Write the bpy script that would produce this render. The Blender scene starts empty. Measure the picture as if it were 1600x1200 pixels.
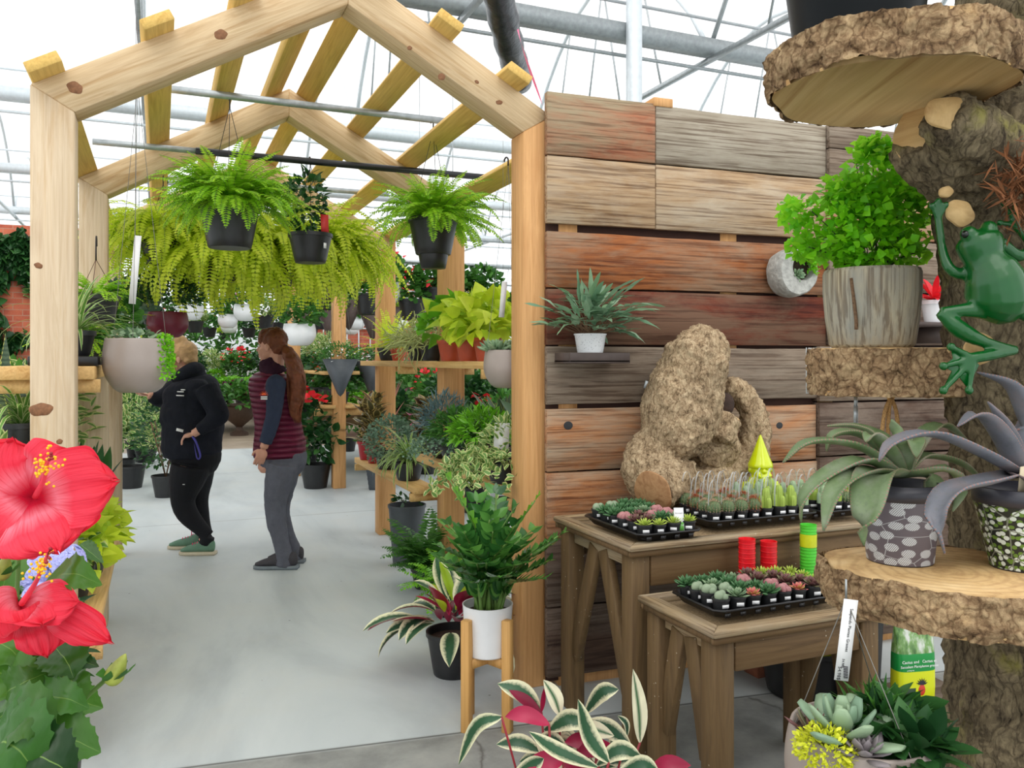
import bpy, math, random
import numpy as np
from mathutils import Vector, Matrix
rnd = random.Random(7); rng = np.random.default_rng(7)
R = math.radians; PI = math.pi
S = bpy.context.scene; COL = S.collection

# ---------------------------------------------------------------- camera, light, exposure
EYE = 1.45; FOC = 1300.0; HZN = 562.0; YAW = R(22.93)
sA, cA = math.sin(YAW), math.cos(YAW)
cd = bpy.data.cameras.new('camera'); cam = bpy.data.objects.new('camera', cd); COL.objects.link(cam)
cam.location = (0, 0, EYE); cam.rotation_euler = (R(90), 0, -YAW)
cd.sensor_width = 36; cd.lens = FOC / 1600 * 36; cd.shift_y = -(600 - HZN) / 1600; cd.clip_start = .05
S.camera = cam
w = bpy.data.worlds.new('overcast_sky'); S.world = w; w.use_nodes = True
wn = w.node_tree; wn.nodes.clear()
wo = wn.nodes.new('ShaderNodeOutputWorld'); wb = wn.nodes.new('ShaderNodeBackground')
tc = wn.nodes.new('ShaderNodeTexCoord'); sx = wn.nodes.new('ShaderNodeSeparateXYZ'); rp = wn.nodes.new('ShaderNodeValToRGB')
wn.links.new(tc.outputs['Generated'], sx.inputs[0]); wn.links.new(sx.outputs['Z'], rp.inputs[0])
rp.color_ramp.elements[0].color = (.86, .92, .95, 1); rp.color_ramp.elements[0].position = 0
rp.color_ramp.elements[1].color = (1.0, 1.0, 1.0, 1); rp.color_ramp.elements[1].position = .35
wn.links.new(rp.outputs[0], wb.inputs[0]); wb.inputs[1].default_value = 1.52
wn.links.new(wb.outputs[0], wo.inputs[0])
sl = bpy.data.lights.new('sun', 'SUN'); sl.energy = 1.0; sl.angle = R(50); sl.color = (1, .97, .92)
so = bpy.data.objects.new('sun', sl); COL.objects.link(so); so.rotation_euler = (R(38), R(-14), 0)
vs = S.view_settings; vs.view_transform = 'Standard'; vs.look = 'None'; vs.exposure = 0.0; vs.gamma = 1; vs.use_curve_mapping = False

# ---------------------------------------------------------------- measuring helpers (photo frame -> metres)
def at(x, y, d):
    r = (x - 800) / FOC * d
    return Vector((d * sA + r * cA, d * cA - r * sA, EYE - (y - HZN) / FOC * d))
def dY(x, Y): return Y / (cA - (x - 800) / FOC * sA)
def dX(x, X): return X / (sA + (x - 800) / FOC * cA)
def atY(x, y, Y): return at(x, y, dY(x, Y))
def atX(x, y, X): return at(x, y, dX(x, X))
def atZ(x, y, z=0.0): return at(x, y, (EYE - z) * FOC / (y - HZN))
def dep(p): return p[0] * sA + p[1] * cA

# ---------------------------------------------------------------- mesh collector
def nrm(v):
    v = np.asarray(v, float); return v / (np.linalg.norm(v, axis=-1, keepdims=True) + 1e-12)
class MB:
    def __init__(s): s.v = []; s.f = []; s.uv = []; s.n = 0
    def add(s, V, Fs, UV=None, mi=0):
        V = np.asarray(V, float).reshape(-1, 3)
        if UV is None: UV = np.zeros((len(V), 2))
        s.v.append(V); s.uv.append(np.asarray(UV, float))
        if not isinstance(Fs, (list, tuple)): Fs = [Fs]
        for F in Fs:
            F = np.asarray(F, int)
            if F.size: s.f.append((F + s.n, mi))
        s.n += len(V); return s
    def box(s, c, sz, rot=None, mi=0):
        c = np.array(c, float); h = np.array(sz, float) / 2
        V = np.array([[x, y, z] for x in (-1, 1) for y in (-1, 1) for z in (-1, 1)], float) * h
        if rot is not None: V = V @ np.array(rot)[:3, :3].T
        F = np.array([[0, 1, 3, 2], [4, 6, 7, 5], [0, 4, 5, 1], [2, 3, 7, 6], [0, 2, 6, 4], [1, 5, 7, 3]])
        return s.add(V + c, F, mi=mi)
    def beam(s, a, b, wx, wz, up=(0, 0, 1), mi=0):
        a = np.array(a, float); b = np.array(b, float); d = nrm(b - a); x = nrm(np.cross(d, up)); n = np.cross(x, d)
        V = [p + x * i * wx / 2 + n * j * wz / 2 for p in (a, b) for i, j in ((-1, -1), (1, -1), (1, 1), (-1, 1))]
        F = np.array([[3, 2, 1, 0], [4, 5, 6, 7], [0, 1, 5, 4], [1, 2, 6, 5], [2, 3, 7, 6], [3, 0, 4, 7]])
        return s.add(V, F, mi=mi)
    def prism(s, pts, depth, M=None, mi=0):            # polygon in xz, extruded along +y
        n = len(pts); V = np.array([[p[0], y, p[1]] for y in (0, depth) for p in pts], float)
        if M is not None: V = V @ np.array(M)[:3, :3].T + np.array(M)[:3, 3]
        s.add(V, [], mi=mi); b = s.n - 2 * n
        s.f.append((np.array([list(range(n))]) + b, mi)); s.f.append((np.array([list(range(2 * n - 1, n - 1, -1))]) + b, mi))
        i = np.arange(n); j = (i + 1) % n
        s.f.append((np.stack([j, i, i + n, j + n], 1) + b, mi)); return s
    def tube(s, P, rad, n=8, cap=True, mi=0, sq=None):
        P = np.array(P, float); k = len(P); rad = np.broadcast_to(np.asarray(rad, float), (k,))
        T = np.gradient(P, axis=0) if k > 2 else np.repeat([P[1] - P[0]], 2, 0)
        T = nrm(T); ref = np.array([0, 0, 1.]) if abs(T[0][2]) < .9 else np.array([1., 0, 0])
        A = []; x = nrm(np.cross(T[0], ref))
        for t in T:
            x = nrm(x - t * np.dot(x, t)); A.append((x, np.cross(t, x)))
        th = np.linspace(0, 2 * PI, n, endpoint=False); V = []; UV = []
        for i in range(k):
            sxx, syy = (1, 1) if sq is None else sq
            V.append(P[i] + rad[i] * (np.cos(th)[:, None] * A[i][0] * sxx + np.sin(th)[:, None] * A[i][1] * syy))
            UV.append(np.stack([th / 2 / PI, np.full(n, i / (k - 1))], 1))
        V = np.concatenate(V); F = []
        a = np.arange(n); b = (a + 1) % n
        for i in range(k - 1): F.append(np.stack([a + i * n, b + i * n, b + (i + 1) * n, a + (i + 1) * n], 1))
        base = s.n; s.add(V, [np.concatenate(F)], np.concatenate(UV), mi)
        if cap and n > 2:
            s.f.append((np.array([list(range(n))[::-1]]) + base, mi)); s.f.append((np.array([list(range(n))]) + base + (k - 1) * n, mi))
        return s
    def lathe(s, prof, n=28, c=(0, 0, 0), M=None, mi=0, sc=(1, 1), wob=None):
        th = np.linspace(0, 2 * PI, n, endpoint=False); V = []; UV = []
        for k, (r, z) in enumerate(prof):
            rr = r * (1 if wob is None else wob(th, k))
            V.append(np.stack([rr * np.cos(th) * sc[0], rr * np.sin(th) * sc[1], np.full(n, z, float)], 1))
            UV.append(np.stack([th / 2 / PI, np.full(n, k / (len(prof) - 1))], 1))
        V = np.concatenate(V)
        if M is not None: V = V @ np.array(M)[:3, :3].T + np.array(M)[:3, 3]
        a = np.arange(n); b = (a + 1) % n
        F = [np.stack([a + i * n, b + i * n, b + (i + 1) * n, a + (i + 1) * n], 1) for i in range(len(prof) - 1)]
        return s.add(V + np.array(c, float), [np.concatenate(F)], np.concatenate(UV), mi)
    def ball(s, c, r, n=12, m=8, rot=None, mi=0):
        r = np.broadcast_to(np.asarray(r, float), (3,))
        ph = np.linspace(0, PI, m + 1); prof = [(math.sin(p) + (1e-4 if i in (0, m) else 0), -math.cos(p)) for i, p in enumerate(ph)]
        M = np.eye(4); M[:3, :3] = (np.array(rot)[:3, :3] if rot is not None else np.eye(3)) @ np.diag(r)
        return s.lathe(prof, n, c, M, mi)
    def inst(s, T, Ms, Ps, mi=0):
        TV, TF, TU = T; k = len(Ms)
        if not k: return s
        V = np.einsum('kij,nj->kni', Ms, TV) + np.asarray(Ps)[:, None]
        F = (TF[None] + (np.arange(k) * len(TV))[:, None, None]).reshape(-1, TF.shape[1])
        return s.add(V.reshape(-1, 3), [F], np.tile(TU, (k, 1)), mi)
    def build(s, name, mats, parent=None, smooth=False, bevel=0, loc=None, rot=None):
        V = np.concatenate(s.v) if s.v else np.zeros((0, 3)); UV = np.concatenate(s.uv)
        me = bpy.data.meshes.new(name); me.vertices.add(len(V)); me.vertices.foreach_set('co', V.astype(np.float32).ravel())
        tot = np.concatenate([np.full(len(F), F.shape[1]) for F, _ in s.f]); lv = np.concatenate([F.ravel() for F, _ in s.f])
        mi = np.concatenate([np.full(len(F), m) for F, m in s.f])
        me.loops.add(len(lv)); me.loops.foreach_set('vertex_index', lv.astype(np.int32))
        me.polygons.add(len(tot)); me.polygons.foreach_set('loop_start', (np.cumsum(tot) - tot).astype(np.int32))
        me.polygons.foreach_set('loop_total', tot.astype(np.int32)); me.polygons.foreach_set('material_index', mi.astype(np.int32))
        u = me.uv_layers.new(name='UVMap'); u.data.foreach_set('uv', UV[lv].astype(np.float32).ravel())
        me.update(calc_edges=True); me.validate()
        if smooth: me.shade_smooth()
        for m in (mats if isinstance(mats, (list, tuple)) else [mats]): me.materials.append(m)
        o = bpy.data.objects.new(name, me); COL.objects.link(o)
        if parent is not None: o.parent = parent
        if loc is not None: o.location = loc
        if rot is not None: o.rotation_euler = rot
        if bevel:
            b = o.modifiers.new('bevel', 'BEVEL'); b.width = bevel; b.segments = 1; b.limit_method = 'ANGLE'
        return o
def remesh(o, vox=.01, sm=4, disp=None):
    r = o.modifiers.new('remesh', 'REMESH'); r.mode = 'VOXEL'; r.voxel_size = vox; r.use_smooth_shade = True
    if sm: m = o.modifiers.new('smooth', 'SMOOTH'); m.factor = .5; m.iterations = sm
    for (kind, size, st) in (disp or []):
        t = bpy.data.textures.new('rough', kind); t.noise_scale = size
        d = o.modifiers.new('disp', 'DISPLACE'); d.texture = t; d.strength = st; d.mid_level = .5; d.texture_coords = 'LOCAL'
    return o
def thing(name, label, cat, loc=(0, 0, 0), rz=0, group=None):
    o = bpy.data.objects.new(name, None); COL.objects.link(o); o.location = loc; o.rotation_euler = (0, 0, rz); o.empty_display_size = .05
    return tag(o, label, cat, group)
def tag(o, label, cat=None, group=None, kind=None):
    if label: o['label'] = label
    if cat: o['category'] = cat
    if group: o['group'] = group
    if kind: o['kind'] = kind
    return o
def struct(o): o['kind'] = 'structure'; return o
def dup(root, loc, rz=None, label=None, group=None, sc=None):
    kids = {}
    for o in list(root.children): kids[o] = list(o.children)
    r = root.copy(); COL.objects.link(r); r.location = loc
    if rz is not None: r.rotation_euler = (0, 0, rz)
    if sc is not None: r.scale = (sc, sc, sc)
    if label: r['label'] = label
    if group: r['group'] = group
    for ch, gs in kids.items():
        c = ch.copy(); COL.objects.link(c); c.parent = r
        for g in gs:
            d = g.copy(); COL.objects.link(d); d.parent = c
    return r

# ---------------------------------------------------------------- materials
def sr(*c):
    c = c[0] if len(c) == 1 else c
    return tuple((x / 255 / 12.92 if x <= 10 else ((x / 255 + .055) / 1.055) ** 2.4) for x in c) + (1,)
class NT:
    def __init__(s, name):
        s.m = bpy.data.materials.new(name); s.m.use_nodes = True; s.t = s.m.node_tree; s.t.nodes.clear()
        s.out = s.t.nodes.new('ShaderNodeOutputMaterial')
    def n(s, typ, **kw):
        nd = s.t.nodes.new('ShaderNode' + typ)
        for k, v in kw.items():
            if k.startswith('_'): setattr(nd, k[1:], v)
            else: s.set(nd, k, v)
        return nd
    def set(s, nd, k, v):
        k = k.replace('__', ' ')
        i = nd.inputs[int(k[1:])] if k[0] == 'i' and k[1:].isdigit() else nd.inputs[k]
        if isinstance(v, bpy.types.NodeSocket): s.t.links.new(v, i)
        else: i.default_value = v
    def coord(s, which='Object'): return s.n('TexCoord').outputs[which]
    def mapv(s, vec, scale=(1, 1, 1), loc=(0, 0, 0), rot=(0, 0, 0)):
        return s.n('Mapping', Vector=vec, Scale=scale, Location=loc, Rotation=rot).outputs[0]
    def noise(s, vec, scale=5, detail=4, rough=.55, dist=0, out='Fac'):
        return s.n('TexNoise', Vector=vec, Scale=scale, Detail=detail, Roughness=rough, Distortion=dist).outputs[out]
    def ramp(s, fac, stops, interp='LINEAR'):
        r = s.n('ValToRGB', Fac=fac); e = r.color_ramp; e.interpolation = interp
        while len(e.elements) < len(stops): e.elements.new(.5)
        for el, (p, c) in zip(e.elements, stops):
            el.position = p; el.color = c if isinstance(c, tuple) else (c, c, c, 1)
        return r.outputs[0]
    def mix(s, fac, a, b, blend='MIX'):
        m = s.n('Mix', _data_type='RGBA', _blend_type=blend); s.set(m, 'i0', fac); s.set(m, 'i6', a); s.set(m, 'i7', b); return m.outputs[2]
    def math(s, op, a, b=0.0):
        m = s.n('Math', _operation=op); s.set(m, 'i0', a); s.set(m, 'i1', b); return m.outputs[0]
    def bump(s, h, st=.3, dist=.01): return s.n('Bump', Height=h, Strength=st, Distance=dist).outputs[0]
    def prin(s, **kw): return s.n('BsdfPrincipled', **kw)
    def done(s, sh):
        s.t.links.new(sh.outputs[0] if hasattr(sh, 'outputs') else sh, s.out.inputs[0]); return s.m
def plain(name, c, rough=.5, metal=0, var=.12, scale=20, bump=0, spec=.5, coat=0):
    t = NT(name); n = t.noise(t.coord(), scale, 4)
    f = t.ramp(n, [(.3, (1 - var,) * 3 + (1,)), (.7, (1 + var,) * 3 + (1,))])
    col = t.mix(1, c, f, 'MULTIPLY')
    kw = dict(Base__Color=col, Roughness=rough, Metallic=metal)
    b = t.prin(**kw); b.inputs['Specular IOR Level'].default_value = spec; b.inputs['Coat Weight'].default_value = coat
    if bump: t.set(b, 'Normal', t.bump(n, bump))
    return t.done(b)
def leafmat(name, c1, c2, rough=.42, tr=.3, c3=None, edge=None, mid=None, stripe=None, back=None, spec=.4):
    """c1..c2 random per leaf; edge/mid: colour towards margin / centre line, using the leaf's own uv"""
    t = NT(name); g = t.n('NewGeometry'); rn = g.outputs['Random Per Island']
    col = t.ramp(rn, [(0, c1), (.6, c2), (1, c3 or c2)])
    nz = t.noise(t.coord(), 14, 3); col = t.mix(1, col, t.ramp(nz, [(.3, .86), (.7, 1.12)]), 'MULTIPLY')
    if edge or mid or stripe:
        uv = t.n('SeparateXYZ', Vector=t.coord('UV')); s_ = t.math('ABSOLUTE', t.math('SUBTRACT', uv.outputs[0], .5))
        if edge:
            c, a, b = edge; nn = t.noise(t.mapv(t.coord('UV'), (3, 6, 1)), 3, 3)
            s2 = t.math('ADD', s_, t.math('MULTIPLY', t.math('SUBTRACT', nn, .5), .5 * (b - a) + .15))
            col = t.mix(t.ramp(s2, [(a, 0.0), (b, 1.0)]), col, c)
        if mid:
            c, a, b = mid; col = t.mix(t.ramp(s_, [(a, 1.0), (b, 0.0)]), col, c)
        if stripe:
            c, n_, dist = stripe; wv = t.n('TexWave', Vector=t.mapv(t.coord('UV'), (.2, 1, 1)), Scale=n_, Distortion=dist, _bands_direction='Y')
            col = t.mix(t.ramp(wv.outputs['Fac'], [(.45, 0.0), (.6, .8)]), col, c)
    if back: col = t.mix(g.outputs['Backfacing'], col, back)
    b = t.prin(Base__Color=col, Roughness=rough); b.inputs['Specular IOR Level'].default_value = spec
    if tr:
        tl = t.n('BsdfTranslucent', Color=t.mix(.45, col, (.72, .92, .12, 1) if tr >= .35 else col)); b = t.n('MixShader', i0=tr, i1=b.outputs[0], i2=tl.outputs[0])
    return t.done(b)
def wood(name, c1, c2, c3=None, axis=2, grain=1.0, rough=.6, knots=.0, gray=None, grayamt=0, flecks=None, bump=.15, seed=0):
    """grain runs along local axis (0,1,2)"""
    t = NT(name); sc = [9, 9, 9]; sc[axis] = .7
    oi = t.n('ObjectInfo').outputs['Random']; off = t.n('CombineXYZ', i0=t.math('MULTIPLY', oi, 13.0), i1=t.math('MULTIPLY', oi, 7.0), i2=float(seed)).outputs[0]
    v = t.n('VectorMath', _operation='ADD', i0=t.coord(), i1=off).outputs[0]
    m = t.mapv(v, tuple(x * grain for x in sc))
    a = t.noise(m, 2.2, 6, .6, 1.2); sc2 = [60, 60, 60]; sc2[axis] = 1.6; b = t.noise(t.mapv(v, tuple(x * grain for x in sc2)), 1.6, 4, .6, .3)
    col = t.ramp(a, [(.3, c1), (.5, c2), (.68, c3 or c1)])
    col = t.mix(t.ramp(b, [(.35, .35), (.62, 0.0)]), col, t.mix(1, col, (.62, .52, .45, 1), 'MULTIPLY'))
    if gray:
        sg = [3.5, 3.5, 3.5]; sg[axis] = 1.1
        gm = t.noise(t.mapv(v, tuple(sg)), 1.6, 6, .68, .4)
        col = t.mix(t.ramp(gm, [(max(0, .5 - grayamt * .5), 1.0), (min(1, .62 - grayamt * .1), 0.0)]) if grayamt < 1 else 1.0, col, gray)
        col = t.mix(t.ramp(b, [(.38, .75), (.5, 0.0)]), col, t.mix(1, col, (.42, .36, .33, 1), 'MULTIPLY'))
    if knots:
        kv = [2.3, 2.3, 2.3]; kv[axis] = 1.25
        vo = t.n('TexVoronoi', Vector=t.mapv(v, tuple(kv)), Scale=1.0); vo.inputs['Randomness'].default_value = 1
        d = t.math('ADD', vo.outputs['Distance'], t.math('MULTIPLY', b, .05))
        kc = t.mix(1, c3 or c1, (.38, .22, .14, 1), 'MULTIPLY')
        col = t.mix(t.ramp(d, [(.0, knots), (.06, knots), (.09, knots * .4), (.15, 0.0)]), col, kc)
    if flecks:
        fv = t.n('TexVoronoi', Vector=v, Scale=38.0).outputs['Distance']; fm = t.noise(v, 2.6, 2)
        col = t.mix(t.math('MULTIPLY', t.ramp(fv, [(.07, 1.0), (.11, 0.0)]), t.ramp(fm, [(.52, 0.0), (.6, .9)])), col, flecks)
    p = t.prin(Base__Color=col, Roughness=rough); p.inputs['Specular IOR Level'].default_value = .25
    t.set(p, 'Normal', t.bump(b, bump, .005)); return t.done(p)
def barkmat(name, c1, c2, c3, scale=18, zs=.35, st=1.0, lichen=None):
    t = NT(name); v = t.mix(.06, t.coord(), t.noise(t.coord(), 9, 5, out='Color')); m = t.mapv(v, (1, 1, zs))
    vo = t.n('TexVoronoi', Vector=m, Scale=float(scale) * 1.6, _feature='DISTANCE_TO_EDGE').outputs['Distance']
    nz = t.noise(m, scale * 1.1, 10, .72, .6); nf = t.noise(m, scale * 4.5, 6, .7); big = t.noise(t.coord(), 5, 4)
    h = t.math('ADD', t.math('MULTIPLY', t.math('MINIMUM', vo, .10), .9), t.math('ADD', t.math('MULTIPLY', nz, .7), t.math('MULTIPLY', nf, .32)))
    col = t.ramp(h, [(.40, c1), (.54, c2), (.70, c3)])
    col = t.mix(1, col, t.ramp(big, [(.3, .78), (.7, 1.2)]), 'MULTIPLY')
    if lichen: col = t.mix(t.math('MULTIPLY', t.ramp(t.noise(t.coord(), 7, 5), [(.58, 0.0), (.68, .6)]), t.ramp(nz, [(.4, 0.0), (.6, 1.0)])), col, lichen)
    p = t.prin(Base__Color=col, Roughness=.88); p.inputs['Specular IOR Level'].default_value = .15
    t.set(p, 'Normal', t.bump(h, st, .012)); return t.done(p)

M = {}
M['cedar'] = wood('cedar_post', sr(196, 172, 138), sr(216, 196, 166), sr(204, 178, 142), axis=2, knots=.7)
M['cedar_r'] = wood('cedar_rafter', sr(200, 168, 124), sr(226, 200, 160), sr(194, 158, 112), axis=0, knots=.85)
M['cedar_p'] = wood('pine_purlin', sr(214, 172, 92), sr(232, 194, 112), sr(220, 178, 98), axis=1, knots=.5)
M['cedar_o'] = wood('orange_cedar_post', sr(200, 148, 94), sr(220, 170, 114), sr(206, 154, 98), axis=2, knots=.7)
M['shelf'] = wood('pine_shelf', sr(204, 160, 98), sr(224, 186, 124), sr(204, 160, 100), axis=1, knots=.6)
M['stand'] = wood('beech_stand', sr(206, 156, 90), sr(216, 168, 102), sr(206, 158, 92), axis=2, rough=.45, bump=.05)
M['table'] = wood('stained_table', sr(86, 68, 45), sr(112, 90, 60), sr(94, 74, 50), axis=2, rough=.6, flecks=sr(200, 190, 170))
M['table_h'] = wood('stained_table_rail', sr(92, 72, 48), sr(118, 94, 64), sr(100, 78, 52), axis=0, rough=.6, flecks=sr(200, 190, 170))
M['table_top'] = wood('weathered_table_edge', sr(140, 116, 84), sr(170, 148, 114), sr(128, 104, 74), axis=0, rough=.65, gray=sr(168, 156, 134), grayamt=.4, flecks=sr(205, 198, 180))
M['galv'] = plain('galvanised_steel', sr(172, 178, 180), .42, .6, .15, 30)
M['galvw'] = plain('white_and_washed_out_steel', sr(214, 222, 226), .45, .1, .06)  # white steel, and far roof steel whitened to stand in for overexposure
M['galvd'] = plain('weathered_galvanised_steel', sr(150, 156, 158), .5, .3, .15)
M['blackpl'] = plain('black_plastic', sr(26, 26, 28), .38, 0, .2)
M['blackpot'] = plain('black_nursery_plastic', sr(34, 35, 37), .42, 0, .2)
M['greypot'] = plain('charcoal_planter_plastic', sr(72, 78, 84), .5, 0, .1)
M['taupe'] = plain('taupe_planter_plastic', sr(158, 146, 138), .35, 0, .03)
M['whitepot'] = plain('white_planter', sr(238, 240, 242), .3, 0, .02)
M['redpot'] = plain('red_pot', sr(172, 30, 40), .4, 0, .08)
M['plum'] = plain('plum_pot', sr(112, 26, 50), .4, 0, .08)
M['terra'] = plain('terracotta_plastic', sr(182, 74, 44), .5, 0, .08)
M['greenpot'] = plain('sage_green_pot', sr(120, 160, 132), .45, 0, .08)
M['soil'] = plain('potting_soil', sr(58, 42, 32), .95, 0, .5, 90, .6)
M['tagw'] = plain('white_plant_label', sr(240, 240, 240), .5, 0, .02)
M['wire'] = plain('thin_wire', sr(120, 118, 112), .4, .7, .05)
M['wireb'] = plain('dark_wire', sr(48, 40, 38), .5, .2, .05)
# ================================================================ the setting
def floor_mat():
    t = NT('polished_concrete'); c = t.coord()
    a = t.noise(t.mapv(c, (1, .35, 1), rot=(0, 0, .5)), 1.5, 6, .6, .6); b = t.noise(c, 40, 6, .7)
    col = t.ramp(a, [(.3, sr(166, 174, 177)), (.5, sr(190, 198, 199)), (.72, sr(204, 210, 209))])
    col = t.mix(t.ramp(b, [(.62, 0.0), (.75, .3)]), col, sr(150, 156, 158))
    sp = t.n('TexVoronoi', Vector=c, Scale=5.0).outputs['Distance']
    col = t.mix(t.ramp(sp, [(.02, .8), (.035, 0.0)]), col, sr(90, 85, 78))
    col = t.mix(t.ramp(t.noise(c, 2.3, 3, .5), [(.5, 0.0), (.7, .35)]), col, sr(196, 198, 192))
    # old rougher slab in front of the gable line, brown earth beyond the slab far away
    p = t.n('SeparateXYZ', Vector=c)
    old = t.ramp(t.noise(c, 3.2, 8, .65), [(.3, sr(112, 114, 112)), (.55, sr(150, 152, 148)), (.75, sr(166, 166, 160))])
    cr = t.n('TexVoronoi', Vector=t.mix(.12, c, t.noise(c, 4, 4, out='Color')), Scale=.8, _feature='DISTANCE_TO_EDGE').outputs['Distance']
    old = t.mix(t.ramp(cr, [(.002, .7), (.005, 0.0)]), old, sr(70, 68, 64))
    line = t.math('ADD', p.outputs['Y'], t.math('MULTIPLY', p.outputs['X'], .12))
    k = t.ramp(t.math('MULTIPLY', line, .1), [(.3180, 1.0), (.3190, 0.0)])
    col = t.mix(k, col, old)
    seam = t.math('ABSOLUTE', t.math('SUBTRACT', line, 3.185)); col = t.mix(t.ramp(seam, [(.003, 1.0), (.008, 0.0)]), col, sr(96, 98, 96))
    for y0 in (7.9, 11.2):
        sj = t.math('ABSOLUTE', t.math('SUBTRACT', p.outputs['Y'], y0)); col = t.mix(t.ramp(sj, [(.005, .6), (.012, 0.0)]), col, sr(120, 122, 120))
    kb = t.ramp(t.math('MULTIPLY', p.outputs['Y'], .04), [(.565, 0.0), (.572, 1.0)])
    col = t.mix(kb, col, t.ramp(t.noise(c, 2, 5), [(.3, sr(140, 124, 106)), (.7, sr(176, 162, 142))]))
    b_ = t.prin(Base__Color=col, Roughness=t.ramp(a, [(.3, .42), (.7, .6)])); b_.inputs['Specular IOR Level'].default_value = .35
    t.set(b_, 'Normal', t.bump(b, .08, .004)); return t.done(b_)
mb = MB(); mb.add([[-9, -2, 0], [16, -2, 0], [16, 34, 0], [-9, 34, 0]], np.array([[0, 1, 2, 3]]))
struct(mb.build('floor', floor_mat()))

def film_mat(name, tint, k, lines=None):
    t = NT(name); tr = t.n('BsdfTransparent', Color=(1, 1, 1, 1)); tl = t.n('BsdfTranslucent', Color=tint)
    f = k
    if lines:
        wv = t.n('TexWave', Vector=t.mapv(t.coord(), (1, 1, 1)), Scale=lines, _bands_direction='X').outputs['Fac']
        f = t.ramp(wv, [(0, min(1, k * 1.6)), (.12, k)])
    return t.done(t.n('MixShader', i0=f, i1=tr.outputs[0], i2=tl.outputs[0]))
FILM = film_mat('greenhouse_film', (.95, .97, 1, 1), .12); POLY = film_mat('polycarbonate_sheet', (.93, .98, 1, 1), .35, 3.0)
# gutters and gabled roof bays (ridges run along X, bays step away in Y)
GZ = 5.0; bays = [(-2.0, 2.9), (2.9, 7.9), (7.9, 12.9), (12.9, 17.9), (17.9, 22.9), (22.9, 27.9), (27.9, 33)]
for i, (y0, y1) in enumerate(bays):
    ym = (y0 + y1) / 2; rz = GZ + 1.9; mb = MB()
    n = 8
    P = []
    for k in range(n + 1):
        u = k / n; P.append((y0 + (y1 - y0) * u, GZ + 1.9 * math.sin(PI * u) ** .8))
    V = [[x, y, z] for (y, z) in P for x in (-9, 16)]
    F = [[2 * k, 2 * k + 1, 2 * k + 3, 2 * k + 2] for k in range(n)]
    mb.add(V, np.array(F)); o = mb.build('ceiling', FILM, smooth=True); struct(o)
for i, y in enumerate((7.9, 12.9, 17.9, 22.9)):
    mb = MB(); mb.prism([(-.11, .09), (-.08, -.07), (.08, -.07), (.11, .09), (.1, .09), (.07, -.055), (-.07, -.055), (-.1, .09)], 25, M=Matrix.Translation((-9, y, GZ)) @ Matrix.Rotation(R(-90), 4, 'Z'))
    mb.tube([(-9, y, GZ + .35), (16, y, GZ + .35)], .018, 6); mb.tube([(-9, y + .02, GZ - .22), (16, y + .02, GZ - .22)], .02, 6)
    struct(mb.build('trim_%d' % (i + 1), M['galvd'] if i == 0 else M['galvw']))
# hoop trusses: one thing per truss, chord + hoop + webs
def truss(x, y0, y1, label):
    t = thing('roof_truss', label, 'truss', (x, y0, GZ), 0, 'galvanised roof trusses of the greenhouse')
    L = y1 - y0; hoop = [(0, L * u, 1.8 * math.sin(PI * u) ** .8) for u in np.linspace(0, 1, 15)]
    m1 = MB(); m1.tube(hoop, .03, 6); m1.build('hoop', M['galv'] if y0 < 7 else M['galvw'], t, True)  # far hoops coloured white to imitate washed-out bright light
    m2 = MB(); m2.beam((0, 0, -.12), (0, L, -.12), .05, .06); m2.build('chord', M['galv'] if y0 < 12 else M['galvw'], t)  # far chords whitened for the same overexposed look
    for u in ((.2, .4, .6, .8) if y0 < 12 else ()):
        h = 1.8 * math.sin(PI * u) ** .8; m3 = MB(); m3.tube([(0, L * u, -.1), (0, L * (u + (.1 if u < .5 else -.1)), 1.8 * math.sin(PI * (u + (.1 if u < .5 else -.1))) ** .8)], .014, 5); m3.build('web', M['galv'], t)
OR_ = ['first', 'second', 'third', 'fourth', 'fifth', 'sixth', 'seventh']
for i, x in enumerate((-6.2, -3.2, -.2, 2.8, 5.8, 8.8, 11.8)):
    for j, (y0, y1) in enumerate(bays[1:6]):
        truss(x, y0, y1, 'galvanised hoop truss, %s from the left in the %s roof bay counted from the camera' % (OR_[i], OR_[j]))
for x in (-6.2, -1.6, 5.8, 11.8):
    for y in (17.9, 22.9):
        mb = MB(); mb.box((0, 0, GZ / 2), (.09, .09, GZ)); o = mb.build('greenhouse_column', M['galvw'], loc=(x, y, 0))
        tag(o, 'white square steel column holding up a greenhouse gutter', 'column', 'white greenhouse columns')
p = atY(978, 150, 7.9); mb = MB(); mb.box((0, 0, 3.4), (.14, .1, 6.8)); o = mb.build('steel_column', M['galvw'], loc=(p.x, 7.9 - .17, 0))
tag(o, 'broad white steel column rising behind the barnwood partition', 'column')
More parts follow.
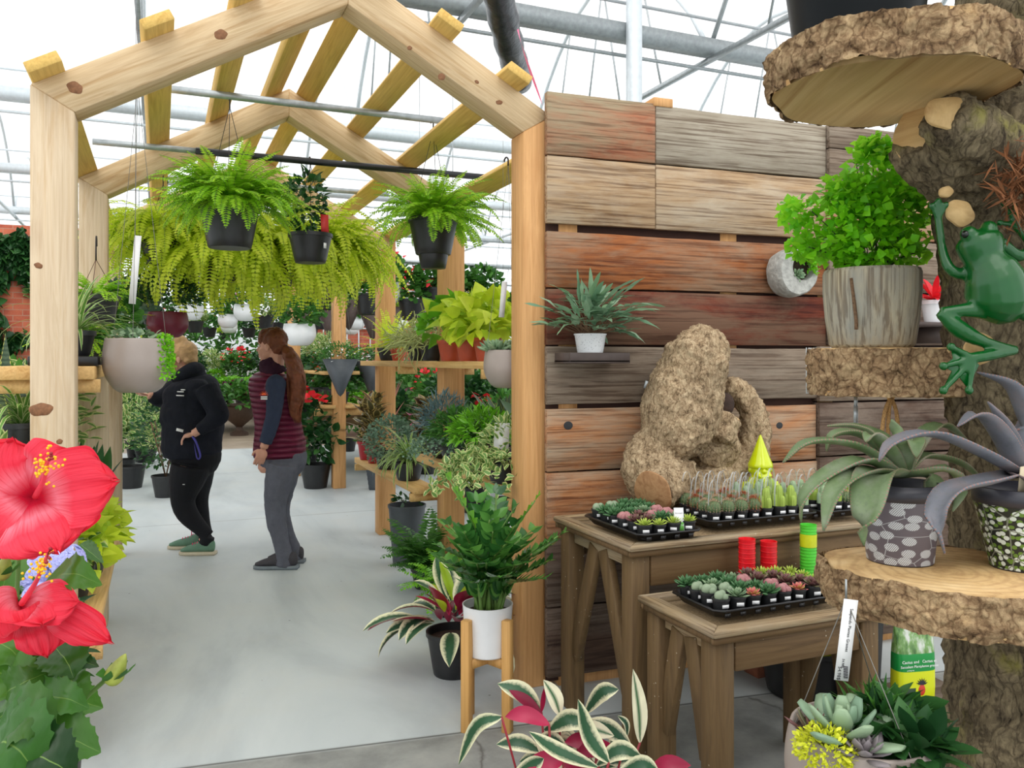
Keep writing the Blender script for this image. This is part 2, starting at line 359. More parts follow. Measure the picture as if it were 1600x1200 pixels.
# far walls
def quad(name, V, m): mb = MB(); mb.add(V, np.array([[0, 1, 2, 3]])); return struct(mb.build(name, m))
quad('wall_back', [[-9, 33, 0], [16, 33, 0], [16, 33, GZ + 2], [-9, 33, GZ + 2]], POLY)
quad('wall_right', [[16, -2, 0], [16, 33, 0], [16, 33, GZ + 2], [16, -2, GZ + 2]], POLY)
def brick_mat():
    t = NT('old_red_brick'); v = t.mapv(t.coord(), (1, 1, 1), rot=(R(90), 0, 0))
    b = t.n('TexBrick', Vector=v, Scale=1.0, Color1=sr(200, 108, 82), Color2=sr(160, 66, 54), Mortar=sr(170, 140, 120)); b.inputs['Mortar Size'].default_value = .006
    b.inputs['Brick Width'].default_value = .22; b.inputs['Row Height'].default_value = .075; b.inputs['Bias'].default_value = -.1
    n = t.noise(t.coord(), 5, 5, .7); col = t.mix(t.ramp(n, [(.4, 0.0), (.65, .6)]), b.outputs['Color'], sr(214, 120, 84))
    p = t.prin(Base__Color=col, Roughness=.9); t.set(p, 'Normal', t.bump(b.outputs['Fac'], -.5)); return t.done(p)
BR = brick_mat()
pl = atY(-60, 600, 12); mb = MB(); mb.box((-5.0, 12.6, 1.6), (8.0, .25, 3.2)); struct(mb.build('wall_left', BR))
# ================================================================ the cedar gable pergola
YF = [3.35, 5.02, 6.75]; AX = .70; SL = .56; ZI = 2.885; VT = .162; T6 = .14
XL = [-.281, -.263, -.259]; XR = [1.472, 1.655, 1.665]
perg = thing('gable_pergola', 'open cedar pergola of three gable frames over the concrete aisle', 'pergola', (AX, 5.0, 0))
OY = 5.0
def loc_(x, y, z): return (x - AX, y - OY, z)
zi = lambda x: ZI - abs(x - AX) * SL
for k in range(3):
    y = YF[k]
    for side in (-1, 1):
        xi = XL[k] if side < 0 else XR[k]; xo = xi + side * T6
        if k == 0 and side > 0: xo = xi + T6
        zin = zi(xi); zout = zi(xo) + VT
        mb = MB(); mb.prism([(0, 0), (side * T6, 0), (side * T6, zout), (0, zin)], T6)
        mb.build('post', M['cedar'] if side < 0 else M['cedar_o'], perg, bevel=.004, loc=loc_(xi, y, 0))
        L = abs(xi - AX); mb = MB()    # rafter, local x along the slope so the grain follows it
        c_, s_ = math.cos(math.atan(SL)), math.sin(math.atan(SL))
        def q(x, z): X = (x - AX) * side; return (X * c_ - (z - ZI) * s_ * 1.0, X * s_ + (z - ZI) * c_)
        pts = [q(AX, ZI), q(xi, zin), q(xo, zout), q(AX, ZI + VT)]
        mb.prism(pts, T6)
        o = mb.build('rafter', M['cedar_r'], perg, bevel=.004, loc=loc_(AX, y + (0 if side > 0 else 0), ZI))
        ang = math.atan(SL)
        if side > 0: o.rotation_euler = (0, ang, 0)
        else: o.rotation_euler = (0, ang, PI); o.location = loc_(AX, y + T6, ZI)
for X in (-.37, -.01, .30, .60, .80, 1.10, 1.41, 1.76):
    for (ya, yb) in ((3.24, 5.2), (5.2, 7.0)):
        if X == 1.76 and ya < 4: ya = 3.55
        s = 1 if X > AX else -1
        z = zi(X) + VT + .021
        mb = MB(); mb.box((0, 0, 0), (.115, yb - ya - .004, .04))
        mb.build('purlin', M['cedar_p'], perg, bevel=.003, loc=loc_(X, (ya + yb) / 2, z), rot=(0, math.atan(SL) * s, 0))
KM = plain('wood_knot', sr(134, 92, 62), .8, 0, .35, 60)
for (x, y, r) in ((117, 137, .024), (345, 54, .022), (64, 640, .03), (60, 415, .012), (93, 690, .01), (690, 120, .016), (780, 160, .013), (640, 75, .010), (745, 128, .009)):
    k_ = atY(x, y, YF[0]); mb = MB(); n_ = 20; th_ = np.linspace(0, 2 * PI, n_, endpoint=False); rr_ = r * (1 + .12 * np.sin(th_ * 2 + x) + .06 * np.sin(th_ * 5))
    V = np.concatenate([np.stack([rr_ * s_ * np.cos(th_) * 1.15, np.full(n_, yy_), rr_ * s_ * np.sin(th_) * .85], 1) for s_, yy_ in ((1, 0), (.95, -.0012), (.01, -.0014))])
    a_ = np.arange(n_); b_ = (a_ + 1) % n_; mb.add(V, [np.concatenate([np.stack([a_ + i * n_, b_ + i * n_, b_ + (i + 1) * n_, a_ + (i + 1) * n_], 1) for i in range(2)])]); mb.build('knot', KM, perg, loc=loc_(k_.x, YF[0], k_.z))
# hanging pipes
def pipe(name, x0, x1, Y, z, r, m, label):
    mb = MB(); mb.tube([(x0 - (x0 + x1) / 2, 0, 0), (x1 - (x0 + x1) / 2, 0, 0)], r, 12); o = mb.build(name, m, None, True, loc=((x0 + x1) / 2, Y, z)); return tag(o, label, 'pipe')
def railh(x0, x1, Y, z, r, m, label):
    t = thing('hanging_rail', label, 'pipe', ((x0 + x1) / 2, Y, z)); L = (x1 - x0) / 2; mb = MB(); mb.tube([(-L, 0, 0), (L, 0, 0)], r, 12); mb.build('pipe', m, t, True)
    for X in (-.2, 2.8, 5.8):
        if X < x1: mb = MB(); mb.tube([(X - (x0 + x1) / 2, 0, r), (X - (x0 + x1) / 2, 0, 4.85 - z)], .004, 6); mb.build('hanger_rod', m, t)
Y1 = 4.42; Z1 = atY(358, 150, Y1).z; Y2 = 4.78; Z2 = atY(483, 252, Y2).z
pipe('hanging_rail', -.30, 1.52, Y1, Z1, .019, M['galv'], 'galvanised pipe rail under the front rafters carrying the two green fern baskets')
xs = atY(306, 235, Y2).x; xe = atY(765, 275, Y2).x
pg = thing('hanging_rail', 'second lower pipe rail, half wrapped in black foam', 'pipe', (0, Y2, Z2))
mb = MB(); mb.tube([(-.32, 0, 0), (xs, 0, 0)], .016, 10); mb.build('pipe', M['galv'], pg, True); mb = MB(); mb.tube([(xe, 0, 0), (1.6, 0, 0)], .016, 10); mb.build('pipe', M['galv'], pg, True)
mb = MB(); mb.tube([(xs, 0, 0), (xe, 0, 0)], .019, 10); mb.build('foam_sleeve', M['blackpl'], pg, True)
pipe('hanging_rail', -.25, 1.6, 6.2, atY(560, 300, 6.2).z, .019, M['galv'], 'galvanised pipe rail behind the second gable, level with the fern crowns')
railh(-.25, 4.6, 8.2, atY(700, 372, 8.2).z, .02, M['galv'], 'long galvanised pipe rail crossing behind the third gable frame')
railh(-.3, 6.6, 9.4, atY(700, 412, 9.4).z, .02, M['galv'], 'long low galvanised pipe rail carrying the black geranium baskets')
# ================================================================ the barnwood partition
WA = R(-3.57); WX, WY = 1.562, 3.33; wd = (math.cos(WA), math.sin(WA))
def wall_at(x):      # distance along the partition under a picture column
    r = (x - 800) / FOC; dx, dy = sA + r * cA, cA - r * sA      # ray per unit depth
    # (dx,dy)*d = (WX,WY)+s*wd
    det = dx * (-wd[1]) + wd[0] * dy
    d = (WX * (-wd[1]) + wd[0] * WY) / det
    s = (dx * d - WX) / wd[0]; return s, d
part = thing('barnwood_partition', 'tall partition clad in wide weathered barnwood planks beside the pergola', 'partition', (WX, WY, 0), WA)
def zat(x, y): s, d = wall_at(x); return EYE - (y - HZN) / FOC * d
G = {}
def bw(k, c1, c2, c3, gray, amt, kn=.5, seed=0): G[k] = wood('barnwood_' + k, sr(*c1), sr(*c2), sr(*c3), axis=0, knots=kn, gray=sr(*gray), grayamt=amt, rough=.8, bump=.35, seed=seed)
bw('redbrown', (132, 76, 54), (176, 118, 88), (150, 96, 68), (160, 144, 116), .25, .3, 1)
bw('silver', (136, 124, 106), (166, 156, 138), (148, 136, 118), (186, 178, 162), .75, .5, 2)
bw('tan', (144, 112, 80), (182, 154, 120), (156, 128, 96), (192, 180, 160), .6, .35, 3)
bw('amber', (104, 56, 34), (160, 98, 56), (122, 72, 46), (150, 124, 100), .3, .4, 4)
bw('mahogany', (62, 26, 20), (112, 54, 36), (84, 38, 28), (112, 84, 66), .12, .3, 5)
bw('ash', (96, 82, 70), (134, 118, 102), (112, 98, 84), (154, 142, 126), .6, .5, 6)
bw('copper', (136, 82, 50), (182, 128, 86), (150, 96, 62), (170, 150, 126), .25, .3, 7)
bw('umber', (58, 44, 38), (92, 72, 60), (74, 56, 46), (118, 104, 92), .3, .4, 8)
EDG = [2.63, 2.350, 2.048, 1.765, 1.512, 1.248, .955, .66, .36, .05]
def plank(s0, s1, z0, z1, m, pop=0.0, holes=()):
    g = .006; mb = MB(); L = s1 - s0 - .004; Hh = z1 - z0 - g
    nx = max(2, int(L / .06)); xs_ = np.linspace(-L / 2, L / 2, nx); jt = lambda: np.cumsum(rng.normal(0, .0014, nx)) * .6
    top = Hh / 2 - np.abs(jt()); bot = -Hh / 2 + np.abs(jt()); th = .034
    V = []
    for i in range(nx): V += [[xs_[i], -th - pop, bot[i]], [xs_[i], -th - pop, top[i]], [xs_[i], 0, top[i]], [xs_[i], 0, bot[i]]]
    F = []
    for i in range(nx - 1):
        a = 4 * i; b = a + 4; F += [[a, b, b + 1, a + 1], [a + 1, b + 1, b + 2, a + 2], [a + 2, b + 2, b + 3, a + 3], [a + 3, b + 3, b, a]]
    F += [[0, 1, 2, 3], [4 * nx - 1, 4 * nx - 2, 4 * nx - 3, 4 * nx - 4]]
    mb.add(V, np.array(F)); o = mb.build('plank', G[m], part, bevel=.002, loc=((s0 + s1) / 2, 0, (z0 + z1) / 2))
    for (hx, hz, hr) in holes:
        h = MB(); h.lathe([(1e-4, -th - pop - .0012), (hr * .7, -th - pop - .0012), (hr, -th - pop - .0006)], 20, M=Matrix.Rotation(0, 4, 'X'))
        V = h.v[0]; h.v[0] = np.stack([V[:, 0] + hx - (s0 + s1) / 2, V[:, 2], V[:, 1] * .85 + hz - (z0 + z1) / 2], 1)
        h.build('knot_hole', M['blackpl'], o)
    return o
sw = lambda x: wall_at(x)[0]
a1, a2, aE = sw(1019), sw(1284), 3.2
plank(0, a1, EDG[1], EDG[0], 'redbrown'); plank(a1, a2, EDG[1], EDG[0] - .005, 'silver')
plank(0, a1, EDG[2], EDG[1], 'tan'); plank(a1, a2, EDG[2], EDG[1], 'tan')
plank(0, a2, EDG[3], EDG[2] - .03, 'amber'); plank(0, a2, EDG[4], EDG[3], 'mahogany', holes=())
plank(0, a2 - .02, EDG[5], EDG[4], 'ash')
hk = (sw(883), zat(883, 664), .022), (sw(1211), zat(1211, 664), .019)
plank(0, a2 - .06, EDG[6], EDG[5] - .012, 'copper', holes=hk)
plank(0, a2, EDG[7], EDG[6], 'copper'); plank(0, a2, EDG[8], EDG[7], 'umber'); plank(0, a2, EDG[9], EDG[8], 'umber')
zz = [2.62, 2.50, 2.33, 2.06, 1.79, 1.52, 1.24, .97, .7, .4, .05]
cols = ['ash', 'ash', 'redbrown', 'ash', 'umber', 'ash', 'umber', 'umber', 'umber', 'umber']
for i in range(10): plank(a2 - (.06 if i > 4 else 0), aE, zz[i + 1], zz[i], cols[i], pop=.022)
mb = MB()
for s_ in (.115, .95, a2 + .02, 2.4, 3.1): mb.box((s_, .045, 1.28), (.09, .09, 2.56))
mb.box((1.63, .045, .05), (3.1, .09, .1)); mb.box((1.63, .045, 2.55), (3.1, .09, .1)); mb.build('stud_frame', M['cedar_o'], part)
mb = MB(); mb.box((1.6, .006, 1.3), (3.18, .008, 2.55)); mb.build('added_backing', plain('added_gap_backing', sr(58, 34, 24), .9), part)  # dark sheet added to stop bright light showing through the plank gaps
mb = MB(); mb.box((0, 0, 0), (.10, .14, .04)); mb.build('frame_stub', M['cedar_o'], part, bevel=.003, loc=(sw(1030), .03, 2.635))
# ================================================================ plant building kit
def curve(P, n):
    P = np.array([list(p) for p in P], float)
    if len(P) == 2: return P[0] + (P[1] - P[0]) * np.linspace(0, 1, n)[:, None]
    Q = np.vstack([2 * P[0] - P[1], P, 2 * P[-1] - P[-2]]); out = []
    for u in np.linspace(0, len(P) - 1 - 1e-9, n):
        i = int(u); t = u - i; a, b, c, d = Q[i:i + 4]
        out.append(.5 * (2 * b + (c - a) * t + (2 * a - 5 * b + 4 * c - d) * t * t + (3 * b - a - 3 * c + d) * t ** 3))
    return np.array(out)
PR = {'strap': lambda t: np.minimum(1, t * 6 + .45) * (1 - t ** 3) ** .8, 'lance': lambda t: (np.sin(PI * np.minimum(t * 1.0 + .02, 1)) ** .7),
      'ovate': lambda t: np.sin(PI * t ** .72) ** .8, 'round': lambda t: np.sqrt(np.clip(1 - (2 * t - 1) ** 2, 0, 1)), 'agave': lambda t: np.clip((.62 + 1.1 * t - 1.05 * t * t) * (1 - t ** 2.2) ** .75 * 1.35, 0, 1.2),
      'heart': lambda t: np.clip(1.15 * np.sin(PI * (t * .93 + .07) ** .5) ** .9, 0, 2), 'obov': lambda t: np.sin(PI * t ** 1.5) ** .7}
def ribbon(mb, P, W, up=(0, 0, 1), n=8, prof='strap', cup=.15, k=2, mi=0, twist=0, side=None, wav=0, nw=3):
    C = curve(P, n); T = nrm(np.gradient(C, axis=0)); up = np.array(up, float); t = np.linspace(0, 1, n)
    X = np.cross(T, up) if side is None else np.tile(np.array(side, float), (n, 1)); X = nrm(X)
    for i in range(1, n):
        if np.dot(X[i], X[i - 1]) < 0: X[i] *= -1
    N = nrm(np.cross(X, T))
    if twist: a = twist * t[:, None]; X, N = X * np.cos(a) + N * np.sin(a), N * np.cos(a) - X * np.sin(a)
    w_ = PR[prof](t) * W / 2; s = np.linspace(-1, 1, k + 1); ph = rnd.random() * 6
    V = C[:, None] + X[:, None] * (s[None, :, None] * w_[:, None, None]) + N[:, None] * ((cup * s[None, :] ** 2 + wav * abs(s[None, :]) * np.sin(t[:, None] * nw * 6.28 + ph + s[None, :])) * w_[:, None])[..., None]
    UV = np.stack(np.broadcast_arrays((s[None] + 1) / 2, t[:, None]), -1).reshape(-1, 2)
    a = (np.arange(n - 1)[:, None] * (k + 1) + np.arange(k)[None]).ravel(); F = np.stack([a, a + 1, a + k + 2, a + k + 1], 1)
    mb.add(V.reshape(-1, 3), [F], UV, mi)
def arc(base, az, el, L, droop, n=7, pw=1.3):
    t = np.linspace(0, 1, n); e = el - droop * t ** pw; ds = L / (n - 1); out = [np.array(base, float)]
    for i in range(n - 1):
        m = (e[i] + e[i + 1]) / 2; out.append(out[-1] + ds * np.array([math.cos(az) * math.cos(m), math.sin(az) * math.cos(m), math.sin(m)]))
    return np.array(out)
def strap(mb, base, az, el, L, W, droop, n=8, prof='strap', cup=.2, mi=0, k=2, twist=0, pw=1.3, **kw):
    P = arc(base, az, el, L, droop, n, pw); sd = (math.sin(az), -math.cos(az), 0)
    ribbon(mb, P, W, n=n, prof=prof, cup=cup, mi=mi, k=k, side=sd, twist=twist, **kw)
def tmpl(prof='ovate', n=5, W=.5, cup=.12, curl=.15, k=2, base=.0):
    """unit leaf: length along +Y, width along X, normal +Z"""
    t = np.linspace(0, 1, n); w_ = PR[prof](np.clip(t, 0.02, .995)) * W / 2; w_[0] = max(w_[0] * .3, .01); w_[-1] = .004; s = np.linspace(-1, 1, k + 1)
    V = np.stack(np.broadcast_arrays(s[None] * w_[:, None], t[:, None] + base, cup * np.abs(s[None]) * w_[:, None] * 2 - curl * t[:, None] ** 2), -1).reshape(-1, 3)
    a = (np.arange(n - 1)[:, None] * (k + 1) + np.arange(k)[None]).ravel(); F = np.stack([a, a + 1, a + k + 2, a + k + 1], 1)
    UV = np.stack(np.broadcast_arrays((s[None] + 1) / 2, t[:, None]), -1).reshape(-1, 2)
    return V, F, UV
def fat(n=5, m=6, W=.4, Th=.2, tip=.1, prof='obov', curl=-.15):
    """unit plump leaf"""
    t = np.linspace(0, 1, n); w_ = np.maximum(PR[prof](np.clip(t, .05, .98)), .15) * W / 2; w_[-1] = tip * W / 2; w_[0] = W * .18; th = np.linspace(0, 2 * PI, m, endpoint=False)
    V = np.stack(np.broadcast_arrays(w_[:, None] * np.cos(th)[None], t[:, None], w_[:, None] * Th / W * np.sin(th)[None] - curl * t[:, None] ** 2), -1).reshape(-1, 3)
    F = [];a = np.arange(m); b = (a + 1) % m
    for i in range(n - 1): F.append(np.stack([a + i * m, b + i * m, b + (i + 1) * m, a + (i + 1) * m], 1))
    F.append(np.array([[(n - 1) * m + j for j in (0, 1, 2, 3)]]));
    if m == 6: F.append(np.array([[(n - 1) * m + j for j in (0, 3, 4, 5)]]))
    UV = np.stack(np.broadcast_arrays((th[None] / 6.28), t[:, None]), -1).reshape(-1, 2)
    return V, np.concatenate(F), UV
def frames(D, Nn=None, sc=1.0, sw=1.0):
    D = nrm(D); k = len(D)
    if Nn is None: Nn = np.tile([0, 0, 1.], (k, 1))
    X = np.cross(D, Nn); bad = np.linalg.norm(X, axis=1) < 1e-3; X[bad] = [1, 0, 0]; X = nrm(X); Z = np.cross(X, D)
    sc = np.broadcast_to(np.asarray(sc, float), (k,)); sw = np.broadcast_to(np.asarray(sw, float), (k,))
    return np.stack([X * (sc * sw)[:, None], D * sc[:, None], Z * sc[:, None]], -1)
def scatter(mb, T, P, D, sc, jit=.3, tilt=.4, mi=0):
    P = np.asarray(P, float); k = len(P); D = nrm(nrm(D) + rng.normal(0, jit, (k, 3)))
    Nn = np.tile([0, 0, 1.], (k, 1)) + rng.normal(0, tilt, (k, 3)); s = sc * rng.uniform(.7, 1.2, k)
    mb.inst(T, frames(D, Nn, s, rng.uniform(.85, 1.15, k)), P, mi)
def bush(mb, c, r, n, T, sc, jit=.5, tilt=.5, inner=.35, low=-.3, drop=0, mi=0):
    c = np.array(c, float); r = np.broadcast_to(np.asarray(r, float), (3,))
    D = nrm(rng.normal(0, 1, (n * 3, 3))); D = D[D[:, 2] > low][:n]; rad = rng.uniform(inner, 1, len(D)) ** .5
    P = c + D * r * rad[:, None]; DD = D * [1, 1, .6] + [0, 0, .25 - drop]
    scatter(mb, T, P, DD, sc, jit, tilt, mi)
    return P
T_OV = tmpl('ovate', 5, .55, .12, .15); T_OV4 = tmpl('ovate', 4, .5, .1, .12, 2); T_LAN = tmpl('lance', 5, .26, .15, .3); T_HEART = tmpl('heart', 6, .8, .15, .25)
T_RND = tmpl('round', 5, .9, .1, .1); T_PIN = tmpl('strap', 3, .42, .05, .12, 1); T_NEED = tmpl('lance', 3, .12, .1, .1, 1); T_OBO = tmpl('obov', 5, .5, .1, .1)
T_PET = tmpl('obov', 6, .9, .1, .25)
def frond(mb, base, az, el, L, droop, w=.075, n=26, T=T_PIN, pw=1.2, taper=1.0, fold=.15, mi=0):
    P = arc(base, az, el, L, droop, n, pw); Tn = nrm(np.gradient(P, axis=0)); sd = np.array([-math.sin(az), math.cos(az), 0]); Nn = np.cross(sd, Tn) * -1
    t = np.linspace(0, 1, n); lw = w * np.clip(np.sin(PI * np.clip(t * .86 + .14, 0, 1)) ** .55, .1, 1) * .5
    for s in (-1, 1):
        D = sd * s + Tn * .35 + Nn * fold * -1 + rng.normal(0, .07, (n, 3)); mb.inst(T, frames(D, Nn, lw * rng.uniform(.85, 1.1, n), np.clip((L / n) / (lw * .42) * 1.1, .6, 3.0)), P, mi)
def pot(t, rt, rb, h, m, z=0, rim=.006, rh=.02, soil=True, n=28, name='pot', belly=0):
    mb = MB(); pr = [(1e-4, z), (rb * .96, z), (rb, z + .004)]
    for u in np.linspace(0, 1, 6)[1:-1]: pr.append((rb + (rt - rb) * u + belly * math.sin(PI * u), z + (h - rh) * u))
    pr += [(rt, z + h - rh), (rt + rim, z + h - rh), (rt + rim, z + h), (rt - .003, z + h), (rt - .006, z + h * .78)]
    mb.lathe(pr, n); o = mb.build(name, m, t, True); sharp(o)
    if soil: mb = MB(); mb.lathe([(rt * .97, z + h * .82), (rt * .5, z + h * .87), (1e-4, z + h * .88)], n); mb.build('soil', M['soil'], t, True)
    return o
def sharp(o, a=35):
    try: o.data.set_sharp_from_angle(angle=R(a))
    except Exception: pass
def basket(t, r, h, m, z=0):       # ovoid hanging bowl with a flat foot
    mb = MB(); pr = [(1e-4, z), (r * .50, z), (r * .56, z + h * .02)] + [(r * (.56 + .44 * math.sin(min(1, u / .55) * PI / 2) ** .8 - (0 if u < .55 else .08 * ((u - .55) / .45) ** 2)), z + h * u) for u in np.linspace(.08, .97, 12)]
    rt = pr[-1][0]; pr += [(rt * .985, z + h), (rt * .95, z + h), (rt * .94, z + h * .85)]
    mb.lathe(pr, 40); o = mb.build('pot', m, t, True); mb = MB(); mb.lathe([(rt * .94, z + h * .88), (1e-4, z + h * .92)], 28); mb.build('soil', M['soil'], t); return rt
def wires(t, r, z0, z1, hook=.05, n=3, m=None, off=.4, hm=None, rad=.0016):
    m = m or M['wireb']; mb = MB()
    for k in range(n):
        a = off + k * 2 * PI / n; mb.tube([(r * math.cos(a), r * math.sin(a), z0), (0, 0, z1)], rad, 4, cap=False)
    mb.build('hanger_wires', m, t); mb = MB()
    if hook:
        P = [(0, 0, z1 - .005), (0, 0, z1 + hook * .6), (0, .012, z1 + hook * .9), (0, .028, z1 + hook), (0, .045, z1 + hook * .85), (0, .048, z1 + hook * .6)]
        mb.tube(curve(P, 12), .004, 6); mb.build('hook', hm or M['wireb'], t, True)
def sticker(t, ang, r, z, w_=.02, h=.012, m=None, name='price_label', tilt=0):
    mb = MB(); c = Matrix.Rotation(ang, 3, 'Z'); mb.box(Vector((r, 0, 0)) + Vector((0, 0, 0)), (.0012, w_, h)); V = mb.v[0] @ np.array(c).T; V[:, 2] += z; mb.v[0] = V
    return mb.build(name, m or M['tagw'], t)
def camang(p, q=(0, 0)):      # direction from p towards the viewer's side
    return math.atan2(q[1] - p[1], q[0] - p[0])
def stake_tag(t, x, y, z, h=.09, w_=.022, rz=0.0, m=None, lean=.1):
    mb = MB(); rt = Matrix.Rotation(rz, 3, 'Z') @ Matrix.Rotation(lean, 3, 'X'); mb.box(rt @ Vector((0, 0, h / 2)), (w_, .0012, h), rt); return mb.build('plant_tag', m or M['tagw'], t, loc=(x, y, z))
L_ = lambda *c: sr(*c)
M['fern'] = leafmat('green_fern', L_(110, 180, 24), L_(170, 222, 44), .5, .5, L_(124, 190, 34))
M['fernlime'] = leafmat('lime_fern', L_(206, 222, 48), L_(228, 238, 76), .5, .5, L_(196, 218, 46))
M['lime'] = leafmat('neon_lime_leaf', L_(196, 216, 40), L_(214, 230, 70), .4, .35, L_(150, 190, 40))
M['green'] = leafmat('mid_green_leaf', L_(52, 104, 44), L_(84, 140, 54), .45, .3, L_(66, 120, 48))
M['dgreen'] = leafmat('dark_green_leaf', L_(28, 66, 34), L_(46, 92, 44), .38, .22, L_(64, 112, 52))
M['zz'] = leafmat('glossy_green_leaf', L_(40, 92, 42), L_(76, 134, 60), .2, .25, L_(104, 162, 70), spec=.7)
M['zzn'] = leafmat('fresh_glossy_leaf', L_(104, 172, 40), L_(120, 186, 50), .25, .3)
M['blueg'] = leafmat('blue_green_leaf', L_(98, 132, 110), L_(128, 158, 134), .5, .2, L_(112, 146, 118))
M['bluestar'] = leafmat('grey_green_fern_leaf', L_(100, 142, 108), L_(148, 178, 148), .5, .25, L_(118, 158, 114))
M['maiden'] = leafmat('fresh_fern_leaf', L_(70, 160, 14), L_(136, 220, 20), .5, .4, L_(104, 194, 18))
M['spider'] = leafmat('striped_leaf', L_(92, 142, 60), L_(112, 160, 70), .42, .3, edge=(L_(214, 222, 160), .3, .36))
M['varieg'] = leafmat('cream_edged_leaf', L_(96, 140, 70), L_(116, 160, 84), .4, .25, edge=(L_(222, 226, 158), .24, .36))
M['ficus'] = leafmat('brown_cream_leaf', L_(86, 84, 54), L_(118, 104, 66), .3, .15, L_(98, 62, 50), edge=(L_(208, 186, 116), .3, .4))
M['trico'] = leafmat('tricolour_leaf', L_(34, 72, 50), L_(52, 92, 62), .3, .12, edge=(L_(228, 226, 188), .2, .4), back=L_(150, 26, 64))
M['magenta'] = leafmat('magenta_leaf', L_(150, 24, 60), L_(184, 40, 80), .35, .15, L_(120, 20, 50))
M['redfl'] = leafmat('scarlet_petal', L_(226, 32, 44), L_(240, 60, 70), .5, .3); M['pinkfl'] = leafmat('pink_petal', L_(232, 120, 160), L_(240, 150, 180), .5, .3)
M['whitefl'] = leafmat('white_petal', L_(240, 240, 240), L_(250, 250, 250), .5, .2)
M['purple'] = leafmat('purple_leaf', L_(74, 30, 56), L_(104, 44, 74), .4, .1)
M['stem'] = plain('green_stem', sr(96, 130, 58), .5, 0, .1); M['stemb'] = plain('woody_stem', sr(110, 84, 58), .7, 0, .2)
# ================================================================ tables
def table(name, x0, x1, y0, y1, z, label, rail=.1, leg=.075):
    t = thing(name, label, 'table', (x0, y0, 0)); Lx, Ly = x1 - x0, y1 - y0
    mb = MB(); mb.box((Lx / 2, Ly / 2, z - .03), (Lx - .06, Ly - .06, .02)); mb.build('tabletop', plain('gritty_tabletop', sr(150, 128, 96), .9, 0, .35, 120, .5), t)
    for yy, s in ((0, 1), (Ly, -1)):
        mb = MB(); V = []
        for zz_ in (z - .022, z): V += [[0, yy, zz_], [Lx, yy, zz_], [Lx - .055, yy + s * .055, zz_], [.055, yy + s * .055, zz_]]
        mb.add(V, np.array([[3, 2, 1, 0], [4, 5, 6, 7], [0, 1, 5, 4], [1, 2, 6, 5], [2, 3, 7, 6], [3, 0, 4, 7]])); mb.build('edge_board', M['table_top'], t, bevel=.003)
    for xx, s in ((0, 1), (Lx, -1)):
        mb = MB(); V = []
        for zz_ in (z - .022, z): V += [[xx, 0, zz_], [xx, Ly, zz_], [xx + s * .055, Ly - .055, zz_], [xx + s * .055, .055, zz_]]
        mb.add(V, np.array([[0, 1, 2, 3], [7, 6, 5, 4], [0, 4, 5, 1], [1, 5, 6, 2], [2, 6, 7, 3], [3, 7, 4, 0]])); mb.build('edge_board', M['table_y'], t, bevel=.003)
    mb = MB()
    for yy in (.018, Ly - .018): mb.box((Lx / 2, yy, z - .034), (Lx - .012, .018, .02))
    for xx in (.018, Lx - .018): mb.box((xx, Ly / 2, z - .034), (.018, Ly - .05, .02))
    mb.build('moulding', M['table_h'], t)
    for yy in (.045, Ly - .045): mb = MB(); mb.box((0, 0, 0), (Lx - .06 - 2 * leg, .03, rail)); mb.build('apron', M['table_h'], t, bevel=.003, loc=(Lx / 2, yy, z - .045 - rail / 2))
    for xx in (.06, Lx - .06):
        mb = MB(); mb.box((0, 0, 0), (.03, Ly - .06 - 2 * leg, rail * .45)); mb.build('apron', M['table_y'], t, bevel=.003, loc=(xx, Ly / 2, z - .045 - rail * .225))
        for yy in (.025 + leg / 2, Ly - .025 - leg / 2):
            mb = MB(); mb.box((0, 0, (z - .045) / 2), (leg, leg, z - .045)); mb.build('leg', M['table'], t, bevel=.004, loc=(xx, yy, 0))
            s = 1 if yy < Ly / 2 else -1
            mb = MB(); a = (0, s * (Ly / 2 - .03 - yy * 0) if 0 else 0, 0)
            top = np.array([0, Ly / 2 - yy - s * .035, z - .075]); bot = np.array([0, s * leg * .45, max(.06, z * .28)])
            mb.beam(bot, top, .07, .032, up=(1, 0, 0)); mb.build('brace', M['table'], t, bevel=.003, loc=(xx - .004, yy, 0))
    return t
M['table_y'] = wood('weathered_table_side', sr(136, 114, 82), sr(164, 142, 108), sr(126, 102, 74), axis=1, rough=.65, gray=sr(160, 148, 126), grayamt=.35, flecks=sr(200, 190, 170))
TB1 = table('potting_table', 1.53, 3.05, 2.545, 3.17, .79, 'taller brown stained potting table against the barnwood partition', .115)
TB2 = table('potting_table', 1.55, 2.27, 2.09, 2.53, .62, 'lower brown potting table standing in front of the taller one')
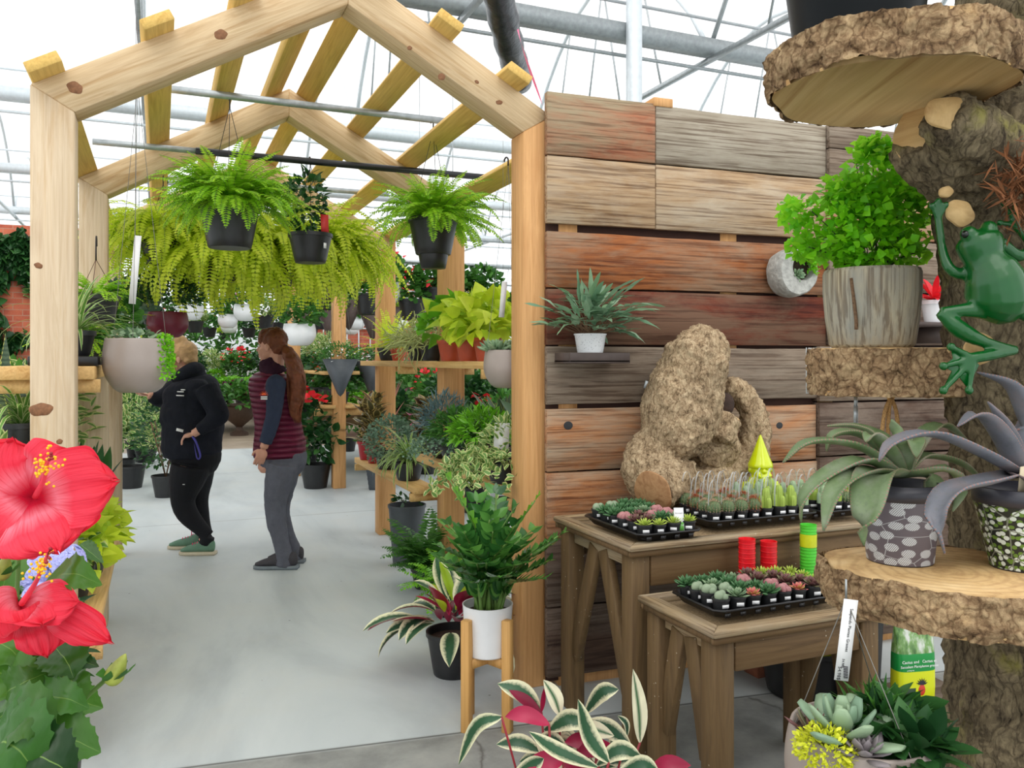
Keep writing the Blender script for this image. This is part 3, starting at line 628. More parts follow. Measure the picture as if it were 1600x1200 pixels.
# ================================================================ trays and small succulents
def tray(x0, x1, y0, y1, z, label):
    Lx, Ly = x1 - x0, y1 - y0; t = thing('plant_tray', label, 'tray', ((x0 + x1) / 2, (y0 + y1) / 2, z)); mb = MB()
    def ring(w_, h, zz, c=.025):
        a, b = w_ / 2, h / 2; return [[-a + c, -b, zz], [a - c, -b, zz], [a, -b + c, zz], [a, b - c, zz], [a - c, b, zz], [-a + c, b, zz], [-a, b - c, zz], [-a, -b + c, zz]]
    rs = [ring(Lx - .05, Ly - .05, .0), ring(Lx - .012, Ly - .012, .026), ring(Lx + .004, Ly + .004, .026), ring(Lx + .004, Ly + .004, .032), ring(Lx - .01, Ly - .01, .032), ring(Lx - .04, Ly - .04, .006)]
    V = sum(rs, []); F = []
    for i in range(5):
        for j in range(8): F.append([i * 8 + j, i * 8 + (j + 1) % 8, i * 8 + 8 + (j + 1) % 8, i * 8 + 8 + j])
    mb.add(V, np.array(F)); b = mb.n - 8; mb.f.append((np.array([[b + j for j in range(8)]]), 0)); mb.f.append((np.array([[7, 6, 5, 4, 3, 2, 1, 0]]), 0))
    for i in range(int(Lx / .06)):
        for yy in (-Ly / 2 + .004, Ly / 2 - .004): mb.box((-Lx / 2 + .04 + i * .06, yy, .014), (.02, .004, .014))
    mb.build('tray', M['blackpl'], t); return t
SM = {}
SM['limeh'] = leafmat('lime_succulent', L_(168, 196, 70), L_(196, 216, 96), .4, .1); SM['darkh'] = leafmat('deep_green_succulent', L_(58, 104, 62), L_(86, 130, 84), .4, .08)
SM['greyp'] = leafmat('grey_green_stone_plant', L_(122, 146, 118), L_(150, 168, 138), .55, .05); SM['pinkp'] = leafmat('dusky_pink_succulent', L_(150, 92, 98), L_(184, 128, 128), .5, .05)
SM['purp'] = leafmat('purple_brown_succulent', L_(92, 62, 62), L_(128, 84, 82), .45, .05, L_(120, 120, 84)); SM['kiwi'] = leafmat('pink_yellow_succulent', L_(206, 190, 90), L_(222, 120, 120), .4, .1)
SM['sage'] = leafmat('sage_succulent', L_(104, 138, 104), L_(134, 160, 122), .45, .05); SM['cact'] = plain('cactus_skin', sr(92, 116, 76), .6, 0, .25, 60)
SM['cactl'] = plain('lime_cactus_skin', sr(154, 178, 74), .5, 0, .1, 40); SM['cactw'] = plain('woolly_cactus_skin', sr(148, 172, 134), .8, 0, .12, 90); SM['spine'] = plain('tan_spines', sr(198, 168, 138), .7); SM['spineo'] = plain('rusty_spines', sr(180, 100, 66), .7); SM['spinew'] = plain('white_spines', sr(226, 226, 210), .7)
SM['clear'] = None
t = NT('clear_plastic_strip'); SM['clear'] = t.done(t.n('MixShader', i0=.55, i1=t.n('BsdfTransparent').outputs[0], i2=t.prin(Base__Color=sr(214, 222, 226), Roughness=.2).outputs[0]))
FT = fat(5, 6, .34, .16); FTW = fat(5, 6, .5, .14); FTN = fat(5, 6, .16, .12)
def rosette(mb, n, L, T, el0=10, el1=80, z=0, c=(0, 0), turns=2.4):
    k = np.arange(n); u = k / max(1, n - 1); az = k * turns + rnd.random() * 6; el = np.radians(el0 + (el1 - el0) * u); D = np.stack([np.cos(az) * np.cos(el), np.sin(az) * np.cos(el), np.sin(el)], 1)
    N2 = np.stack([-np.cos(az) * np.sin(el), -np.sin(az) * np.sin(el), np.cos(el)], 1); P = np.stack([c[0] + np.cos(az) * L * .06, c[1] + np.sin(az) * L * .06, np.full(n, z) + u * L * .12], 1)
    mb.inst(T, frames(D, N2, L * (1 - .55 * u) * rng.uniform(.9, 1.08, n)), P)
def smallpot(name, label, kind):
    t = thing(name, label, 'succulent' if kind[0] != 'c' or kind == 'clump' else 'cactus'); pot(t, .028, .021, .052, M['blackpot'], rim=.002, rh=.006, n=14); z = .047; mb = MB()
    sticker(t, -PI / 2 - .3, .0275, .03, .024, .011)
    if kind == 'lime': rosette(mb, 22, .04, FTN, 5, 85, z); rosette(mb, 14, .03, FTN, 10, 80, z, (.012, .006)); mb.build('leaves', SM['limeh'], t, True)
    elif kind == 'dark': rosette(mb, 26, .055, FT, 0, 80, z); rosette(mb, 12, .04, FT, 0, 70, z, (-.012, .01)); mb.build('leaves', SM['darkh'], t, True)
    elif kind == 'sage': rosette(mb, 24, .042, FTW, 0, 80, z); mb.build('leaves', SM['sage'], t, True)
    elif kind == 'purp': rosette(mb, 26, .044, FTW, 0, 80, z); mb.build('leaves', SM['purp'], t, True)
    elif kind == 'kiwi': rosette(mb, 22, .036, FTW, 0, 80, z); mb.build('leaves', SM['kiwi'], t, True)
    elif kind in ('stone', 'pink'):
        for (x, y, r) in ((-.009, 0, .017), (.012, .006, .016), (.004, -.014, .012)):
            mb.ball((x, y, z + r * .7), (r, r * .85, r), 12, 8)
        if kind == 'pink':
            for a in range(5): mb.ball((.02 * math.cos(a * 1.3), .02 * math.sin(a * 1.3), z + .008), (.009, .009, .013), 8, 6)
        mb.build('leaves', SM['greyp' if kind == 'stone' else 'pinkp'], t, True)
    elif kind in ('cball', 'corange'):
        r = .027; nr = 14
        prof = [(r * math.sin(p) + 1e-4, z + .02 - r * .95 * math.cos(p)) for p in np.linspace(.5, PI, 9)]
        mb.lathe(prof, nr * 4, wob=lambda th, k: 1 + .09 * np.cos(th * nr)); mb.build('stem', SM['cact'], t, True); mb = MB()
        for p in np.linspace(1.0, 3.0, 8):
            for a in range(nr):
                th = 2 * PI * a / nr; d = np.array([math.sin(p) * math.cos(th), math.sin(p) * math.sin(th), -math.cos(p)]); c = np.array([0, 0, z + .02]) + d * r * 1.05
                D = nrm(d + rng.normal(0, .5, (4, 3))); mb.inst(T_NEED, frames(D, None, .010 if kind == 'cball' else .013), np.tile(c, (4, 1)))
        mb.build('spines', SM['spineo' if kind == 'corange' else 'spine'], t)
    elif kind in ('ccol', 'cwool'):
        for (x, y, h, r) in ((0, 0, .085, .014), (.015, .006, .06, .011), (-.014, .008, .055, .011), (.002, -.015, .045, .01)):
            pr = [(r, z), (r * 1.05, z + h * .5), (r * .95, z + h * .82), (r * .6, z + h * .96), (1e-4, z + h)]
            mb.lathe(pr, 32, (x, y, 0), wob=lambda th, k: 1 + (.16 if kind == 'ccol' else .06) * np.cos(th * 8))
        mb.build('stem', SM['cactl' if kind == 'ccol' else 'cactw'], t, True)
        if kind == 'cwool':
            mb = MB(); n = 160; a = rng.uniform(0, 6.28, n); D = np.stack([np.cos(a), np.sin(a), rng.uniform(-.2, .8, n)], 1); P = np.stack([np.cos(a) * .013, np.sin(a) * .013, z + rng.uniform(0, .085, n)], 1)
            mb.inst(T_NEED, frames(D, None, .008), P); mb.build('spines', SM['spinew'], t)
    if kind[0] == 'c' and kind != 'clump':
        mb = MB(); P = curve([(-.024, .0, .03), (-.024, 0, .11), (-.012, 0, .168), (.012, 0, .17), (.025, 0, .11), (.024, 0, .04)], 14); ribbon(mb, P, .008, n=14, prof='round' if 0 else 'strap', cup=0, side=(0, 1, 0)); mb.build('clear_strip', SM['clear'], t)
    return t
KIND = {'lime': ('succulent_pot', 'lime green spiky succulent'), 'dark': ('succulent_pot', 'dark green pointed rosette succulent'), 'sage': ('succulent_pot', 'sage green rosette succulent'), 'purp': ('succulent_pot', 'purple brown rosette succulent'),
        'kiwi': ('succulent_pot', 'yellow and pink rosette succulent'), 'stone': ('succulent_pot', 'grey green round stone succulent'), 'pink': ('succulent_pot', 'dusky pink plump leaved succulent'), 'cball': ('cactus_pot', 'round ribbed green cactus'),
        'corange': ('cactus_pot', 'round cactus with rusty orange spines'), 'ccol': ('cactus_pot', 'lime green ribbed column cactus'), 'cwool': ('cactus_pot', 'pale woolly finger cactus')}
PROTO = {}
ORD = ['first', 'second', 'third', 'fourth', 'fifth', 'sixth', 'seventh', 'eighth', 'ninth']
def fill(rows, x0, y0, px, py, z, where, group):
    for j, row in enumerate(rows):
        for i, k in enumerate(row):
            if k is None: continue
            rown = 'front row' if j == 0 else ('back row' if j == len(rows) - 1 else ORD[j] + ' row back')
            lab = '%s, %s from left, %s, %s' % (KIND[k][1], ORD[i], rown, where); loc = (x0 + i * px + rnd.uniform(-.003, .003), y0 + j * py + rnd.uniform(-.003, .003), z)
            a = rnd.uniform(-.3, .3)
            if k not in PROTO: PROTO[k] = smallpot(KIND[k][0], lab, k); PROTO[k].location = loc; PROTO[k]['group'] = group
            else: dup(PROTO[k], loc, a, lab, group, rnd.uniform(.93, 1.08))
Z1t = .792
cA0 = atZ(1000, 850, Z1t); tray(cA0.x, cA0.x + .275, cA0.y + .0, cA0.y + .44, Z1t, 'black tray of small succulents at the left end of the tall table')
D_, S_, P_, U_, L1, K_, G_ = 'dark', 'stone', 'pink', 'purp', 'lime', 'kiwi', 'sage'
fill([[L1, L1, L1, L1], [U_, U_, D_, G_], [P_, U_, P_, P_], [D_, D_, G_, P_], [D_, D_, D_, D_], [S_, S_, D_, D_]], cA0.x + .045, cA0.y + .045, .062, .068, Z1t + .008, 'left tray', 'succulents in the left tray')
cB0 = atZ(1112, 828, Z1t); tray(cB0.x, cB0.x + .54, cB0.y, cB0.y + .275, Z1t, 'black tray of cacti under clear hoops in the middle of the tall table')
C_, O_, I_, W_ = 'cball', 'corange', 'ccol', 'cwool'
fill([[C_, C_, C_, O_, I_, I_, I_, W_], [C_, C_, O_, O_, C_, I_, I_, W_], [O_, C_, O_, C_, W_, W_, I_, W_], [C_, O_, C_, O_, W_, W_, W_, W_]], cB0.x + .045, cB0.y + .045, .0635, .062, Z1t + .008, 'middle cactus tray', 'cacti in the middle tray')
tray(cB0.x + .555, cB0.x + .83, cB0.y - .01, cB0.y + .49, Z1t, 'black tray of cacti at the right end, behind the spiky potted agave')
fill([[W_, I_, C_, W_], [I_, W_, C_, I_], [W_, W_, I_, W_]], cB0.x + .60, cB0.y + .045, .062, .065, Z1t + .008, 'right hand tray', 'cacti in the right tray')
cD0 = atZ(1122, 972, .622); tray(cD0.x, cD0.x + .54, cD0.y, cD0.y + .275, .622, 'black tray packed with succulents on the lower table')
fill([[S_, G_, K_, D_, P_, K_, U_, L1], [S_, S_, D_, D_, P_, U_, U_, L1], [S_, G_, D_, P_, U_, U_, L1, L1], [D_, D_, D_, G_, U_, L1, L1, L1]], cD0.x + .045, cD0.y + .045, .0635, .062, .63, 'lower table tray', 'succulents on the lower table')
# white stake tag, cups
t = thing('plant_sign', 'white and green printed tag standing among the lime succulents', 'sign', tuple(atZ(1062, 832, Z1t + .02))); mb = MB(); mb.box((0, 0, .045), (.036, .002, .09)); mb.build('card', M['tagw'], t)
mb = MB(); mb.box((0, -.0015, .022), (.033, .001, .03)); mb.build('print', plain('green_print', sr(110, 190, 80), .5), t)
t.rotation_euler = (R(-12), 0, R(-20))
def text(s, size, m, parent, loc, rot, name='lettering', ext=.0002, align='CENTER'):
    c = bpy.data.curves.new(name, 'FONT'); c.body = s; c.size = size; c.extrude = ext; c.align_x = align; c.align_y = 'CENTER'; c.resolution_u = 2
    tmp = bpy.data.objects.new(name, c); me = bpy.data.meshes.new_from_object(tmp); bpy.data.objects.remove(tmp); me.materials.clear(); me.materials.append(m)
    o = bpy.data.objects.new(name, me); COL.objects.link(o); o.parent = parent; o.location = loc; o.rotation_euler = rot; return o
M['ink'] = plain('black_ink', sr(40, 40, 44), .6); M['inkw'] = plain('white_ink', sr(245, 245, 245), .6)
text('CACTUS', .0085, M['inkw'], t, (0, -.0025, .026), (R(90), 0, 0)); text('SUCCULENT', .005, M['ink'], t, (0, -.0025, .07), (R(90), 0, 0))
def cups(x, yb, z, Y, m, n, h, label, extra=None):
    p = atY(x, yb, Y); t = thing('cup_stack', label, 'pots', (p.x, Y, z)); r = .031
    pr = [(1e-4, 0), (r * .8, 0)]
    for k in range(n): zz_ = .03 + (h - .03) * k / n; pr += [(r * .96, zz_), (r, zz_ + .001), (r, zz_ + .0035), (r * .96, zz_ + .0045)]
    pr += [(r, h), (r * .93, h), (r * .85, h - .02), (1e-4, h - .022)]
    mb = MB(); mb.lathe(pr, 28); o = mb.build('cups', m, t, True); sharp(o, 30)
    if extra: mb = MB(); mb.lathe([(r * 1.012, h * .62), (r * 1.012, h * .84)], 28); mb.build('yellow_cups', extra, t, True)
YB = cD0.y + .305
cups(1167, 920, .6, YB + .02, plain('red_cup', sr(226, 20, 34), .35), 9, .19, 'left stack of red plastic pots behind the lower tray')
cups(1201, 920, .6, YB + .03, plain('red_cup_low', sr(220, 24, 36), .35), 7, .17, 'shorter right stack of red plastic pots behind the lower tray')
cups(1263, 900, .6, YB + .02, plain('green_cup', sr(84, 204, 56), .35), 16, .22, 'tall stack of green and yellow plastic pots', plain('yellow_cup', sr(206, 214, 30), .35))
# ================================================================ burl, gnome, wall planter, wall shelf
M['burl'] = barkmat('burl_bark', sr(66, 50, 38), sr(158, 134, 104), sr(208, 186, 152), 34, .5, .9)
M['bark'] = barkmat('trunk_bark', sr(44, 37, 30), sr(98, 87, 68), sr(146, 132, 104), 30, .4, 1.0, sr(150, 146, 60))
M['barkl'] = barkmat('slice_bark', sr(64, 46, 34), sr(140, 112, 82), sr(200, 172, 132), 26, .8, 1.0, sr(214, 176, 122))
M['cut'] = wood('cut_log_face', sr(196, 160, 104), sr(214, 182, 128), sr(178, 136, 84), axis=1, grain=.5, bump=.05); M['cutb'] = wood('brown_cut_face', sr(158, 116, 78), sr(178, 138, 98), sr(140, 98, 64), axis=0, grain=.8)
YBu = 3.065; bc = atY(1085, 801, YBu); t = thing('burl_log', 'knotted burl log with a cut stub leaning on the partition', 'log', (bc.x, YBu, .79))
def bp(x, y, dy=0.0): p = atY(x, y, YBu + dy); return (p.x - bc.x, dy, p.z - .79)
px = 1 / 360
mb = MB()
mb.tube(curve([bp(1095, 548), bp(1085, 572), bp(1072, 610, .02), bp(1058, 660), bp(1040, 705, -.03)], 16), [.105, .128, .14, .14, .14, .145, .15, .16, .165, .165, .165, .16, .15, .135, .115, .08], 20)
mb.ball(bp(1096, 552), .12, 16, 10)
mb.tube(curve([bp(1035, 690, .03), bp(1020, 730, .02), bp(1030, 765, -.05)], 8), [.1, .115, .125, .13, .13, .125, .11, .095], 16)
mb.tube(curve([bp(1030, 765, .02), bp(1090, 772, .03), bp(1150, 752, .03)], 8), [.1, .11, .12, .12, .12, .12, .11, .09], 16)
mb.tube(curve([bp(1135, 755, .03), bp(1172, 715, .02), bp(1180, 660, .02), bp(1160, 615, .06), bp(1135, 602, .08)], 12), [.1, .095, .088, .08, .07, .062, .056, .054, .05, .048, .045, .04], 14)
mb.ball(bp(1115, 700, .04), (.13, .1, .1), 14, 10)
mb.tube([bp(1128, 655, -.02), bp(1120, 690, -.05)], [.078, .07], 18)
mb.tube([bp(1062, 740, -.02), bp(1022, 768, -.13)], [.085, .085], 18)
def bark_disp(o, s1=.05, a1=.03, s2=.018, a2=.014):
    for (s_, a_, kd) in ((s1, a1, 'CLOUDS'), (s2, a2 * .8, 'CLOUDS'), (s2 * .5, a2 * .5, 'VORONOI')):
        tx = bpy.data.textures.new('bark', kd); tx.noise_scale = s_; d = o.modifiers.new('bark', 'DISPLACE'); d.texture = tx; d.strength = a_; d.mid_level = .4; d.texture_coords = 'LOCAL'
o = mb.build('trunk', M['burl'], t, True); remesh(o, .008, 4); bark_disp(o, .05, .03, .02, .02)
def disc(t, c, nrmv, r, m, name='cut_face', n=28, th=.004, wob=.05, sc=(1, 1)):
    nv = Vector(nrmv).normalized(); q_ = nv.to_track_quat('Z', 'Y').to_matrix().to_4x4(); q_.translation = Vector(c); ph = rnd.random() * 6
    mb = MB(); mb.lathe([(r, -th), (r, th * .5), (r * .97, th), (1e-4, th)], n, M=q_, sc=sc, wob=lambda a, k: 1 + wob * np.sin(a * 2 + ph) + wob * .5 * np.sin(a * 5 + ph)); return mb.build(name, m, t)
disc(t, bp(1129, 652, -.025), (.05, -.25, 1), .076, M['cut'], wob=.02)
disc(t, Vector(bp(1020, 770, -.148)), Vector(bp(1022, 768, -.13)) - Vector(bp(1062, 740, -.02)), .088, M['cutb'])
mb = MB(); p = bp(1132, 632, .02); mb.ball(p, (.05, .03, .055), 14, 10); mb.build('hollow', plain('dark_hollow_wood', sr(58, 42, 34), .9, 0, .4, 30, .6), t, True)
mb = MB(); p = atY(1012, 602, 3.235); o = thing('metal_bracket', 'small galvanised bracket screwed to the planks left of the burl', 'bracket', p); mb.box((0, 0, 0), (.035, .006, .035), Matrix.Rotation(.3, 3, 'Y')); mb.build('plate', M['galv'], o); mb = MB(); mb.ball((0, -.006, 0), (.007, .004, .007)); mb.build('bolt', M['galvd'], o)
# gnome
M['gnome'] = plain('glossy_lime_ceramic', sr(202, 216, 8), .18, 0, .03, coat=.5)
gp = atY(1188, 800, 2.93); t = thing('garden_gnome', 'glossy lime yellow garden gnome behind the cacti', 'gnome', (gp.x, 2.93, .79), R(-20)); t.scale = (1, 1, .94); mb = MB()
mb.lathe([(.001, 0), (.06, .0), (.072, .03), (.068, .09), (.055, .14), (.04, .165), (.001, .175)], 24); mb.ball((0, 0, .19), (.046, .044, .045), 18, 12)
mb.lathe([(.001, .2), (.054, .203), (.054, .215), (.04, .25), (.024, .295), (.010, .335), (.004, .352), (.001, .354)], 24); mb.ball((0, -.046, .188), (.012, .012, .011)); mb.ball((-.02, -.036, .178), (.013, .012, .011)); mb.ball((.02, -.036, .178), (.013, .012, .011))
mb.ball((0, -.035, .14), (.042, .022, .045)); mb.ball((-.018, -.046, .165), (.02, .012, .009), rot=Matrix.Rotation(.4, 3, 'Y')); mb.ball((.018, -.046, .165), (.02, .012, .009), rot=Matrix.Rotation(-.4, 3, 'Y'))
for s in (-1, 1): mb.tube([(s * .06, 0, .13), (s * .075, -.02, .09), (s * .04, -.06, .075)], [.02, .019, .016], 10); mb.ball((s * .047, 0, .19), (.008, .01, .013))
o = mb.build('body', M['gnome'], t, True); remesh(o, .0035, 3)
for s in (-1, 1): mb = MB(); mb.ball((s * .017, -.041, .199), (.006, .004, .006), 8, 6); mb.build('eye', M['gnome'], t, True)
# round concrete wall planter
s_, d_ = wall_at(1214); c = at(1214, 428, d_ - .06); t = thing('wall_planter', 'round grey concrete wall planter with a small rosette succulent', 'planter', (WX + s_ * wd[0] + .035 * math.sin(WA), WY + s_ * wd[1] - .058, c.z), WA)
con = plain('rough_concrete', sr(168, 168, 162), .9, 0, .25, 40, .9); mb = MB(); n = 40; th = np.linspace(0, 2 * PI, n, endpoint=False); r0 = .112; D0 = -.09; wobb = 1 + .025 * np.sin(th * 3 + 1) + .01 * np.sin(th * 11)
def ring(r, y, cx=0, cz=0, wb_=1): return np.stack([cx + r * wb_ * np.cos(th), np.full(n, y), cz + r * wb_ * np.sin(th)], 1)
rs = [ring(r0 * .97, 0, wb_=wobb), ring(r0 * 1.03, -.03, wb_=wobb), ring(r0 * 1.02, -.07, wb_=wobb), ring(r0 * .98, D0 - .012, wb_=wobb), ring(r0 * .92, D0 - .02, wb_=wobb), ring(.062, D0 - .014, .028, .022), ring(.058, D0, .028, .022), ring(.055, D0 + .06, .028, .022)]
V = np.concatenate(rs); a = np.arange(n); b = (a + 1) % n; F = [np.stack([a + i * n, a + (i + 1) * n, b + (i + 1) * n, b + i * n], 1) for i in range(len(rs) - 1)]
mb.add(V, [np.concatenate(F)]); o = mb.build('pot', con, t, True); sharp(o, 50); mb = MB(); mb.add(ring(.056, D0 + .02, .028, .022), [np.array([list(range(n))])]); mb.build('soil', M['soil'], t)
mb = MB(); k = 20; u = np.arange(k) / k; az = np.arange(k) * 2.4; el = R(10) + u * R(70); D = np.stack([np.cos(az) * np.cos(el), -np.sin(el), np.sin(az) * np.cos(el)], 1); mb.inst(FTW, frames(D, np.stack([-np.cos(az) * np.sin(el), -np.cos(el), -np.sin(az) * np.sin(el)], 1), .042 * (1 - .5 * u)), np.tile([.002, D0 + .0, -.012], (k, 1))); mb.build('rosette', SM['sage'], t, True)
mb = MB(); n_ = 230; a = rng.uniform(-.6, 2.6, n_); rr = rng.uniform(.02, .065, n_); P = np.stack([.03 + rr * np.cos(a), D0 - .005 - rng.uniform(0, .03, n_), .03 + rr * np.sin(a)], 1); scatter(mb, T_OV4, P, P - [.03, D0 + .03, .03], .022, .5, .6); mb.build('moss', M['maiden'], t)
# wall shelf with star fern
shm = plain('dark_brown_tray', sr(78, 66, 62), .6); sc_ = thing('wall_shelf', 'shallow dark brown tray shelf fixed to the partition near the post', 'shelf', (1.585, 3.12, 1.434)); mb = MB()
mb.box((.145, .075, .006), (.29, .15, .012)); mb.build('base', shm, sc_); mb = MB(); mb.box((.145, .006, .026), (.29, .012, .04)); mb.build('lip', shm, sc_, bevel=.001)
for x in (.006, .284): mb = MB(); mb.box((x, .081, .026), (.012, .138, .04)); mb.build('lip', shm, sc_, bevel=.001)
def speck():
    t = NT('speckled_white_metal'); v = t.n('TexVoronoi', Vector=t.coord(), Scale=130.0).outputs['Distance']; col = t.mix(t.ramp(v, [(.14, 1.0), (.2, 0.0)]), sr(226, 228, 230), sr(110, 112, 116)); return t.done(t.prin(Base__Color=col, Roughness=.45))
t = thing('potted_fern', 'blue star fern in a speckled white tapered pot on the wall shelf', 'plant', (1.715, 3.185, 1.447)); pot(t, .068, .05, .115, speck(), rim=.003, rh=.006)
mb = MB(); mb2 = MB()
for i in range(78):
    az = rnd.uniform(0, 6.28); el = R(rnd.uniform(20, 85)); L = rnd.uniform(.2, .38); b = (rnd.uniform(-.03, .03), rnd.uniform(-.03, .03), .1)
    P = arc(b, az, el, L, rnd.uniform(.3, 1.4), 8); 
    if math.sin(az) > .3: P[:, 1] = np.minimum(P[:, 1], .05)
    mb2.tube(P[:4], .0018, 4, cap=False)
    sd = (math.sin(az), -math.cos(az), 0); ribbon(mb, P[3:], .026, n=9, prof='lance', cup=.2, side=sd, twist=rnd.uniform(-1, 1), wav=.3, nw=2)
    if rnd.random() < .75:
        for s in (-1, 1):
            q0 = P[4]; dr = np.array([math.cos(az + s * .8), math.sin(az + s * .8), .2]); ribbon(mb, [q0, q0 + dr * .04, q0 + dr * .085 + np.array([0, 0, -.008])], .022, n=6, prof='lance', cup=.2)
mb.v = [np.column_stack([v[:, 0], np.minimum(v[:, 1], .085), v[:, 2]]) for v in mb.v]; mb.build('leaves', M['bluestar'], t, True); mb2.build('stems', M['stemb'], t)
# ================================================================ tree trunk display
TX, TY = at(1600, 0, 1.80).xy; t = thing('tree_trunk_display', 'bark covered tree trunk carrying three log slice shelves', 'tree trunk', (TX, TY, 0)); TR = t
mb = MB(); prs = []
P = [(0, 0, 0), (.0, 0, .25), (.0, .0, .6), (.01, 0, .95), (.02, .0, 1.2), (.02, .0, 1.5), (.01, 0, 1.75), (.01, 0, 1.95), (.05, .01, 2.2), (.08, .02, 2.6)]
mb.tube(curve(P, 40), np.interp(np.linspace(0, 1, 40), np.linspace(0, 1, 10), [.165, .152, .148, .146, .148, .16, .172, .185, .15, .145]), 28)
q1 = at(1448, 205, 1.66); q1 = Vector((q1.x - TX, q1.y - TY, q1.z)); mb.tube([(.0, 0, 1.78), (q1 + Vector((.05, 0, -.03))), q1], [.1, .085, .075], 18)
q3 = at(1480, 182, 1.56); q3 = Vector((q3.x - TX, q3.y - TY, q3.z)); mb.tube([(.02, 0, 1.8), q3], [.1, .05], 14)
o = mb.build('trunk', M['bark'], t, True); remesh(o, .011, 3); bark_disp(o, .07, .03, .022, .02)
fwd = Vector((-sA, -cA, 0))
disc(t, q3 + Vector((-.012, -.016, 0)), (-.5, -1, .2), .043, M['cut'], 'branch_scar', sc=(1, .8), wob=.08)
disc(t, q1 + (q1 - Vector((0, 0, 1.78))).normalized() * .012, q1 - Vector((.05, 0, 1.80)), .07, M['cut'], 'branch_scar')
for (x, y, r) in ((1500, 333, .026), (1478, 300, .012), (1530, 545, .03)):
    p = at(x, y, 1.63); disc(t, (p.x - TX, p.y - TY, p.z), (-.55, -1, .05), r, M['cut'], 'branch_scar', wob=.09)
def slice_(name, cx, cd, rx, ry, z0, z1, seed, top=True, skip=None):
    c = at(cx, 0, cd); mb = MB(); n = 90; k = 7; th = np.linspace(0, 2 * PI, n, endpoint=False); rs_ = np.random.default_rng(seed)
    base = 1 + .05 * np.sin(th * 2 + seed) + .035 * np.sin(th * 3 + seed * 2) + .02 * np.sin(th * 7 + seed); Vs = []
    for j in range(k):
        u = j / (k - 1); jit = rs_.normal(0, .012, n); jit = (jit + np.roll(jit, 1) + np.roll(jit, 2)) / 2.0
        rr = base * (1 + .02 * math.sin(PI * u)) + jit * 1.6
        Vs.append(np.stack([rx * rr * np.cos(th), ry * rr * np.sin(th), np.full(n, z0 + (z1 - z0) * u) + rs_.normal(0, .001, n)], 1))
    V = np.concatenate(Vs); a = np.arange(n); b = (a + 1) % n
    mb.add(V, [np.concatenate([np.stack([a + i * n, b + i * n, b + (i + 1) * n, a + (i + 1) * n], 1) for i in range(k - 1)])])
    loc = (c.x - TX, c.y - TY, 0); o = mb.build('log_shelf', M['barkl'], TR, True, loc=loc, rot=(0, 0, -YAW))
    s = o.modifiers.new('sub', 'SUBSURF'); s.levels = 2; s.render_levels = 2; bark_disp(o, .035, .018, .02, .016)
    for (zz_, nm, m) in ((z0 + .0, 'underside', M['cut']), (z1, 'top_face', M['cutt'])):
        f = MB(); sgn = 1 if nm == 'top_face' else -1
        vv = np.concatenate([np.stack([rx * .985 * base * np.cos(th), ry * .985 * base * np.sin(th), np.full(n, zz_ + sgn * .001)], 1), np.stack([rx * .985 * base * np.cos(th), ry * .985 * base * np.sin(th), np.full(n, zz_ - sgn * .01)], 1)])
        f.add(vv, [np.array([list(range(n)) if sgn > 0 else list(range(n))[::-1]]), np.stack([a, a + n, b + n, b], 1)]); f.build(nm, m, o)
    return c
def cutface():
    t = NT('sawn_log_rings'); v = t.mix(.06, t.coord(), t.noise(t.coord(), 6, 4, out='Color')); w_ = t.n('TexWave', Vector=v, Scale=14.0, Distortion=2.0, _wave_type='RINGS', _rings_direction='Z').outputs['Fac']
    n = t.noise(t.coord(), 9, 6, .7); col = t.ramp(n, [(.3, sr(150, 112, 66)), (.5, sr(206, 170, 116)), (.72, sr(222, 192, 142))]); col = t.mix(t.ramp(w_, [(0, .35), (.5, 0.0)]), col, sr(160, 118, 74))
    return t.done(t.prin(Base__Color=col, Roughness=.7))
M['cutt'] = cutface()
slice_('low', 1492, 1.60, .225, .2, .972, 1.05, 3); slice_('mid', 1392, 1.93, .172, .165, 1.37, 1.475, 8); slice_('top', 1388, 1.585, .225, .205, 1.955, 2.035, 5)
# coir bundle on the trunk
mb = MB(); p = at(1598, 290, 1.57); P = np.tile([p.x - TX, p.y - TY, p.z], (420, 1)) + rng.normal(0, 1, (420, 3)) * [.022, .02, .035]; scatter(mb, T_NEED, P, rng.normal(0, 1, (420, 3)), .045, .3, .5); mb.build('coir_bundle', plain('coir_fibre', sr(132, 84, 50), .9, 0, .3), TR)
# black pot on the top slice
c = at(1338, 0, 1.6); t = thing('glazed_pot', 'glossy black pot standing on the topmost log slice', 'pot', (c.x, c.y, 2.036)); pot(t, .145, .112, .26, plain('black_glaze', sr(8, 13, 16), .4, 0, .1, 20, 0, .15), rim=.006, rh=.02)
mb = MB(); bush(mb, (0, 0, .33), (.16, .16, .12), 160, T_OV, .08); mb.build('leaves', M['green'], t)
# maidenhair fern in wood-grain concrete pot
c = at(1362, 0, 1.93); t = thing('potted_fern', 'bright green maidenhair fern in a pale wood grain pot on the middle log slice', 'plant', (c.x, c.y, 1.477)); 
gm = wood('wood_grain_concrete', sr(150, 142, 120), sr(182, 172, 146), sr(164, 156, 136), axis=2, rough=.8, bump=.4, gray=sr(132, 138, 136), grayamt=.4)
mb = MB(); mb.lathe([(1e-4, 0), (.085, 0), (.093, .008), (.102, .07), (.107, .13), (.107, .172), (.104, .181), (.095, .181), (.092, .15)], 40); mb.build('pot', gm, t, True); mb = MB(); mb.lathe([(.094, .155), (1e-4, .162)], 24); mb.build('soil', M['soil'], t)
mb = MB(); P = [(.10 * math.cos(a) * 1.06, .10 * math.sin(a) * 1.06, z_) for a, z_ in ((3.5, .155), (3.55, .11), (3.6, .06), (3.6, .04))]; mb.tube(curve(P, 10), .004, 6); mb.build('rope_handle', plain('brown_rope', sr(110, 84, 60), .9, 0, .3, 200, .5), t, True)
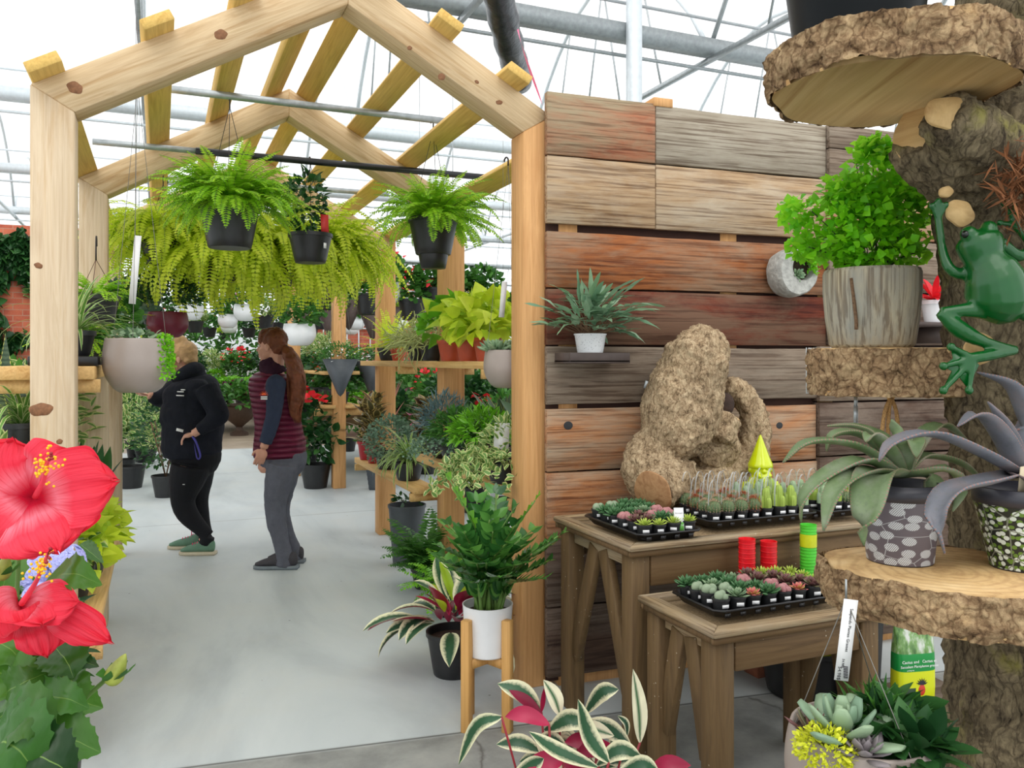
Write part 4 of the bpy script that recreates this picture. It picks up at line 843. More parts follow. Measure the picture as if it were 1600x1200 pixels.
mb = MB(); ms = MB(); T_FAN = tmpl('heart', 4, 1.0, .1, .2)
def mp(x, y): p = at(x, y, 1.93); return np.array([p.x - c.x, p.y - c.y, p.z - 1.477])
blobs = [(1345, 262, 34), (1305, 300, 26), (1300, 320, 34), (1268, 330, 24), (1345, 330, 44), (1400, 296, 34), (1425, 290, 22), (1400, 350, 46), (1440, 360, 28), (1345, 385, 44), (1300, 375, 36), (1262, 385, 18), (1380, 395, 36), (1430, 395, 26), (1380, 320, 40), (1320, 400, 20), (1365, 245, 16), (1335, 238, 16), (1440, 320, 24)]
for (x, y, r) in blobs:
    cc = mp(x, y); rr = r * 1.93 / 1300 * .95; k = int(40 + r * 4.0); D = nrm(rng.normal(0, 1, (k, 3))); P = cc + np.array([0, rnd.uniform(-.05, .05), 0]) + D * rr * rng.uniform(.2, 1.25, (k, 1)) ** .7 * [1, 1.3, 1]
    scatter(mb, T_FAN, P, D + [0, -.3, .1], .020, .6, .8); ms.tube(curve([(rnd.uniform(-.03, .03), 0, .15), cc * .55 + np.array([0, 0, .08]), cc], 7), .0014, 4, cap=False)
mb.build('fronds', M['maiden'], t); ms.build('stems', M['wireb'], t)
# agaves
def agave(t, cx, cy, cd, org, mat, leaves, depthj=.03):
    mb = MB()
    for (pts, W) in leaves:
        P = []
        for (x, y, dd) in pts: p = at(x, y, cd + dd); P.append((p.x - org[0], p.y - org[1], p.z - org[2]))
        ribbon(mb, P, W * .8, n=16, prof='agave', cup=.45, k=4, wav=.0)
    o = mb.build('leaves', mat, t, True); s = o.modifiers.new('thick', 'SOLIDIFY'); s.thickness = .0035; return o
def agmat(name, c1, c2, c3):
    t = NT(name); uv = t.n('SeparateXYZ', Vector=t.coord('UV')); s_ = t.math('ABSOLUTE', t.math('SUBTRACT', uv.outputs[0], .5)); n = t.noise(t.coord(), 11, 5, .6); n2 = t.noise(t.coord(), 160, 3)
    col = t.ramp(n, [(.32, c1), (.5, c2), (.7, c3)]); col = t.mix(t.ramp(n2, [(.55, 0.0), (.7, .35)]), col, sr(86, 96, 80)); tt = t.math('SINE', t.math('MULTIPLY', uv.outputs[1], 260.0))
    col = t.mix(t.math('MULTIPLY', t.ramp(s_, [(.465, 0.0), (.48, 1.0)]), t.ramp(tt, [(.5, 0.0), (.7, 1.0)])), col, sr(150, 110, 100))
    return t.done(t.prin(Base__Color=col, Roughness=.55))
zL = 1.0515
c = at(1406, 0, 1.655); o1 = (c.x, c.y, zL)
def patpot(t, rt, rb, h, base, ink, kind, rimc):
    m = NT('patterned_pot_' + kind); uv = m.coord('UV'); 
    if kind == 'leaf':
        v = m.mapv(uv, (11, 5.5, 1)); vo = m.n('TexVoronoi', Vector=v, Scale=1.0, _voronoi_dimensions='2D', Randomness=.75); w_ = m.n('TexWave', Vector=m.mapv(uv, (120, 40, 1), rot=(0, 0, .6)), Scale=.35, Distortion=1.0).outputs['Fac']
        f = m.math('MULTIPLY', m.ramp(vo.outputs['Distance'], [(.34, 1.0), (.37, 0.0)]), m.ramp(w_, [(.28, .1), (.36, 1.0)]))
        ed = m.n('TexVoronoi', Vector=v, Scale=.5, _voronoi_dimensions='2D', _feature='DISTANCE_TO_EDGE', Randomness=1.0).outputs['Distance']; f = m.math('MAXIMUM', f, m.ramp(ed, [(.008, .6), (.014, 0.0)])); col = m.mix(f, base, ink)
    else:
        v = m.mapv(uv, (26, 9, 1), rot=(0, 0, .5)); vo = m.n('TexVoronoi', Vector=v, Scale=1.0, _voronoi_dimensions='2D', Randomness=.9); v2 = m.n('TexVoronoi', Vector=m.mapv(uv, (30, 11, 1), loc=(3, 5, 0), rot=(0, 0, -.6)), Scale=1.0, _voronoi_dimensions='2D', Randomness=.9)
        col = m.mix(m.ramp(v2.outputs['Distance'], [(.3, 1.0), (.36, 0.0)]), base, sr(96, 128, 48)); col = m.mix(m.ramp(vo.outputs['Distance'], [(.3, 1.0), (.34, 0.0)]), col, ink)
        ed = m.n('TexVoronoi', Vector=m.mapv(uv, (9, 3, 1)), Scale=1.0, _voronoi_dimensions='2D', _feature='DISTANCE_TO_EDGE').outputs['Distance']; col = m.mix(m.ramp(ed, [(.02, 1.0), (.03, 0.0)]), col, sr(120, 124, 112))
    mt = m.done(m.prin(Base__Color=col, Roughness=.35)); mb = MB(); mb.lathe([(rb, 0.002), (rb * .5 + rt * .5, h * .42), (rt, h * .8)], 44); mb.build('pot', mt, t, True)
    mb = MB(); mb.lathe([(1e-4, 0), (rb * .99, 0), (rb, .002)], 30); mb.build('foot', rimc, t, True); mb = MB(); mb.lathe([(rt, h * .8), (rt + .003, h * .81), (rt + .005, h), (rt - .004, h), (rt - .006, h * .8)], 44); mb.build('rim', rimc, t, True)
    mb = MB(); mb.lathe([(rt - .005, h * .86), (1e-4, h * .9)], 30); mb.build('soil', M['soil'], t)
rimm = plain('dark_slate_plastic', sr(52, 52, 60), .4)
t = thing('potted_agave', 'grey green agave in a grey pot with white scribbled leaves on the lowest log slice', 'plant', o1)
patpot(t, .074, .062, .155, sr(94, 86, 92), sr(200, 204, 206), 'leaf', rimm)
C0 = (1405, 745, 0)
agave(t, 1405, 745, 1.655, o1, agmat('agave_grey_green', sr(78, 102, 58), sr(106, 126, 86), sr(136, 142, 124)), [
    ([C0, (1340, 700, -.02), (1265, 692, -.04), (1222, 722, -.05)], .05), ([C0, (1352, 722, -.06), (1300, 740, -.1), (1258, 775, -.12), (1250, 815, -.12)], .055), ([C0, (1350, 740, -.1), (1305, 768, -.15), (1285, 830, -.17)], .06),
    ([C0, (1368, 745, -.12), (1355, 800, -.17), (1348, 852, -.17)], .078), ([C0, (1380, 690, .05), (1340, 668, .08), (1292, 664, .1)], .055), ([C0, (1400, 690, .02), (1395, 655, .02)], .065), ([C0, (1430, 700, .06), (1470, 665, .1), (1515, 690, .12)], .055),
    ([C0, (1440, 740, -.05), (1480, 735, -.08), (1502, 760, -.08), (1490, 800, -.09)], .05), ([C0, (1350, 685, .02), (1305, 680, .02), (1290, 705, .02)], .055), ([C0, (1440, 715, .05), (1500, 725, .07), (1545, 760, .07)], .05), ([C0, (1385, 705, -.03), (1362, 680, -.05), (1352, 690, -.06)], .05), ([C0, (1415, 700, -.04), (1430, 690, -.06), (1432, 715, -.08)], .055), ([C0, (1450, 745, 0), (1462, 780, -.02), (1470, 830, -.02)], .05)])
c = at(1594, 0, 1.60); o2 = (c.x, c.y, zL); t = thing('potted_agave', 'purple grey agave in a dark pot printed with small white and green leaves', 'plant', o2)
patpot(t, .08, .052, .155, sr(28, 34, 32), sr(206, 214, 206), 'sprig', rimm)
C1 = (1590, 742, 0)
agave(t, 1590, 742, 1.60, o2, agmat('agave_purple_grey', sr(88, 90, 98), sr(108, 110, 118), sr(124, 112, 112)), [
    ([C1, (1530, 710, -.06), (1455, 680, -.1), (1395, 692, -.13), (1372, 720, -.14)], .05), ([C1, (1540, 755, -.08), (1485, 770, -.12), (1462, 810, -.14), (1478, 865, -.15)], .062), ([C1, (1600, 680, .03), (1580, 610, .03), (1528, 580, .02)], .08),
    ([C1, (1580, 700, .0), (1560, 655, -.01), (1545, 627, -.01)], .05), ([C1, (1565, 690, -.02), (1530, 650, -.04), (1495, 665, -.05)], .06), ([C1, (1640, 690, .05), (1700, 680, .08)], .07), ([C1, (1630, 760, -.08), (1680, 800, -.1)], .06), ([C1, (1620, 660, .05), (1640, 600, .06)], .07)])
stake_tag(t, -.03, -.03, .15, .05, .05, R(10), plain('kraft_tag', sr(206, 190, 160), .7), .1)
# ================================================================ green metal frog
M['frog'] = plain('glossy_green_enamel', sr(2, 80, 26), .24, 0, .1, 8, coat=.15); fp = at(1548, 450, 1.60)
t = thing('frog_sculpture', 'glossy dark green metal frog climbing the tree trunk', 'sculpture', fp)
def fr(x, y, d=1.60): p = at(x, y, d); return np.array([p.x - fp.x, p.y - fp.y, p.z - fp.z])
u = 1.6 / 1300; mb = MB()
mb.tube(curve([fr(1545, 500), fr(1558, 470, 1.585), fr(1552, 430, 1.575), fr(1538, 405, 1.58), fr(1530, 380, 1.585), fr(1524, 362, 1.59)], 14), np.array([18, 34, 42, 46, 44, 41, 36, 30, 29, 32, 34, 33, 26, 14]) * u, 18, sq=(1, 1))
mb.ball(fr(1514, 366, 1.57), 13 * u); mb.ball(fr(1545, 358, 1.57), 13 * u)
mb.tube(curve([fr(1530, 420, 1.59), fr(1508, 428), fr(1486, 422, 1.6), fr(1474, 395, 1.61), fr(1466, 340, 1.62)], 12), np.array([13, 12, 11, 10, 9.5, 9, 8.5, 8, 7, 6, 6, 6]) * u, 10)
for (x, y) in ((1456, 322), (1466, 314), (1478, 320)): mb.tube([fr(1466, 345, 1.62), fr(x, y, 1.615)], [4 * u, 3.5 * u], 8); mb.ball(fr(x, y, 1.615), 5.5 * u, 8, 6)
mb.tube(curve([fr(1560, 380, 1.59), fr(1592, 400, 1.6), fr(1612, 385, 1.6), fr(1588, 355, 1.59)], 10), np.array([12, 11, 10, 10, 9, 9, 8, 7, 6, 6]) * u, 10)
for (x, y) in ((1568, 318), (1584, 314), (1562, 348)): mb.tube([fr(1590, 352, 1.59), fr(x, y, 1.585)], [5 * u, 3.5 * u], 8); mb.ball(fr(x, y, 1.585), 5.5 * u, 8, 6)
mb.tube(curve([fr(1565, 490, 1.585), fr(1520, 484, 1.58), fr(1470, 488, 1.58)], 8), np.array([16, 15, 14, 13, 12, 10, 9, 8]) * u, 10)
mb.tube(curve([fr(1468, 488, 1.58), fr(1500, 515, 1.58), fr(1540, 535, 1.59), fr(1588, 547, 1.6)], 10), np.array([8, 10, 13, 14, 13, 11, 9, 8, 7, 7]) * u, 10)
mb.tube(curve([fr(1588, 547, 1.6), fr(1540, 556, 1.58), fr(1512, 560, 1.575)], 6), np.array([7, 8, 9, 9, 9, 8]) * u, 10)
for (x, y) in ((1486, 542), (1474, 572), (1474, 610), (1514, 610)): mb.tube([fr(1520, 560, 1.575), fr(x, y, 1.57)], [7 * u, 4 * u], 8); mb.ball(fr(x, y, 1.57), 7 * u, 10, 8)
mb.tube(curve([fr(1580, 480), fr(1615, 500), fr(1625, 540)], 6), [.016, .015, .014, .013, .012, .01], 8)
o = mb.build('body', M['frog'], t, True); remesh(o, .0035, 2)
wb = [fr(1520, 560, 1.574), fr(1486, 542, 1.571), fr(1490, 560, 1.572), fr(1474, 572, 1.571), fr(1488, 580, 1.572), fr(1474, 608, 1.571), fr(1500, 590, 1.572), fr(1512, 606, 1.571), fr(1530, 570, 1.573)]
mb = MB(); mb.add(wb, np.array([[0, i, i + 1] for i in range(1, 8)])); o = mb.build('webbing', M['frog'], t); s = o.modifiers.new('thick', 'SOLIDIFY'); s.thickness = .003
mb = MB(); M['be'] = plain('black_enamel', sr(12, 20, 14), .1); mb.ball(fr(1508, 366, 1.563), 6 * u, 10, 8); mb.build('eye', M['be'], t, True); mb = MB(); mb.ball(fr(1548, 354, 1.563), 6 * u, 10, 8); mb.build('eye', M['be'], t, True)
# rope loop, clip, wire rack
p = at(1392, 622, 1.86); t = thing('rope_loop', 'tan rope loop hanging under the middle log slice', 'rope', (p.x, p.y, p.z)); mb = MB()
for (a, b_) in ((-.018, .016), (-.006, .02), (.016, .02)): mb.tube(curve([(0, 0, 0), (a, 0, -.03), (a * 1.5, 0, -.09), (a * 1.2 + b_ * .3, 0, -.12)], 10), .0045, 7)
mb.build('rope', plain('tan_rope', sr(196, 152, 96), .8, 0, .25, 300, .6), t, True); mb = MB(); th = np.linspace(0, 2 * PI, 16); mb.tube(np.stack([.009 * np.cos(th), 0 * th, .004 + .009 * np.sin(th)], 1), .003, 6); mb.build('ring', M['stand'], t, True)
p = at(1337, 621, 1.88); t = thing('metal_clip', 'small steel spring clip hanging left of the rope loop', 'clip', p); mb = MB(); mb.tube([(0, 0, .002), (0, 0, -.02)], .004, 8); mb.build('swivel', M['galv'], t, True); mb = MB(); mb.tube([(0, 0, -.02), (0, 0, -.06)], .005, 8); mb.build('body', M['galv'], t, True)
t = thing('wire_rack', 'thin white wire rack beside the middle log slice', 'rack', at(1270, 580, 2.02)); mb = MB(); o0 = at(1270, 580, 2.02)
def rk(x, y, d=2.02): p = at(x, y, d); return (p.x - o0.x, p.y - o0.y, p.z - o0.z)
for y in (548, 562, 580, 597, 614): mb.tube([rk(1260, y), rk(1300, y, 2.12)], .0012, 5)
for x, d in ((1260, 2.02), (1275, 2.05), (1298, 2.11)): mb.tube([rk(x, 543, d), rk(x, 615, d)], .0012, 5)
mb.build('grid', M['galvw'], t); mb = MB(); mb.box(rk(1268, 546), (.018, .002, .008)); mb.build('clip', M['tagw'], t)
# red bromeliad behind the trunk on a wall bracket
p = atY(1452, 505, 3.0); t = thing('wall_shelf', 'dark bracket shelf on the partition behind the maidenhair fern', 'shelf', (p.x - .1, 2.9, p.z)); mb = MB(); mb.box((.1, .12, -.01), (.3, .24, .02)); mb.build('board', shm, t); mb = MB(); mb.box((.1, .12, -.06), (.02, .2, .08)); mb.build('bracket', shm, t)
t = thing('potted_bromeliad', 'red leaved bromeliad peeking out beside the trunk', 'plant', (p.x, 2.97, p.z + .001)); pot(t, .06, .045, .11, M['whitepot']); mb = MB()
for i in range(26): strap(mb, (0, 0, .1), rnd.uniform(0, 6.28), R(rnd.uniform(15, 80)), rnd.uniform(.12, .2), .03, rnd.uniform(.3, 1), prof='lance')
mb.build('leaves', M['redfl'], t, True)
# crate, bag, hanging bowl
p = atZ(1425, 1112, .24); t = thing('wooden_crate', 'weathered dark wooden crate under the right end of the lower table', 'crate', (p.x, p.y, 0), R(-8)); cm = wood('crate_wood', sr(74, 62, 52), sr(100, 86, 72), sr(84, 70, 58), axis=0)
for i in range(4): mb = MB(); mb.box((0, 0, 0), (.42, .085, .018)); mb.build('slat', cm, t, bevel=.002, loc=(.1, -.07 + i * .09, .231))
for i in range(2):
    for yy in (-.12, .25): mb = MB(); mb.box((0, 0, 0), (.42, .016, .1)); mb.build('slat', cm, t, bevel=.002, loc=(.1, yy, .055 + i * .11))
mb = MB(); [mb.box((x, y, .11), (.03, .03, .22)) for x in (-.09, .29) for y in (-.1, .23)]; mb.build('corner_posts', cm, t); 
bt = NT('printed_potting_mix_bag'); uvc = bt.n('SeparateXYZ', Vector=bt.coord('Generated')); z_ = uvc.outputs[2]
top = bt.ramp(bt.noise(bt.mapv(bt.coord(), (14, 14, 5)), 3, 4), [(.35, sr(52, 96, 40)), (.5, sr(120, 160, 90)), (.65, sr(210, 214, 206))])
col = bt.mix(bt.ramp(z_, [(.44, 0.0), (.445, 1.0)]), sr(212, 220, 30), sr(22, 140, 62)); col = bt.mix(bt.ramp(z_, [(.64, 0.0), (.645, 1.0)]), col, top)
bm = bt.done(bt.prin(Base__Color=col, Roughness=.25)); pb = atZ(1426, 1103, .241); t = thing('potting_mix_bag', 'green and yellow bag of cactus and succulent potting mix on the crate', 'bag', pb, R(-12)); mb = MB()
n = 24; th = np.linspace(0, 2 * PI, n, endpoint=False); rings = []
for (z0, a, b_) in ((0, .066, .03), (.01, .073, .036), (.08, .075, .038), (.18, .075, .034), (.25, .074, .022), (.285, .074, .006), (.30, .074, .003)):
    cx = np.sign(np.cos(th)) * np.abs(np.cos(th)) ** .5 * a; cy = np.sign(np.sin(th)) * np.abs(np.sin(th)) ** .6 * b_; rings.append(np.stack([cx, cy, np.full(n, z0)], 1))
a = np.arange(n); b = (a + 1) % n; mb.add(np.concatenate(rings), [np.concatenate([np.stack([a + i * n, b + i * n, b + (i + 1) * n, a + (i + 1) * n], 1) for i in range(6)]), np.array([list(range(n))[::-1]])]); mb.build('bag', bm, t, True)
for (s, x, z0, sz) in (('Cactus and', -.036, .168, .0145), ('Succulent Plant', -.036, .152, .0125), ('Cactus et', .037, .168, .0145), ('plantes grasses', .037, .152, .0115)): text(s, sz, M['inkw'], t, (x, -.0385, z0), (R(90), 0, 0))
text('potting mix', .006, M['inkw'], t, (-.036, -.039, .14), (R(90), 0, 0)); text('5 L', .012, M['ink'], t, (.0, -.0385, .028), (R(90), 0, 0))
mb = MB(); mb.ball((.008, -.037, .07), (.014, .004, .02), 12, 8); mb.build('red_cactus_print', plain('red_print', sr(206, 62, 40), .5), t, True); mb = MB(); D = np.array([[math.cos(a_), 0, math.sin(a_)] for a_ in np.linspace(.3, 2.8, 7)]); mb.inst(T_NEED, frames(D, np.tile([0, -1., 0], (7, 1)), .024, 2.0), np.tile([.008, -.040, .088], (7, 1))); mb.build('leaf_print', M['ink'], t)
bp_ = at(1348, 1150, 1.50); bz = bp_.z - .155; t = thing('hanging_succulent_bowl', 'taupe hanging bowl of mixed succulents below the lowest log slice', 'hanging planter', (bp_.x, bp_.y, bz)); rt = basket(t, .135, .17, M['taupe'])
def hb(x, y, d): p = at(x, y, d); return np.array([p.x - bp_.x, p.y - bp_.y, p.z - bz])
hk_ = hb(1322, 935, 1.52); mb = MB()
for a_ in (.5, 2.6, 4.6): mb.tube([(rt * .95 * math.cos(a_), rt * .95 * math.sin(a_), .165), hk_], .0012, 4, cap=False)
mb.build('hanger_wires', M['wire'], t); mb = MB(); mb.tube([hk_, hk_ + np.array([0, 0, .035])], .002, 6); mb.build('hook', M['galv'], t)
RB = fat(6, 6, .5, .16, .5, 'obov')
mb = MB(); rosette(mb, 18, .105, RB, 5, 85, .17, tuple(hb(1318, 1110, 1.45)[:2] * 1.0)); mb.build('paddle_rosette', SM['sage2'] if 'sage2' in SM else leafmat('blue_green_paddles', L_(120, 150, 124), L_(150, 174, 140), .5, .08), t, True)
mb = MB(); q = hb(1350, 1180, 1.40); rosette(mb, 20, .06, FTW, 0, 80, .165, tuple(q[:2])); mb.build('grey_rosette', leafmat('mauve_grey_rosette', L_(112, 106, 112), L_(138, 130, 132), .5, .05), t, True)
mb = MB(); q = hb(1290, 1170, 1.42); bush(mb, (q[0], q[1], .17), (.05, .05, .035), 700, T_OBO, .012, .6, .6, low=-.6); mb.build('lime_sedum', leafmat('lime_sedum_leaf', L_(198, 206, 40), L_(216, 220, 60), .5, .1), t)
mb = MB(); q = hb(1270, 1120, 1.48); rosette(mb, 22, .06, FTN, 0, 80, .165, tuple(q[:2])); mb.build('dark_rosette', SM['purp'], t, True)
mb = MB(); bush(mb, tuple(hb(1400, 1165, 1.48)[:2]) + (.165,), (.07, .07, .05), 120, T_OV, .055); bush(mb, tuple(hb(1430, 1190, 1.42)[:2]) + (.15,), (.06, .06, .05), 60, T_OV, .06); mb.build('leaves', M['dgreen'], t)
mb = MB(); bush(mb, tuple(hb(1375, 1150, 1.5)[:2]) + (.17,), (.06, .06, .05), 300, T_NEED, .05); mb.build('needles', M['green'], t)
p = at(1322, 1000, 1.51); t = thing('hanging_label', 'long white price strip reading Suspendu Plantes Grasses hanging on the bowl wires', 'label', p, -YAW - .1); mb = MB(); rt_ = Matrix.Rotation(R(7), 3, 'Y'); mb.box((0, 0, 0), (.026, .001, .148), rt_); mb.build('strip', M['tagw'], t)
t.rotation_euler = (0, 0, -YAW)
for (s, sz, x, z0) in (('Suspendu Plantes Grasses', .0076, .003, .018), ('54.98$', .006, -.001, -.042), ('54.98$', .009, -.006, -.06)): text(s, sz, M['ink'], t, (x + z0 * .12, -.0012, z0), (R(90), R(83 + 14), 0))
mb = MB()
for i in range(14): mb.box((.0055 - .055 * .12, -.001, -.048 - i * .0016), (.008, .0006, .0007 if i % 3 else .0011), rt_)
mb.build('barcode', M['ink'], t)
# under the tables
p = atZ(1200, 1050, 0); mb = MB(); mb.box((0, 0, .035), (.2, .1, .07)); o = mb.build('brick', plain('orange_brick', sr(140, 84, 60), .9, 0, .2), loc=(p.x, p.y, 0), bevel=.004); tag(o, 'orange brick lying on the floor under the tables', 'brick')
p = atZ(1300, 1120, 0); t = thing('plastic_tub', 'black plastic tub under the tables behind the lower table leg', 'tub', (p.x + .1, p.y + .25, 0)); pot(t, .2, .17, .22, M['blackpl'], soil=False)
t2 = thing('soil_bag', 'yellow plastic soil bag slumped in the black tub under the table', 'bag', (p.x + .1, p.y + .25, .02)); mb = MB(); mb.ball((0, 0, .2), (.14, .12, .2), 16, 12); o = mb.build('bag', plain('yellow_green_plastic', sr(180, 190, 20), .3), t2, True); remesh(o, .012, 2, [('CLOUDS', .06, .04)])
mb = MB(); bush(mb, (0, 0, .1), (.1, .1, .08), 120, T_OV, .05); t = thing('potted_plant', 'small bright green plant in a black pot right of the potting mix bag', 'plant', (TB1.location.x + 1.15, 2.62, .0)); pot(t, .09, .07, .42, M['blackpot']); mb2 = MB(); bush(mb2, (0, 0, .44), (.12, .12, .09), 160, T_OV, .045); mb2.build('leaves', M['maiden'], t)
# ================================================================ shelves inside the pergola
def board(label, x0, x1, y0, y1, z, th=.04, n=2):
    t = thing('plank_shelf', label, 'shelf', (x0, y0, 0)); wd_ = (x1 - x0) / n
    for i in range(n): mb = MB(); mb.box((0, 0, 0), (wd_ - .006, y1 - y0, th)); mb.build('board', M['shelf'], t, bevel=.003, loc=(wd_ * (i + .5), (y1 - y0) / 2, z - th / 2))
    for yy in np.arange(.02, y1 - y0, 1.64): mb = MB(); mb.box((0, 0, 0), (x1 - x0 + .03, .038, .05)); mb.build('bearer', M['shelf'], t, loc=((x1 - x0) / 2 + .0, yy + .03, z - th - .025))
    return t
board('long eye level plank shelf along the right side of the pergola', 1.55, 1.652, 3.98, 6.95, 1.44, .04, 1)
board('eye level back plank behind the right hand pergola posts', 1.81, 1.92, 3.55, 6.95, 1.44, .04, 1)
board('waist high plank shelf between the nearest two right pergola posts', 1.50, 1.645, 3.50, 5.12, .85, .045, 1)
board('lower plank shelf between the second and third right posts', 1.50, 1.65, 5.15, 6.95, .63, .045, 1)
board('back plank behind the waist high right shelf', 1.81, 1.95, 3.55, 5.12, .85, .045, 1)
board('eye level plank shelf along the left side of the pergola', -.56, -.225, 3.5, 6.9, 1.425, .05, 2)
board('low plank shelf along the left side of the pergola', -.60, -.20, 3.20, 5.0, .5, .045, 3)
# support plates between the two rows of shelf planks (pots span the gap)
# ---------------------------------------------------------------- hanging ferns
def hfern(name, label, loc, ztop, rp_, nf, L, mat, pr=.14, ph=.16, droop=(1.2, 2.3), el=(10, 85), w_=.07, hook=.08, potname='blackpot', double=False, mx=1):
    t = thing(name, label, 'fern', loc)
    pot(t, pr, pr * .74, ph, M[potname], rim=.007, rh=.022)
    if double: mb = MB(); mb.lathe([(1e-4, -.075), (pr * .52, -.075), (pr * .60, -.02), (pr * .66, .03)], 28); mb.build('saucer_pot', M[potname], t, True)
    wires(t, pr, ph - .01, ztop - loc[2] - hook, hook, m=M['wireb'])
    mb = MB(); ms = MB()
    for i in range(nf):
        az = rnd.uniform(0, 6.283); e = R(rnd.uniform(*el)); l = L * rnd.uniform(.6, 1.1); b = (pr * .5 * math.cos(az) * rnd.random(), pr * .5 * math.sin(az) * rnd.random(), ph - .02)
        d = rnd.uniform(*droop) * (1.15 if e > 1 else 1); frond(mb, b, az, e, l, d, w_, 30, fold=rnd.uniform(-.1, .4))
        ms.tube(arc(b, az, e, l, d, 8, 1.2), .0012, 3, cap=False)
    mb.build('fronds', mat, t); ms.build('stems', M['stem'], t); return t
p = atY(359, 388, Y1); hfern('hanging_fern', 'large bright green fern in a black pot on the galvanised rail, left', (p.x, Y1, p.z), Z1 + .025, .15, 300, .40, M['fern'], .142, .21, w_=.085, el=(25, 90), droop=(.9, 2.3))
p = atY(677, 418, Y1); hfern('hanging_fern', 'bright green fern in a doubled black pot hanging by the right posts', (p.x, Y1, p.z + .07), Z1 + .025, .15, 170, .40, M['fern'], .132, .2, double=True, el=(15, 88), droop=(.8, 2.0), w_=.085)
for (x, y, Y, L, nf, lab) in ((255, 415, 5.6, .5, 170, 'left'), (345, 440, 5.75, .72, 300, 'middle'), (432, 448, 5.85, .74, 300, 'right'), (505, 440, 5.95, .66, 240, 'rightmost')):
    p = atY(x, y, Y); hfern('hanging_fern', 'trailing lime yellow fern with long drooping fronds, %s of the lime ferns' % lab, (p.x, Y, p.z), 2.62, .14, nf, L * 1.05, M['fernlime'], .13, .16, droop=(1.5, 2.9), el=(20, 88), w_=.125)
p = atY(485, 411, Y2); t = thing('hanging_plant', 'glossy dark green plant in a small black pot on the black rail', 'plant', (p.x, Y2, p.z)); pot(t, .118, .085, .165, M['blackpot'], rim=.006); wires(t, .11, .16, Z2 + .03 - p.z - .05, .05)
mb = MB(); bush(mb, (-.02, 0, .33), (.1, .1, .2), 260, T_OV, .05, low=-.9); mb.build('leaves', M['dgreen'], t, True); mb = MB(); bush(mb, (-.1, -.03, .25), (.06, .05, .12), 40, T_OV, .04); mb.build('young_leaves', M['lime'], t)
stake_tag(t, .07, -.07, .15, .12, .045, R(10), plain('red_tag', sr(200, 46, 44), .5), -.1); sticker(t, -PI / 2 + .6, .115, .09, .02, .03)
for (x, y, Y, zc) in ((372, 0, 0, 0),): pass
# bowls
def bowl(name, label, px_, py_, Y, r, h, mat, ztop, hooky=.04):
    p = atY(px_, py_, Y); t = thing(name, label, 'hanging planter', (p.x, Y, p.z)); rt = basket(t, r, h, mat); wires(t, rt * .95, h, ztop - p.z - hooky, hooky, m=M['wire'], rad=.001); return t, rt
t, rt = bowl('hanging_bowl', 'round taupe hanging bowl with trailing plants beside the left pergola post', 215, 613, 3.66, .130, .215, M['taupe'], 2.58)
mb = MB(); bush(mb, (0, 0, .22), (.1, .1, .025), 90, T_RND, .025); mb.build('rosettes', SM['sage'], t); mb = MB()
for i in range(26):
    a = rnd.uniform(-.9, .4); P = arc((.118 * math.cos(a), .118 * math.sin(a), .222), a, -1.15, rnd.uniform(.05, .17), .4, 8, .3); scatter(mb, T_RND, np.repeat(P, 3, 0) + rng.normal(0, .005, (24, 3)), rng.normal(0, 1, (24, 3)), .012, .5, .5)
mb.build('trailing_stems', M['maiden'], t)
t, rt = bowl('hanging_bowl', 'round taupe hanging bowl of grey green succulents by the right front post', 794, 606, 3.66, .118, .18, M['taupe'], 2.42)
mb = MB(); 
for i in range(7): q = (rnd.uniform(-.08, .08), rnd.uniform(-.08, .08)); rosette(mb, 22, .09, FT, 5, 85, .17, q)
mb.build('rosettes', SM['sage'], t, True); mb = MB(); bush(mb, (.07, -.03, .15), (.06, .08, .1), 260, T_RND, .014, low=-1); mb.build('trailing_stems', M['green'], t)
for (x, y0, y1, Y, lab) in ((211, 368, 475, 3.66, 'long white price strip hanging above the left taupe bowl'), (786, 440, 496, 3.9, 'white price strip hanging above the right taupe bowl')):
    a, b = atY(x, y0, Y), atY(x, y1, Y); o = thing('hanging_label', lab, 'label', (a.x, Y, b.z), -YAW); mb = MB(); mb.box((0, 0, (a.z - b.z) / 2), (.028, .001, a.z - b.z), Matrix.Rotation(R(5), 3, 'Y')); mb.build('strip', M['tagw'], o)
    mb = MB(); mb.tube([(0, .002, a.z - b.z - .01), (0, .004, 2.56 - b.z)], .0008, 4); mb.build('wire', M['wire'], o)
# empty hanger on left second post with small fern
p = atY(150, 505, 4.3); t = thing('hanging_fern', 'small fern on a black wire hanger in front of the left second post', 'fern', (p.x, 4.3, p.z)); pot(t, .1, .075, .13, M['blackpot']); zt = atY(145, 368, 4.3).z
wires(t, .1, .12, zt - p.z - .11, .11, m=plain('brown_hanger', sr(92, 52, 40), .5)); mb = MB()
for i in range(60): frond(mb, (0, 0, .12), rnd.uniform(0, 6.28), R(rnd.uniform(10, 80)), rnd.uniform(.12, .24), rnd.uniform(.8, 2), .05, 18)
mb.build('fronds', M['fern'], t)
